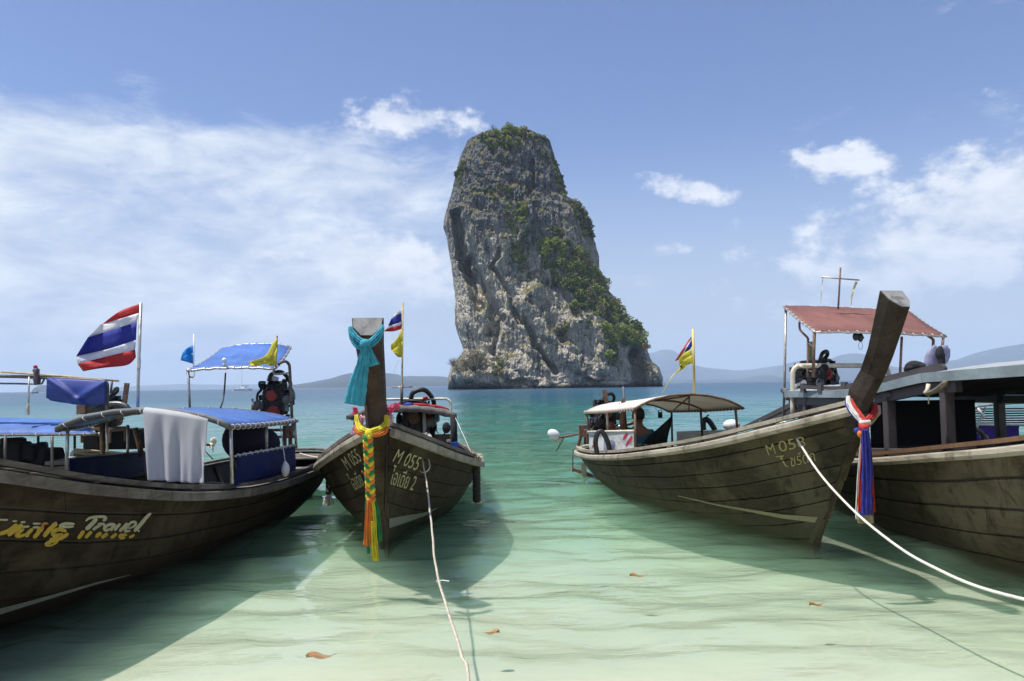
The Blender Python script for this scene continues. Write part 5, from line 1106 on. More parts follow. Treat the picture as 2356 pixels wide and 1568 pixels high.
m_ = MB(); cloth_rows(m_, [[(924, 756), (915, 776), (899, 794)], [(926, 785), (914, 798), (900, 806)], [(925, 822), (916, 822), (909, 815)]], 11.05, .05, 9); m_.build('flag', FYE, fp, smooth=True, solid=.003); pipe('torn_thread', [at(921, 826, 11.1), at(912, 840, 11.1), at(906, 856, 11.1)], .003, ROPEW, fp, 4, 3)
# sash round the bow post
TEAL = simple('turquoise_sash_cloth', (.05, .36, .47), .85, var=.18, scale=14, bump=.4, bscale=30, trans=.2)
sa = thing('sash', 'turquoise cloth sash knotted round the tall bow post with one long tail', 'sash', tuple(at(841, 790, 6.35)))
def band(mb, pts, w0, Y0_, Y1_=None, thick=.012, n=8, folds=3, depth=.02):
    """a strip of soft cloth following photograph points; w0 list of widths in metres"""
    P_ = catmull([Vector((a, b_, 0)) for a, b_ in pts], n); k = len(P_); W_ = np.interp(np.linspace(0, 1, k), np.linspace(0, 1, len(w0)), w0); rows = []
    for i, p in enumerate(P_):
        d = (P_[min(i + 1, k - 1)] - P_[max(i - 1, 0)]).normalized(); nn = Vector((-d.y, d.x, 0)); Y = Y0_ + ((Y1_ if Y1_ is not None else Y0_) - Y0_) * i / (k - 1); row = []
        for j in range(15):
            u = j / 14 - .5; pp = p + nn * u * W_[i] * (1 + .14 * float(pnoise(i * .3, Y0_ * 7, .5))) * FP / Y; row.append(at(pp.x, pp.y, Y - depth * math.cos(u * math.pi) - .011 * math.sin(u * math.pi * 2 * folds + i * .11) - .009 * float(pnoise(u * 7 + Y0_ * 9, i * .22, p.x * .1))))
        rows.append(row)
    mb.grid(rows)
m_ = MB(); band(m_, [(805, 752), (812, 768), (825, 782), (842, 790)], [.03, .05, .05, .04], 6.40, 6.32); m_.build('wrap', TEAL, sa, smooth=True, solid=.006)
m_ = MB(); band(m_, [(804, 757), (809, 775), (817, 790), (828, 798), (842, 796)], [.02, .04, .045, .05, .05], 6.42, 6.34); m_.build('wrap', TEAL, sa, smooth=True, solid=.006)
m_ = MB(); band(m_, [(881, 753), (872, 768), (858, 782), (843, 791)], [.03, .045, .045, .03], 6.42, 6.32); m_.build('wrap', TEAL, sa, smooth=True, solid=.006)
m_ = MB(); band(m_, [(880, 748), (878, 760), (868, 780), (852, 796)], [.02, .04, .05, .03], 6.46, 6.35); m_.build('wrap', TEAL, sa, smooth=True, solid=.006)
m_ = MB(); m_.ball(at(840, 790, 6.28), (.045, .03, .035), 12, 8); m_.ball(at(834, 793, 6.27), (.025, .02, .02), 10, 6); m_.build('knot', TEAL, sa, smooth=True)
m_ = MB(); band(m_, [(842, 794), (838, 820), (832, 850), (824, 885), (815, 932)], [.045, .085, .11, .145, .17], 6.27, 6.36, n=10, folds=4, depth=.015); m_.build('sash_tail', TEAL, sa, smooth=True, solid=.004)
m_ = MB(); band(m_, [(846, 796), (850, 815), (856, 832), (859, 842)], [.04, .07, .09, .11], 6.30, 6.40); m_.build('sash_tail', TEAL, sa, smooth=True, solid=.004)
# collar and plait of ribbons
YEL = simple('yellow_ribbon', (.72, .62, .04), .8, var=.2, scale=14, bump=.3, bscale=30, trans=.2); ORA = simple('orange_ribbon', (.75, .22, .03), .8, var=.2, scale=14, bump=.3, bscale=30, trans=.2); GRE = simple('green_ribbon', (.02, .22, .07), .8, var=.25, scale=14, bump=.3, bscale=30, trans=.15)
ga = thing('ribbon_garland', 'yellow, orange and green ribbons plaited into a long tail below the bow post', 'garland', tuple(at(850, 1000, 6.75)))
for (pts, w_, m2, Yq, Yr) in [([(820, 955), (823, 975), (830, 988), (848, 994)], [.03, .05, .06, .05], YEL, 6.95, 6.80), ([(888, 955), (890, 972), (880, 984), (866, 990), (848, 994)], [.03, .055, .06, .05, .04], YEL, 6.95, 6.80), ([(817, 985), (826, 996), (842, 1003), (852, 1004)], [.03, .04, .035, .03], ORA, 6.9, 6.78), ([(892, 983), (884, 994), (868, 1000), (850, 1004)], [.03, .045, .04, .03], ORA, 6.9, 6.78)]:
    m_ = MB(); band(m_, pts, w_, Yq, Yr); m_.build('wrap', m2, ga, smooth=True, solid=.006)
m_ = MB(); m_.ball(at(848, 998, 6.74), (.035, .03, .04), 10, 8); m_.build('knot', YEL, ga, smooth=True)
top_, bot_ = Vector((846, 1003, 0)), Vector((853, 1148, 0))
for k, m2 in enumerate((ORA, YEL, GRE)):
    m_ = MB(); pts = []
    for i in range(121):
        f = i / 120; th = f * 2 * math.pi * 4.6 + k * 2.094; p = top_.lerp(bot_, f); Y = 6.74 + .26 * f; pts.append(at(p.x + math.sin(th) * .026 * FP / Y, p.y, Y + .016 * math.sin(2 * th)))
    m_.tube(pts, .0215, 8); m_.build('plait_strand', m2, ga, smooth=True)
m_ = MB(); m_.ball(at(854, 1150, 6.97), (.045, .035, .03), 12, 8); m_.build('knot', ORA, ga, smooth=True)
for pts, w_, m2 in [([(848, 1150), (846, 1180), (844, 1220), (842, 1256)], [.03, .04, .045, .05], ORA), ([(855, 1152), (853, 1190), (851, 1225), (850, 1258)], [.02, .03, .04, .045], ORA), ([(857, 1152), (860, 1190), (862, 1240), (866, 1291)], [.03, .045, .045, .05], YEL), ([(860, 1150), (866, 1175), (870, 1210), (873, 1246)], [.03, .05, .055, .05], GRE), ([(844, 1150), (842, 1170), (843, 1190), (848, 1275)], [.02, .025, .02, .025], GRE), ([(856, 1200), (857, 1240), (859, 1288)], [.02, .025, .03], YEL)]:
    m_ = MB(); band(m_, pts, w_, 6.95 + .03 * (m2 is GRE), 7.02, folds=2, depth=.008); m_.build('ribbon', m2, ga, smooth=True, solid=.003)
# pink flowers on the post
PNK = simple('pink_petals', (.75, .12, .25), .8, var=.3, scale=40, trans=.3); PAL = simple('pale_pink_petals', (.72, .40, .52), .8, var=.15, scale=40, trans=.3)
fl = thing('flower_garland', 'pink artificial flower garland hanging behind the bow post', 'garland', tuple(at(895, 940, 7.1)))
def petals(pts, r, n, mat, nm):
    mb = MB()
    for px_, py_ in pts:
        c_ = np.array(at(px_, py_, 7.12))
        for _ in range(n):
            d = rng.normal(size=3); d /= np.linalg.norm(d); q = c_ + d * r * rng.uniform(.3, 1); a = rng.normal(size=3); a /= np.linalg.norm(a); b__ = np.cross(a, d); s_ = .018; mb.add([q - a * s_, q + b__ * s_ * .7, q + a * s_, q - b__ * s_ * .7], [(0, 1, 2, 3)])
    tag(mb.build(nm, mat, fl), kind='stuff')
petals([(880, 928), (884, 935), (888, 942), (886, 950), (896, 945), (904, 938), (910, 936), (915, 934), (902, 943), (893, 950)], .035, 60, PNK, 'flowers'); petals([(893, 958), (897, 965), (895, 972), (890, 965), (826, 975), (820, 985), (817, 992), (832, 965)], .04, 60, PAL, 'flowers'); petals([(817, 941), (819, 946), (816, 950)], .02, 40, PNK, 'flowers')
# bow rope of boat two
rp = thing('mooring_rope', 'thin pale rope running from the bow rail of the middle boat down to the beach', 'rope', tuple(at(968, 1022, 8.25)))
pts = [at(968, 1022, 8.22), at(969, 1040, 8.1), at(974, 1075, 7.75), at(984, 1125, 7.2), at(990, 1180, 6.5), at(997, 1260, 5.4), at(1006, 1315, 4.85), at(1021, 1375, 4.35), at(1042, 1445, 3.85), at(1062, 1510, 3.45), at(1079, 1570, 3.1), Vector((-.14, 2.2, .22)), Vector((-.08, .6, .25))]
rope('rope', pts, .0078, ROPET, rp, 8, .05)
m_ = MB(); m_.torus(at(967, 1013, 8.25), (1, .15, .2), .05, .014, 16, 6, sq=(1, .55)); m_.torus(at(969, 1018, 8.22), (.2, .1, 1), .028, .014, 14, 6); m_.torus(at(969, 1024, 8.2), (.3, .1, 1), .024, .014, 14, 6); m_.tube(catmull([at(966, 1030, 8.2), at(960, 1050, 8.1), at(961, 1075, 8.0), at(974, 1088, 7.9), at(988, 1078, 7.9), at(986, 1058, 8.0), at(976, 1042, 8.1)], 6), .007, 6); m_.tube(catmull([at(970, 1020, 8.2), at(985, 1022, 8.2), at(993, 1014, 8.2), at(989, 1005, 8.25)], 5), .010, 6); m_.build('knot', ROPET, rp, smooth=True)
m_ = MB()
for _ in range(60): a_ = at(980, 1006, 8.22); d = Vector((rng.normal(), rng.normal() * .6, abs(rng.normal()) * .5)); d.normalize(); m_.tube([a_, a_ + d * .035, a_ + d * .065 - Vector((0, 0, .012))], .0025, 3, cap=False)
m_.build('frayed_end', ROPEW, rp)
# fenders of old rope
f_ = thing('rope_fender', 'thick tarred rope fender with a frayed straw top beside the middle boat', 'fender', tuple(at(1096, 1150, 9.9)))
for k in range(3):
    m_ = MB(); pts = []
    for i in range(60): f = i / 59; th = f * 22 + k * 2.094; q = at(1096 + 1 * f, 1062 + 92 * f, 9.9); pts.append(q + Vector((math.cos(th) * .026, math.sin(th) * .026, 0)))
    m_.tube(pts, .028, 7); m_.build('strand', ROPEB, f_, smooth=True)
m_ = MB()
for _ in range(130):
    d = Vector((rng.normal(), rng.normal(), rng.normal() * .6 + .35)); d.normalize(); a_ = at(1095, 1052, 9.7); L = rng.uniform(.06, .11); m_.tube([a_, a_ + d * L * .6, a_ + d * L - Vector((0, 0, .03))], .0055, 3, cap=False)
m_.build('frayed_end', ROPET, f_); pipe('cord', [at(1090, 1050, 9.9), at(1072, 1030, 10.2), at(1050, 1018, 10.7)], .006, ROPEB, f_)
f_ = thing('rope_fender', 'short plaited rope fender ending in a pale tassel between the two left boats', 'fender', tuple(at(757, 1160, 9.9)))
for k in range(3):
    m_ = MB(); pts = []
    for i in range(50): f = i / 49; th = f * 14 + k * 2.094; q = at(756 + .5 * f, 1085 + 52 * f, 9.9); pts.append(q + Vector((math.sin(th) * .022, .012 * math.sin(2 * th), 0)))
    m_.tube(pts, .019, 7); m_.build('strand', ROPEB if k else ROPET, f_, smooth=True)
m_ = MB()
for _ in range(50): a_ = at(757, 1138, 9.9); dx, dy = rng.normal() * .03, rng.normal() * .03; m_.tube([a_, a_ + Vector((dx * .8, dy, -.06)), a_ + Vector((dx, dy, -.135))], .008, 3, cap=False)
m_.build('frayed_end', ROPEW, f_); pipe('cord', [at(756, 1086, 9.9), at(752, 1062, 9.9)], .012, ROPEB, f_)
pipe('mooring_line', [at(1048, 962, 10.9), at(1070, 1010, 10.4), at(1088, 1052, 10.0)], .004, ROPEW, b2, 4)

# ------------------------------------------------------------------ boat three fittings
c3, S3 = canopy(b3, at(1461, 939, 10.0), at(1711, 938, 10.35), at(1538, 946, 12.55), at(1345, 948, 12.25), .19, .16, CREAMCL, pipem=RUST, r=.016, lash=ROPEW, lashn=(0, 24, 0, 22), flat=.8)
for x_, y_, x2, y2, Y, m2 in [(1461, 942, 1462, 1040, 10.05, RUST), (1396, 948, 1399, 996, 11.3, CREAMPIPE), (1349, 950, 1356, 1000, 12.2, RUST), (1545, 948, 1547, 1030, 12.4, PIPED), (1612, 943, 1617, 1020, 11.4, PIPED), (1692, 940, 1697, 992, 10.45, RUST)]: post(c3, at(x_, y_, Y), at(x2, y2, Y), .018, m2)
pipe('post', [at(1356, 1000, 12.2), at(1362, 1020, 12.2), at(1360, 1046, 12.2)], .018, RUST, c3); pipe('roof_brace', [at(1586, 914, 10.3), at(1560, 935, 11.3), at(1546, 948, 12.3)], .011, RUST, c3); pipe('roof_brace', [at(1586, 914, 10.3), at(1585, 942, 11.8)], .011, RUST, c3)
pipe('roof_rib', [S3(u, .45, -.03) for u in np.linspace(0, 1, 14)], .015, RUST, c3); pipe('roof_rib', [S3(.5, v, -.03) for v in np.linspace(0, 1, 6)], .013, RUST, c3)
bn = sheet('side_banner', [at(1354, 995, 12.1), at(1458, 993, 10.1), at(1461, 1037, 10.1), at(1357, 1044, 12.1)], simple('white_banner_vinyl', (.74, .75, .74), .5, var=.05, trans=.3), b3, .02, 4, seed=8)
pipe('banner_rail', [at(1352, 994, 12.1), at(1459, 992, 10.08)], .016, CREAMPIPE, bn)
m_ = MB(); q_ = [at(1354, 995, 12.1), at(1458, 993, 10.1), at(1461, 1037, 10.1), at(1357, 1044, 12.1)]
bvb = BVHTree.FromObject(bn, bpy.context.evaluated_depsgraph_get()); 
def V5(x, y): return (1248.5 + x / 4.531 / 1.698, 883.4 + y / 4.531 / 1.698)
def polyd(lst, mat, parent, bvh_, name='print'):
    mb = MB()
    for pl in lst:
        P_, F_ = subdiv(pl, [tuple(range(len(pl)))], 6); decal(bvh_, mb, P_, F_, .006)
    if mb.f: return mb.build(name, mat, parent)
bpy.context.view_layer.update()
bvb = BVHTree.FromPolygons([tuple(bn.matrix_world @ v.co) for v in bn.data.vertices], [tuple(p.vertices) for p in bn.data.polygons])
CRIM = simple('crimson_print', (.50, .02, .06), .6); SLATE = simple('slate_print', (.22, .24, .34), .6); INKB = simple('blue_print', (.03, .06, .28), .6)
polyd([[V5(*p) for p in pl] for pl in ([(1420, 995), (1440, 930), (1480, 880), (1525, 872), (1500, 930), (1450, 985)], [(1470, 1115), (1490, 1040), (1530, 980), (1590, 900), (1598, 960), (1570, 1020), (1520, 1050), (1490, 1100)], [(1548, 1180), (1570, 1140), (1600, 1130), (1602, 1180)], [(870, 1150), (880, 1100), (915, 1070), (910, 1100)], [(905, 1215), (925, 1180), (935, 1140), (945, 1180), (930, 1215)])], CRIM, bn, bvb)
polyd([[V5(*p) for p in pl] for pl in ([(1085, 1200), (1090, 960), (1280, 1015), (1290, 1060), (1275, 1200)],)], SLATE, bn, bvb); 
lettering(bvb, 'Smi', [V5(1105, 1165), V5(1185, 1140), V5(1180, 1085), V5(1095, 1100)], INKB, bn, 'print'); lettering(bvb, 'Krabi Travel', [V5(855, 955), V5(1010, 945), V5(1005, 905), V5(850, 905)], INKB, bn, 'print')
sheet('side_screen', [at(1557, 993, 12.2), at(1696, 989, 10.5), at(1698, 1010, 10.5), at(1557, 1032, 12.2)], GREYCL, b3, .012, 3, seed=12)
ty = MB(); ty.tube(catmull([at(1374, 1044, 11.0), at(1370, 1020, 10.95), at(1374, 999, 10.95), at(1383, 993, 10.95), at(1391, 1001, 10.95), at(1399, 1020, 10.95), at(1404, 1042, 11.0)], 5), .036, 9, squash=.7); tag(ty.build('tyre', HOSE, smooth=True), 'bent black tyre strip hung over the white printed banner', 'tyre')
e3, E3 = engine(b3, at(1388, 962, 12.9), .56, .25, 33, pulley=simple('dull_red_disc', (.35, .12, .10), .4, .3))
m_ = MB(); m_.box((at(1396, 922, 12.6) + at(1391, 908, 12.6)) / 2, (.07, .05, .26), Matrix.Rotation(-.2, 3, 'Y')); m_.build('exhaust_stub', RUST, b3)
sh3 = shaft(b3, at(1440, 980, 12.5), at(1281, 1008, 14.2), .12, RUST); pipe('tiller', [at(1345, 993, 12.9), at(1395, 985, 12.8), at(1442, 977, 12.6), at(1457, 973, 12.5)], .03, PIPED, b3, 8)
m_ = MB(); m_.ball(at(1274, 1000, 14.1), (.12, .07, .09), 14, 9, Matrix.Rotation(.5, 3, 'Y')); tag(m_.build('float', WHITEP, smooth=True), 'cream plastic float on the raised propeller of the white roofed boat', 'float')
m_ = MB(); m_.tube([at(1338, 1000, 13.3), at(1332, 1020, 13.4), at(1328, 1046, 13.5)], .03, 6); m_.tube([at(1346, 1000, 13.2), at(1347, 1022, 13.3)], .03, 6); m_.box(at(1341, 992, 13.2), (.14, .14, .2)); m_.build('engine_stand', RUST, b3)
m_ = MB(); m_.tube(catmull([at(1368, 1025, 12.8), at(1345, 1026, 13.0), at(1330, 1035, 13.3), at(1318, 1050, 13.6)], 4), .016, 6); m_.build('stern_rope', ROPET, b3); pipe('hanging_line', [at(1345, 1038, 13.0), at(1322, 1034, 13.3), at(1318, 1050, 13.3), at(1318, 1087, 13.3)], .009, ROPEB, b3, 5, 4)
m_ = MB(); m_.box(at(1343, 1082, 13.55) , (.09, .12, .22)); m_.build('rudder_post', CREAMPIPE, b3); m_ = MB(); m_.box(at(1347, 1090, 13.6), (.5, .2, .05), Matrix.Rotation(.35, 3, 'Y')); m_.build('rudder_board', RUST, b3)
# hammock-like dark cloth, hung lamp, foot and buoy
m_ = MB(); cloth_rows(m_, [[(1548, 956), (1545, 975), (1538, 1000), (1533, 1034)], [(1545, 958), (1525, 982), (1508, 1008), (1503, 1036)], [(1542, 962), (1515, 985), (1488, 1010), (1468, 1036)]], 11.2, .05, 12); tag(m_.build('hammock', simple('dark_green_cloth', (.008, .014, .010), .9, bump=.3, bscale=6), smooth=True, solid=.01), 'dark cloth hammock slung from a roof post beside the seated man', 'hammock')
lm = MB(); lm.disc(at(1519, 955.5, 11.8), (0, 0, 1), .035, .09, 12); lm.torus(at(1519, 948, 11.8), (0, 1, 0), .028, .006, 12, 5); lm.tube(catmull([at(1510, 936, 11.9), at(1509, 943, 11.9), at(1517, 948, 11.85)], 4), .004, 4); tag(lm.build('lantern', HOSE, smooth=True), 'small black lantern hanging from the edge of the cream roof', 'lantern')
m_ = MB(); m_.tube(catmull([at(1619, 990, 11.3), at(1618, 975, 11.3), at(1622, 966, 11.3), at(1630, 968, 11.3), at(1638, 978, 11.3), at(1645, 990, 11.3)], 5), [.04] * 26, 8); m_.tube([at(1624, 966, 11.3), at(1627, 957, 11.3), at(1631, 955, 11.3)], .012, 5); tag(m_.build('tyre', HOSE, smooth=True), 'bent dark tyre piece behind the middle roof post, over the grey screen', 'tyre')
m_ = MB(); m_.ball(at(1683, 979, 11.2), (.125, .1, .085), 14, 9); tag(m_.build('float', WHITEP, smooth=True), 'oval cream float resting behind the grey side screen', 'float')
fp = thing('flagpole', 'yellow pole on the cream roofed boat with a torn yellow flag', 'flagpole', tuple(at(1597, 908, 10.9)))
yp = simple('yellow_painted_pole', (.62, .50, .16), .5); pipe('pole', [at(1597.5, 907, 10.4), at(1594.5, 758, 10.4)], .019, yp, fp)
def V7(x, y): return (1448.8 + x / 5.6 / 1.698, 753.8 + y / 5.6 / 1.698)
m_ = MB(); cloth_rows(m_, [[V7(*p) for p in r] for r in ([(1352, 190), (1200, 400), (1100, 560), (990, 735)], [(1350, 250), (1240, 420), (1150, 580), (1060, 720)], [(1355, 265), (1260, 430), (1180, 580), (1090, 690)], [(1365, 400), (1310, 490), (1240, 560), (1150, 660)])], 10.4, .04, 12); m_.build('flag', [FFAD, FWH, FBL], fp, smooth=True, solid=.003)
m_ = MB(); cloth_rows(m_, [[V7(*p) for p in r] for r in ([(1345, 475), (1200, 560), (1100, 660), (1075, 740)], [(1360, 600), (1230, 680), (1130, 760), (1085, 850)], [(1380, 790), (1260, 820), (1190, 900), (1090, 955)])], 10.35, .05, 12); m_.build('flag', FYE, fp, smooth=True, solid=.003)
m_ = MB(); cloth_rows(m_, [[V7(*p) for p in r] for r in ([(1090, 910), (1000, 990), (920, 1070), (880, 1150), (790, 1290), (702, 1440)], [(1110, 950), (1010, 1010), (925, 1085), (890, 1160), (800, 1300), (715, 1448)])], 10.35, .03, 14, sub=1); m_.build('torn_strip', FYE, fp, smooth=True, solid=.002)
m_ = MB(); m_.tube(catmull([at(*V7(1140, 815), 10.28), at(*V7(1105, 850), 10.28), at(*V7(1145, 870), 10.28), at(*V7(1120, 900), 10.28)], 4), .008, 5); m_.build('printed_emblem', HOSE, fp)
# tricolour ribbons at the bow of boat three
RRE = simple('red_ribbon', (.50, .04, .03), .7, var=.2, scale=14, bump=.3, bscale=30, trans=.2); RBL = simple('blue_ribbon', (.03, .035, .30), .6, var=.3, scale=14, bump=.3, bscale=30, trans=.15); RWH = simple('white_ribbon', (.68, .67, .62), .8, var=.1, scale=14, bump=.3, trans=.2)
rb_ = thing('ribbon_garland', 'red, white and blue ribbons tied round the bow of the boat lettered M 058', 'garland', tuple(at(1987, 985, 6.6)))
for pts, w_, m2, Yq, Yr in [([(1953, 914), (1950, 930), (1962, 950), (1982, 972)], [.02, .035, .045, .04], RBL, 6.86, 6.66), ([(1952, 912), (1954, 932), (1966, 952), (1985, 972)], [.03, .045, .05, .04], RWH, 6.84, 6.64), ([(1958, 918), (1966, 936), (1978, 954), (1990, 970)], [.02, .035, .045, .04], RRE, 6.83, 6.62), ([(2012, 930), (2012, 948), (2002, 962), (1990, 972)], [.04, .06, .06, .04], RRE, 6.86, 6.64)]:
    m_ = MB(); band(m_, pts, w_, Yq, Yr); m_.build('wrap', m2, rb_, smooth=True, solid=.01)
m_ = MB(); m_.tube([at(1978, 974, 6.6), at(2002, 972, 6.6)], .022, 8); m_.build('knot', RWH, rb_, smooth=True); m_ = MB(); m_.tube([at(1988, 976, 6.6), at(1988, 992, 6.6)], [.045, .04], 10); m_.build('knot', RRE, rb_, smooth=True)
m_ = MB(); m_.ball(at(1972, 991, 6.6), (.03, .02, .025), 8, 6); m_.build('ribbon_end', RBL, rb_); m_ = MB(); m_.ball(at(1978, 999, 6.58), (.022, .02, .03), 8, 6); m_.build('ribbon_end', ORA, rb_)
for pts, w_, m2, dy in [([(1985, 990), (1979, 1060), (1975, 1130), (1972, 1196)], [.02, .03, .035, .035], RWH, .02), ([(1987, 990), (1985, 1060), (1981, 1120), (1979, 1178)], [.03, .045, .05, .055], RRE, 0), ([(1991, 988), (1995, 1060), (1994, 1120), (1993, 1186)], [.06, .10, .10, .115], RBL, -.02), ([(1997, 1000), (2003, 1060), (2006, 1120), (2009, 1180)], [.02, .03, .035, .04], RRE, .01), ([(1990, 1120), (1991, 1160), (1992, 1205)], [.10, .12, .14], simple('tan_cloth', (.33, .28, .17), .9, trans=.2), .04)]:
    m_ = MB(); band(m_, pts, w_, 6.58 + dy, 6.62 + dy, folds=3, depth=.01); m_.build('ribbon', m2, rb_, smooth=True, solid=.003)
rp = thing('mooring_rope', 'bright white rope sweeping from the boat lettered M 058 to the lower right', 'rope', tuple(at(1803, 972, 7.7)))
rope('rope', [at(1796, 975, 7.9), at(1803, 971, 7.72), at(1812, 977, 7.62), at(1830, 1005, 7.4), at(1870, 1068, 7.05), at(1925, 1135, 6.65), at(2000, 1207, 6.2), at(2080, 1268, 5.75), at(2160, 1312, 5.3), at(2250, 1350, 4.9), at(2356, 1379, 4.5), at(2480, 1405, 4.0)], .0105, ROPEW, rp, 8, .055)
# ------------------------------------------------------------------ boat four fittings
def slab(mb, pts_top, thick, z0=None):
    pass
def prism(mb, outline, off):
    """outline: world points in order; extruded by vector off"""
    n = len(outline); o_ = [Vector(p) for p in outline]; off = Vector(off); mb.add([*o_, *[p + off for p in o_]], [tuple(range(n)), tuple(range(2 * n - 1, n - 1, -1))] + [(i, i + n, (i + 1) % n + n, (i + 1) % n) for i in range(n)])
def rz_(Y): return float(np.interp(Y, [3.5, 5.9, 7.4, 8.8, 11.0, 12.2], [1.78, 1.685, 1.64, 1.47, 1.44, 1.44]))
XP, XS = 3.95, 6.2
ysr = np.linspace(3.6, 11.1, 18)
roof = MB()
rows = []
for y_ in ysr:
    rows.append([Vector((XP + (XS - XP) * u, y_, rz_(y_) + .10 * 4 * u * (1 - u))) for u in np.linspace(0, 1, 9)])
roof.grid(rows); rf = roof.build('roof', simple('pale_grey_roof_boards', (.30, .33, .34), .8, scale=3, bump=.2), b4, solid=.03)
for X_, nm in ((XP, 'fascia_board'), (XS, 'fascia_board')):
    for ya, yb in ((3.6, 7.35), (7.36, 8.85), (8.86, 11.1)):
        m_ = MB(); ys_ = np.linspace(ya, yb, 8); m_.sweep([Vector((X_ - .02, y_, rz_(y_) - .032)) for y_ in ys_], [(-.018, -.046), (.018, -.046), (.018, .044), (-.018, .044)], [Vector((1, 0, 0))] * 8); m_.build(nm, BLUEGREY, rf)
m_ = MB(); m_.box(((XP + XS) / 2, 11.12, 1.42), (XS - XP, .04, .12)); m_.build('fascia_board', BLUEGREY, rf)
for y_ in np.linspace(4.2, 10.8, 9):
    m_ = MB(); m_.tube([Vector((XP + .03 + (XS - XP - .06) * u, y_, rz_(y_) - .045 + .10 * 4 * u * (1 - u))) for u in np.linspace(0, 1, 7)], .025, 4); m_.build('roof_beam', CHAR, rf)
# hand rail board with cut-outs on the roof edge
m_ = MB(); xo = XP + .12
top_r = [at(1847, 885, 10.3), at(1880, 889, 9.9), at(1930, 889, 9.4), at(1975, 880, 8.9), at(2100, 852, 7.75), at(2150, 838, 7.4), at(2165, 836, 7.25), at(2174, 842, 7.2), at(2176, 853, 7.18)]
bot_r = [at(2120, 862, 7.45), at(2050, 874, 7.95), at(1985, 893, 8.7), at(1972, 893, 8.85), at(1965, 893, 8.9), at(1950, 905, 9.1), at(1940, 905, 9.2), at(1932, 892, 9.3), at(1905, 893, 9.55), at(1896, 905, 9.7), at(1882, 905, 9.8), at(1878, 898, 9.9), at(1860, 898, 10.1), at(1850, 905, 10.2), at(1836, 904, 10.4)]
def strip_poly(mb, top, bot, off):
    tp = [Vector(p) for p in top]; bt = [Vector(p) for p in bot]
    P_ = tp + bt; prism(mb, P_, off)
m_ = MB(); rows = []
for a_, c_ in zip([at(*p[:2], p[2]) for p in ((1847, 886, 10.3), (1880, 889, 9.9), (1930, 889, 9.4), (1975, 880, 8.9), (2100, 852, 7.75), (2150, 839, 7.35), (2168, 837, 7.22), (2176, 846, 7.17))], [at(*p[:2], p[2]) for p in ((1847, 895, 10.3), (1880, 897, 9.9), (1930, 897, 9.4), (1975, 893, 8.9), (2100, 866, 7.75), (2150, 858, 7.35), (2168, 856, 7.22), (2176, 855, 7.17))]): rows.append([a_, c_])
m_.grid(rows); hr = m_.build('hand_board', CHAR, b4, solid=.035)
for px_, Yq in ((1848, 10.3), (1888, 9.8), (1943, 9.25), (1990, 8.7)):
    m_ = MB(); q = at(px_, 900, Yq); m_.box((q.x, Yq, rz_(Yq) + .05), (.035, .13, .12)); m_.build('hand_board_foot', CHAR, hr)
# cabin side posts and window boards (port side), then the far side
for X_, side in ((4.0, 0), (6.15, 1)):
    base = lambda y_: float(np.interp(y_, [4, 6, 7, 8, 10.5], [1.30, 1.04, .90, .80, .62]))
    ds = ((7.1, .09, .10), (8.2, .11, .10), (9.4, .1, .08), (10.5, .1, .08)) if side == 0 else ((4.6, .1, .1), (5.9, .1, .1), (7.3, .1, .1), (8.5, .1, .1), (9.75, .1, .1))
    for y_, wy, wx in ds:
        m_ = MB(); z0_, z1_ = base(y_) - .05, rz_(y_) - .05; m_.box((X_, y_, (z0_ + z1_) / 2), (wx, wy, z1_ - z0_)); 
        for zz_, sg in ((z0_ + .05, 1), (z1_ - .06, -1)): m_.box((X_, y_, zz_), (wx * .9, wy * 2.2, .06))
        m_.build('cabin_post', CHAR, b4, bevel=.012)
    m_ = MB(); ys_ = np.linspace(6.9, 11.0, 8); m_.sweep([Vector((X_, y_, rz_(y_) - .13)) for y_ in ys_], [(-.03, -.05), (.03, -.05), (.03, .05), (-.03, .05)], [Vector((1, 0, 0))] * 8); m_.build('top_plate', CHAR, b4)
    m_ = MB(); ys_ = np.linspace(6.75, 11.0, 8); m_.sweep([Vector((X_, y_, base(y_) + .03)) for y_ in ys_], [(-.05, -.06), (.05, -.06), (.05, .05), (-.05, .05)], [Vector((1, 0, 0))] * 8); m_.build('sill_board', CHAR, b4, bevel=.01)
m_ = MB(); prism(m_, [Vector((4.02, 8.9, .62)), Vector((4.02, 10.9, .55)), Vector((4.02, 10.9, 1.30)), Vector((4.02, 8.9, 1.36))], (.02, 0, 0)); m_.build('side_panel', CHAR, b4)
m_ = MB()
for y_ in (9.25, 9.0): m_.box((3.98, y_, .95), (.05, .05, .5))
for z_ in (.85, 1.0, 1.12): m_.box((3.98, 9.6, z_), (.04, .75, .03))
m_.build('slatted_bench', DECK, b4)
# interior: bulkhead with slits, side cloths, stowed things
m_ = MB(); m_.box((4.75, 8.95, .85), (1.2, .05, 1.0)); m_.build('bulkhead', BLACKCL, b4)
m_ = MB(); m_.box((4.62, 8.0, .62), (.75, 1.2, .5)); m_.box((5.6, 6.8, .55), (.8, 1.0, .3)); m_.build('inner_bench', BLACKCL, b4, bevel=.02)
sheet('roof_lining', [Vector((4.2, 6.9, 1.60)), Vector((6.0, 6.9, 1.62)), Vector((6.0, 8.6, 1.42)), Vector((4.2, 8.6, 1.40))], BLACKCL, b4, .05, 4, seed=3)
pipe('bent_branch', [at(2133, 907, 7.0), at(2150, 900, 6.8), at(2165, 890, 6.6), at(2175, 880, 6.5)], .022, DECK, b4, 7, 3); post(b4, at(2136, 908, 7.0), at(2137, 930, 7.0), .006, ROPET, 'hook')
pipe('bow_frame', [at(2136, 884, 7.0), at(2134, 898, 7.0), at(2128, 906, 7.0)], .02, CREAMPIPE, b4, 6)
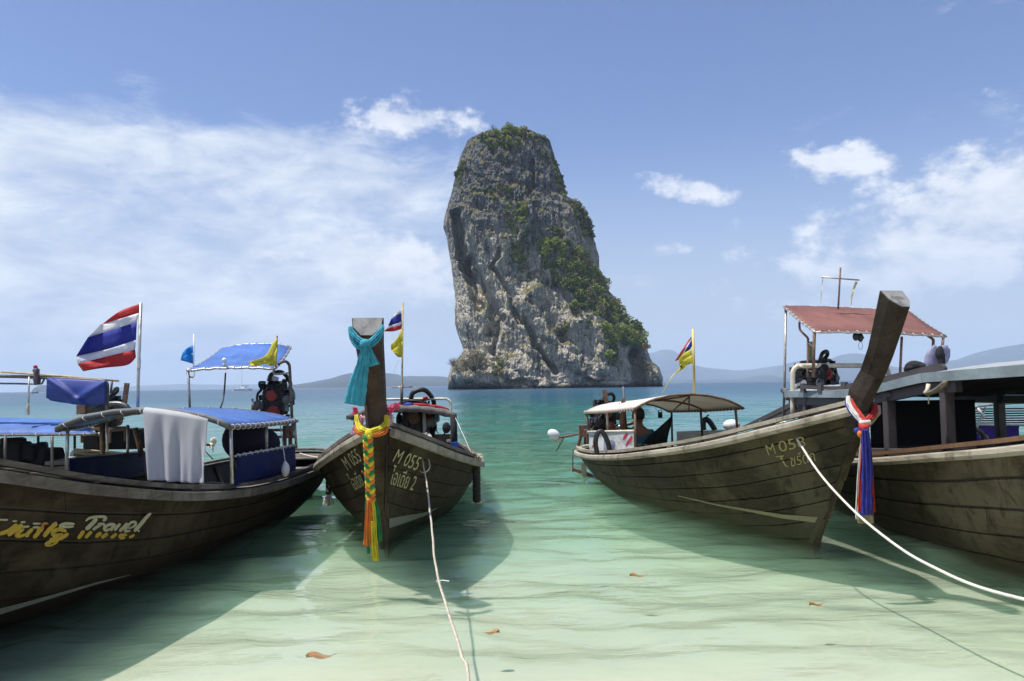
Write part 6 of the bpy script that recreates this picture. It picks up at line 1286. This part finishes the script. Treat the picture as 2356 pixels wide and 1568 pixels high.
# stern arch, awning over the engine
pipe('stern_arch', [at(1824, 965, 10.9), at(1824, 870, 10.9), at(1826, 852, 10.9), at(1834, 844, 10.9), at(1848, 842, 10.95), at(1990, 842, 11.1), at(2030, 843, 11.2), at(2042, 852, 11.3), at(2046, 870, 11.3)], .034, CREAMPIPE, b4, 9, 3)
c4, S4 = canopy(b4, at(1876, 763, 10.6), at(2177, 773, 10.6), at(2093, 717, 12.0), at(1802, 703, 12.0), .02, .02, REDCL, pipem=PIPE, r=.014, lash=ROPEW, lashn=(14, 9, 12, 10), sag=.02)
pipe('post', [at(1808, 708, 12.0), at(1806, 830, 11.9), at(1803, 965, 11.8)], .02, PIPE, c4); post(c4, at(1874, 765, 10.65), at(1871, 868, 10.8), .022, RUST)
pipe('post', [at(1840, 733, 11.4), at(1840, 757, 11.4), at(1848, 768, 11.3), at(1858, 778, 11.2), at(1859, 790, 11.2), at(1858, 868, 11.1)], .017, RUST, c4, 7, 3); pipe('brace', [at(1860, 790, 11.2), at(1872, 800, 10.8)], .014, PIPED, c4)
post(c4, at(2075, 775, 10.7), at(2071, 860, 10.7), .018, RUST); pipe('post', [at(2135, 773, 10.65), at(2146, 781, 10.7), at(2147, 790, 10.7), at(2145, 820, 10.7)], .02, RUST, c4, 7, 3); post(c4, at(2171, 774, 10.6), at(2164, 835, 10.6), .018, RUST)
e4, E4 = engine(b4, at(1872, 876, 11.6), .60, .5, 41); pipe('hose', [E4(.2, -.2, .5), E4(.45, -.2, .45), E4(.6, -.2, .1), E4(.62, -.2, -.3)], .03, HOSE, e4, 7, 5)
m_ = MB(); m_.tube(catmull([at(1829, 893, 11.0), at(1835, 886, 10.95), at(1843, 883, 10.95), at(1850, 877, 10.95), at(1853, 884, 10.95)], 4), .022, 7); tag(m_.build('rope_coil', ROPEW, smooth=True), 'bunch of white rope on the roof beside the cream pipe arch', 'rope')
m_ = MB(); m_.tube([at(1888, 845, 11.0), at(1890, 860, 11.0), at(1889, 872, 11.0)], [.05, .09, .05], 9); m_.ball(at(1893, 845, 11.0), (.09, .06, .05), 9, 6); m_.build('rag_bundle', BLACKCL, b4, smooth=True)
m_ = MB(); m_.box((at(1865, 845, 11.6) + at(1866, 812, 11.6)) / 2, (.07, .07, .55)); tag(m_.build('bottle', simple('green_water_bottle', (.35, .50, .22), .3, trans=.4), bevel=.01), 'tall pale green plastic bottle standing behind the awning posts', 'bottle')
m_ = MB(); m_.tube([at(1801, 897, 11.8), at(1812, 906, 11.7), at(1826, 918, 11.6)], .045, 8); m_.build('tiller_handle', PIPED, b4)
# long wooden shaft beam over the stern rail
m_ = MB(); a_ = at(1704, 992, 13.4); c_ = at(1832, 930, 11.5); dd = (c_ - a_); m_.sweep([a_, a_ + dd * .33, a_ + dd * .66, c_], [(-.03, -.02), (.03, -.02), (.03, .05), (-.03, .05)]); q1 = a_ + dd * .28 + Vector((0, 0, -.08)); m_.sweep([q1, c_ + Vector((0, 0, -.09))], [(-.02, -.06), (.02, -.06), (.02, .06), (-.02, .06)]); m_.build('propeller_beam', CHAR, b4)
m_ = MB(); m_.tube([at(1748, 970, 12.6), at(1752, 966, 12.6), at(1750, 960, 12.6)], .008, 5); m_.tube([at(1752, 968, 12.6), at(1758, 964, 12.6)], .008, 5); m_.build('rope_knot', ROPET, b4)
sp4 = thing('antenna_cross', 'thin metal cross mast with two torn pennant strips above the red awning', 'mast', tuple(at(1929, 712, 12.0)))
pipe('mast', [at(1928.5, 712, 11.6), at(1934, 616, 11.6)], .014, RUST, sp4); pipe('crossbar', [at(1890, 638, 11.6), at(1977, 645, 11.6)], .012, PIPE, sp4)
m_ = MB(); cloth_rows(m_, [[(1968, 648), (1962, 665), (1958, 685), (1958, 704)], [(1974, 649), (1966, 668), (1961, 688), (1959, 704)]], 11.6, .03, 8, sub=1); m_.build('torn_strip', simple('pale_yellow_cloth', (.62, .62, .34), .8, trans=.4), sp4); m_ = MB(); cloth_rows(m_, [[(1892, 641), (1889, 665), (1888, 700)], [(1894, 641), (1892, 665), (1889, 700)]], 11.6, .02, 8, sub=1); m_.build('torn_strip', FWH, sp4)
# things hung under the awning / on the roof
m_ = MB(); m_.ball(at(1969, 775, 10.7), (.045, .04, .06), 10, 8); m_.tube([at(1977, 766, 10.7), at(1981, 778, 10.7), at(1979, 786, 10.7)], [.03, .045, .025], 8); m_.torus(at(1980, 796, 10.7), (0, 1, 0), .035, .003, 16, 4, sq=(1.5, .8)); tag(m_.build('hanging_mask', HOSE, smooth=True), 'black diving mask and strap hanging under the red awning', 'mask')
m_ = MB(); m_.tube(catmull([at(2086, 856, 7.9), at(2090, 848, 7.85), at(2102, 842, 7.8), at(2118, 843, 7.75), at(2128, 846, 7.7)], 4), [.02 + .035 * math.sin(i / 16 * math.pi) for i in range(17)], 8); m_.ball(at(2100, 847, 7.8), (.07, .05, .035), 10, 6); m_.torus(at(2113, 840, 7.8), (.3, 1, .1), .035, .006, 12, 4, sq=(.4, 1)); tag(m_.build('backpack', BLACKCL, smooth=True), 'black backpack lying on the roof behind the brown hand board', 'bag')
bg = sheet('plastic_bag', [at(2140, 800, 9.9), at(2160, 796, 9.9), at(2180, 808, 9.9), at(2178, 838, 9.9)], FWH, None, .05, 4, 12, 8, seed=6)
bpy.data.objects.remove(bg)
VIO = simple('pale_violet_plastic', (.42, .42, .58), .4, trans=.4)
m_ = MB(); m_.tube(catmull([at(2152, 795, 10.3), at(2146, 812, 10.3), at(2142, 830, 10.3), at(2140, 842, 10.3)], 4), [.02, .03, .045, .06, .07, .08, .085, .09, .09, .09, .09, .085, .08], 9, squash=.4); m_.tube(catmull([at(2166, 798, 10.4), at(2174, 806, 10.4), at(2178, 820, 10.4), at(2172, 838, 10.4)], 4), [.02, .04, .06, .07, .06, .07, .06, .05, .05, .04, .04, .03, .02], 7, squash=.4); tag(m_.build('cloth', VIO, smooth=True), 'pale violet cloth hanging from the right post of the red awning', 'cloth'); m_ = MB(); m_.tube(catmull([at(2164, 797, 10.2), at(2162, 812, 10.2), at(2166, 830, 10.2), at(2163, 842, 10.2)], 4), [.02, .03, .045, .05, .055, .06, .055, .05, .05, .05, .045, .04, .03], 8); tag(m_.build('cloth', BLACKCL, smooth=True), 'black cloth hanging beside the pale violet one on the awning post', 'cloth')

# ------------------------------------------------------------------ the boat seen through the cabin, to the right
b5 = thing('longtail_boat', 'longtail boat with a purple banner, glimpsed through the cabin of the roofed boat', 'boat', (8.6, 14.0, 0), math.atan2(-1, -.02), 'longtail boats moored at the beach'); H5 = Hull(b5, [(0, .3, .5, .0, .7), (.8, .8, .48, -.15, .5), (3.5, 1.1, .6, -.35, .42), (6.6, 1.1, .95, -.4, .45), (9.1, .7, 1.4, -.35, .6), (10.6, .05, 1.9, -.3, 1.0)], 9.4); H5.shell = build_hull(b5, H5, W3, nstr=4, cuts=1, rail=RAIL)
pb = sheet('purple_banner', [at(2222, 980, 11.9), at(2345, 980, 11.9), at(2345, 1016, 11.9), at(2222, 1016, 11.9)], simple('purple_vinyl', (.09, .04, .38), .5, var=.1, trans=.5), b5, .02, 3, seed=4)
bpy.context.view_layer.update(); bvp = BVHTree.FromPolygons([tuple(pb.matrix_world @ v.co) for v in pb.data.vertices], [tuple(p.vertices) for p in pb.data.polygons])
def V9(x, y): return (1967 + x / 3.564 / 1.698, 824.5 + y / 3.564 / 1.698)
lettering(bvp, 'SCB', [V9(1728, 1112), V9(1790, 1112), V9(1790, 1075), V9(1728, 1078)], WHITEP, pb, 'print'); m_ = MB(); m_.tube(catmull([at(*V9(1815, 1128), 11.8), at(*V9(1820, 1095), 11.8), at(*V9(1833, 1075), 11.8), at(*V9(1848, 1095), 11.8), at(*V9(1857, 1125), 11.8)], 4), .012, 4); m_.build('print', BAMBOO, pb)
pipe('banner_rail', [at(2215, 979, 11.88), at(2420, 979, 11.88)], .014, PIPE, pb); pipe('brace_pole', [at(*V9(1665, 1030), 11.5), at(*V9(1820, 690), 11.5)], .018, WHITEP, b5); pipe('brace_pole', [at(*V9(1700, 690), 11.4), at(*V9(1810, 835), 11.4)], .022, WHITEP, b5)
m_ = MB()
for k in range(7): m_.tube([at(2220, 942 + k * 5.4, 12.5), at(2420, 940 + k * 5.4, 12.5)], .011, 4)
m_.build('rails', PIPED, b5); m_ = MB(); m_.torus(at(*V9(1640, 1130), 11.3), (.1, 1, .1), .15, .035, 16, 8, -1.3, 1.5); tag(m_.build('tyre', HOSE, smooth=True), 'black tyre arc in front of the purple banner seen through the cabin', 'tyre')
canopy(b5, at(2225, 938, 11.4), at(2600, 938, 11.4), at(2560, 938, 14), at(2230, 938, 14), .1, .1, REDCL, r=.02)

# ------------------------------------------------------------------ the man in boat three
def skin_mesh(name, verts, edges, radii, mat, parent, sub=2, root=0):
    me_ = bpy.data.meshes.new(name); M = parent_inv(parent); me_.from_pydata([M @ Vector(v) for v in verts], edges, []); me_.materials.append(mat); ob = bpy.data.objects.new(name, me_); C.objects.link(ob); ob.parent = parent
    ob.modifiers.new('skin', 'SKIN')
    sv = me_.skin_vertices[0].data
    for i, r in enumerate(radii): sv[i].radius = (r, r) if not isinstance(r, tuple) else r; sv[i].use_root = (i == root)
    ob.modifiers.new('sub', 'SUBSURF').levels = sub; ob.modifiers['sub'].render_levels = sub
    for p in me_.polygons: p.use_smooth = True
    return ob
SKIN = simple('tanned_skin', (.20, .10, .06), .55, var=.12, scale=20); HAIR = simple('black_hair', (.012, .01, .01), .6, bump=.5, bscale=80); SHIRT = simple('teal_shirt', (.03, .12, .16), .85, var=.12, scale=8, bump=.2, bscale=30); PANTS = simple('dark_shorts', (.02, .02, .03), .9)
pY = 11.35; hip = at(1472, 1036, pY); hip.z = .40; man = thing('person', 'man in a teal shirt sitting under the cream roof with one hand on a post', 'person', (hip.x, pY, .28))
B = lambda x, y, z: Vector((hip.x + x, pY + y, .40 + z))
bv = [B(0, 0, 0), B(0, .01, .20), B(.0, .03, .40), B(.0, .02, .50), B(-.01, .0, .58), B(-.01, .0, .66), B(-.01, .0, .76),
      B(-.19, .02, .44), B(-.27, -.12, .62), B(-.235, -.06, .82), B(.19, .02, .43), B(.30, .05, .20), B(.28, -.18, .10),
      B(-.12, 0, -.02), B(-.20, .42, .02), B(-.2, .46, -.36), B(.12, 0, -.02), B(.20, .42, .02), B(.2, .46, -.36), B(-.2, .62, -.38), B(.2, .62, -.38)]
be = [(0, 1), (1, 2), (2, 3), (3, 4), (4, 5), (5, 6), (3, 7), (7, 8), (8, 9), (3, 10), (10, 11), (11, 12), (0, 13), (13, 14), (14, 15), (0, 16), (16, 17), (17, 18), (15, 19), (18, 20)]
br_ = [(.15, .11), (.15, .11), (.17, .11), (.12, .08), .055, .075, .082, .065, .045, .032, .065, .045, .032, .085, .06, .045, .085, .06, .045, .035, .035]
skin_mesh('body', bv, be, br_, SKIN, man)
hd_ = MB(); hc = B(-.01, .0, .72); hd_.ball(hc, (.082, .10, .118), 20, 14); hd_.ball(hc + Vector((-.005, .10, -.02)), (.018, .024, .026), 8, 6)
for s_ in (-1, 1): hd_.ball(hc + Vector((.083 * s_, .0, -.015)), (.014, .022, .034), 8, 6); hd_.ball(hc + Vector((.03 * s_, .088, .01)), (.014, .01, .008), 8, 6)
hd_.box(hc + Vector((0, .096, -.055)), (.05, .012, .012)); hd_.build('head', SKIN, man, smooth=True)
hr_ = MB(); hr_.ball(hc + Vector((0, -.016, .022)), (.092, .102, .112), 20, 14); hr_.build('hair', HAIR, man, smooth=True)
sh_v = [B(0, 0, .0), B(0, .01, .20), B(0, .03, .38), B(0, .02, .49), B(-.16, .02, .45), B(-.235, -.05, .54), B(.16, .02, .45), B(.255, .035, .30)]
skin_mesh('shirt', sh_v, [(0, 1), (1, 2), (2, 3), (3, 4), (4, 5), (3, 6), (6, 7)], [(.165, .125), (.165, .125), (.185, .125), (.115, .08), .085, .066, .085, .066], SHIRT, man)
sk = [B(0, 0, .03), B(-.11, 0, -.02), B(-.19, .30, .01), B(.11, 0, -.02), B(.19, .30, .01)]; skin_mesh('shorts', sk, [(0, 1), (1, 2), (0, 3), (3, 4)], [(.165, .13), .105, .085, .105, .085], PANTS, man)
for hx, sgn, up_ in ((B(-.235, -.06, .84), -1, 1), (B(.28, -.20, .10), 1, -1)):
    hv = [hx, hx + Vector((0, 0, .045 * up_))]; he = [(0, 1)]; hrad = [.026, .032]
    for k in range(4):
        x_ = -.026 + k * .017; L = (.07, .08, .075, .06)[k]; i0 = len(hv); hv += [hx + Vector((x_, -.005, .075 * up_)), hx + Vector((x_, -.02, (.075 + L * .5) * up_)), hx + Vector((x_ , -.035, (.075 + L * .8) * up_))]; he += [(1, i0), (i0, i0 + 1), (i0 + 1, i0 + 2)]; hrad += [.0095, .009, .008]
    i0 = len(hv); hv += [hx + Vector((-.045 * sgn * -1, -.01, .04 * up_)), hx + Vector((-.062 * sgn * -1, -.025, .07 * up_))]; he += [(0, i0), (i0, i0 + 1)]; hrad += [.011, .009]
    skin_mesh('hand', hv, he, hrad, SKIN, man, 1)
m_ = MB()
for k in range(6): m_.box(B(-.10 + k * .035, -.118, .30 + .003 * math.sin(k)), (.024, .012, .03))
m_.build('shirt_print', simple('pale_print', (.35, .38, .30), .8), man)
post(b3, B(-.235, -.09, 1.15), B(-.20, -.09, .45), .014, PIPED, 'post')

# ------------------------------------------------------------------ afloat: leaves, stick
LEAF = simple('dead_leaf', (.36, .19, .05), .55, var=.35, scale=30, bump=.4, bscale=60); LEAFD = simple('sunken_leaf', (.06, .035, .02), .6)
def leaf(px_, py_, L, W_, ang, label, mat=LEAF):
    c_ = on(px_, py_, .012); o = thing('floating_leaf', label, 'leaf', tuple(c_), ang, 'dead leaves on the water'); mb = MB(); rows = []
    for i in range(11):
        u = i / 10; w_ = W_ * math.sin(math.pi * u ** .8) ** .7 * .5; x = (u - .5) * L; rows.append([o.matrix_basis @ Vector((x, w_ * q, .012 + .02 * abs(q) * (1 - u) + .01 * math.sin(u * 7))) for q in (-1, -.5, 0, .5, 1)])
    R_ = Matrix.Translation(c_) @ Matrix.Rotation(ang, 4, 'Z'); mb = MB(); rows = [[R_ @ Vector(((i / 10 - .5) * L, W_ * .5 * math.sin(math.pi * (i / 10) ** .8) ** .7 * q, .006 + .02 * abs(q) * (1 - i / 10) + .006 * math.sin(i * .7))) for q in (-1, -.5, 0, .5, 1)] for i in range(11)]
    mb.grid(rows); mb.build('blade', mat, o, smooth=True, solid=.002); pipe('stalk', [R_ @ Vector((-L * .48, 0, .01)), R_ @ Vector((L * .45, 0, .013)), R_ @ Vector((L * .72, .01, .02))], .0018, mat, o, 4)
leaf(733, 1515, .145, .085, .05, 'broad tan leaf afloat at the bottom left, nearest the camera'); leaf(1134, 1460, .085, .05, 3.3, 'small leaf afloat right of the thin rope near the bottom'); leaf(1466, 1328, .12, .055, -.1, 'orange brown leaf afloat in the middle of the open water'); leaf(1877, 1395, .095, .04, .05, 'pointed brown leaf afloat below the bow lettered M 058'); leaf(1034, 1182, .10, .05, .1, 'dark leaf in the shade right of the bow lettered M 055', LEAFD)
m_ = MB(); q = on(1018, 1338, .01); m_.tube([q + Vector((-.055, 0, 0)), q + Vector((0, .01, .006)), q + Vector((.055, 0, 0))], .004, 5); tag(m_.build('stick', WHITEP), 'thin white stick afloat behind the rope', 'stick')

# ------------------------------------------------------------------ far boats
cat = thing('catamaran', 'white sailing catamaran anchored on the horizon at left', 'boat', tuple(at(556, 897, 560)))
q = at(556, 896.5, 560); m_ = MB()
def hullx(mb, x0, x1, y, z0, z1, w_):
    rows = []
    for i in range(13):
        u = i / 12; bw = w_ * min(1, 5 * (u), 2.2 * (1 - u) + .05) ** .6; rows.append([Vector((x0 + (x1 - x0) * u, y - bw, z1)), Vector((x0 + (x1 - x0) * u, y - bw * .6, z0)), Vector((x0 + (x1 - x0) * u, y + bw * .6, z0)), Vector((x0 + (x1 - x0) * u, y + bw, z1)), Vector((x0 + (x1 - x0) * u, y - bw, z1))])
    mb.grid(rows)
for yy in (558, 564): hullx(m_, q.x - 6.4, q.x + 6.4, yy, -.4, 1.5, .9)
m_.box((q.x, 561, 1.45), (9, 6.2, .5)); m_.build('hull', simple('white_gelcoat', (.8, .8, .8), .35, var=.04), cat); m_ = MB(); m_.box((q.x + .6, 561, 2.2), (4.6, 4.2, 1.0), None, .75); m_.build('cabin', simple('white_cabin', (.8, .8, .8), .4, var=.04), cat, bevel=.1); m_ = MB(); m_.box((q.x + .6, 561, 2.25), (4.75, 4.3, .35), None, .9); m_.build('window_band', HOSE, cat); pipe('mast', [Vector((q.x - .2, 561, 1.6)), Vector((q.x - .2, 561, 19.5))], .11, PIPE, cat); m_ = MB(); m_.tube([Vector((q.x - .2, 561, 3.5)), Vector((q.x + 4.8, 561, 3.6))], [.28, .2], 8); m_.build('furled_sail', simple('navy_sail_cover', (.05, .06, .10), .8), cat); pipe('forestay', [Vector((q.x - 6.2, 561, 1.7)), Vector((q.x - .2, 561, 18.5))], .03, PIPE, cat, 4)
for px_, lb in ((80, 'tiny fishing boat on the far left horizon, left of two'), (129, 'tiny dark fishing boat on the far left horizon, right of two')):
    f_ = thing('fishing_boat', lb, 'boat', tuple(at(px_, 901, 700)), 0, 'fishing boats on the far horizon'); q = at(px_, 901, 700); m_ = MB(); hullx(m_, q.x - 3.2, q.x + 3.2, 700, -.3, 1.1, 1.1); m_.build('hull', simple('dull_boat_paint', (.12, .13, .15), .7), f_, solid=.05); m_ = MB(); m_.box((q.x + .8, 700, 1.8), (2.0, 1.6, 1.4)); m_.build('cabin', WHITEP, f_); m_ = MB(); m_.tube([(q.x - 1, 700, 1), (q.x - 1.2, 700, 4.2)], .06, 4); m_.build('mast', PIPED, f_)
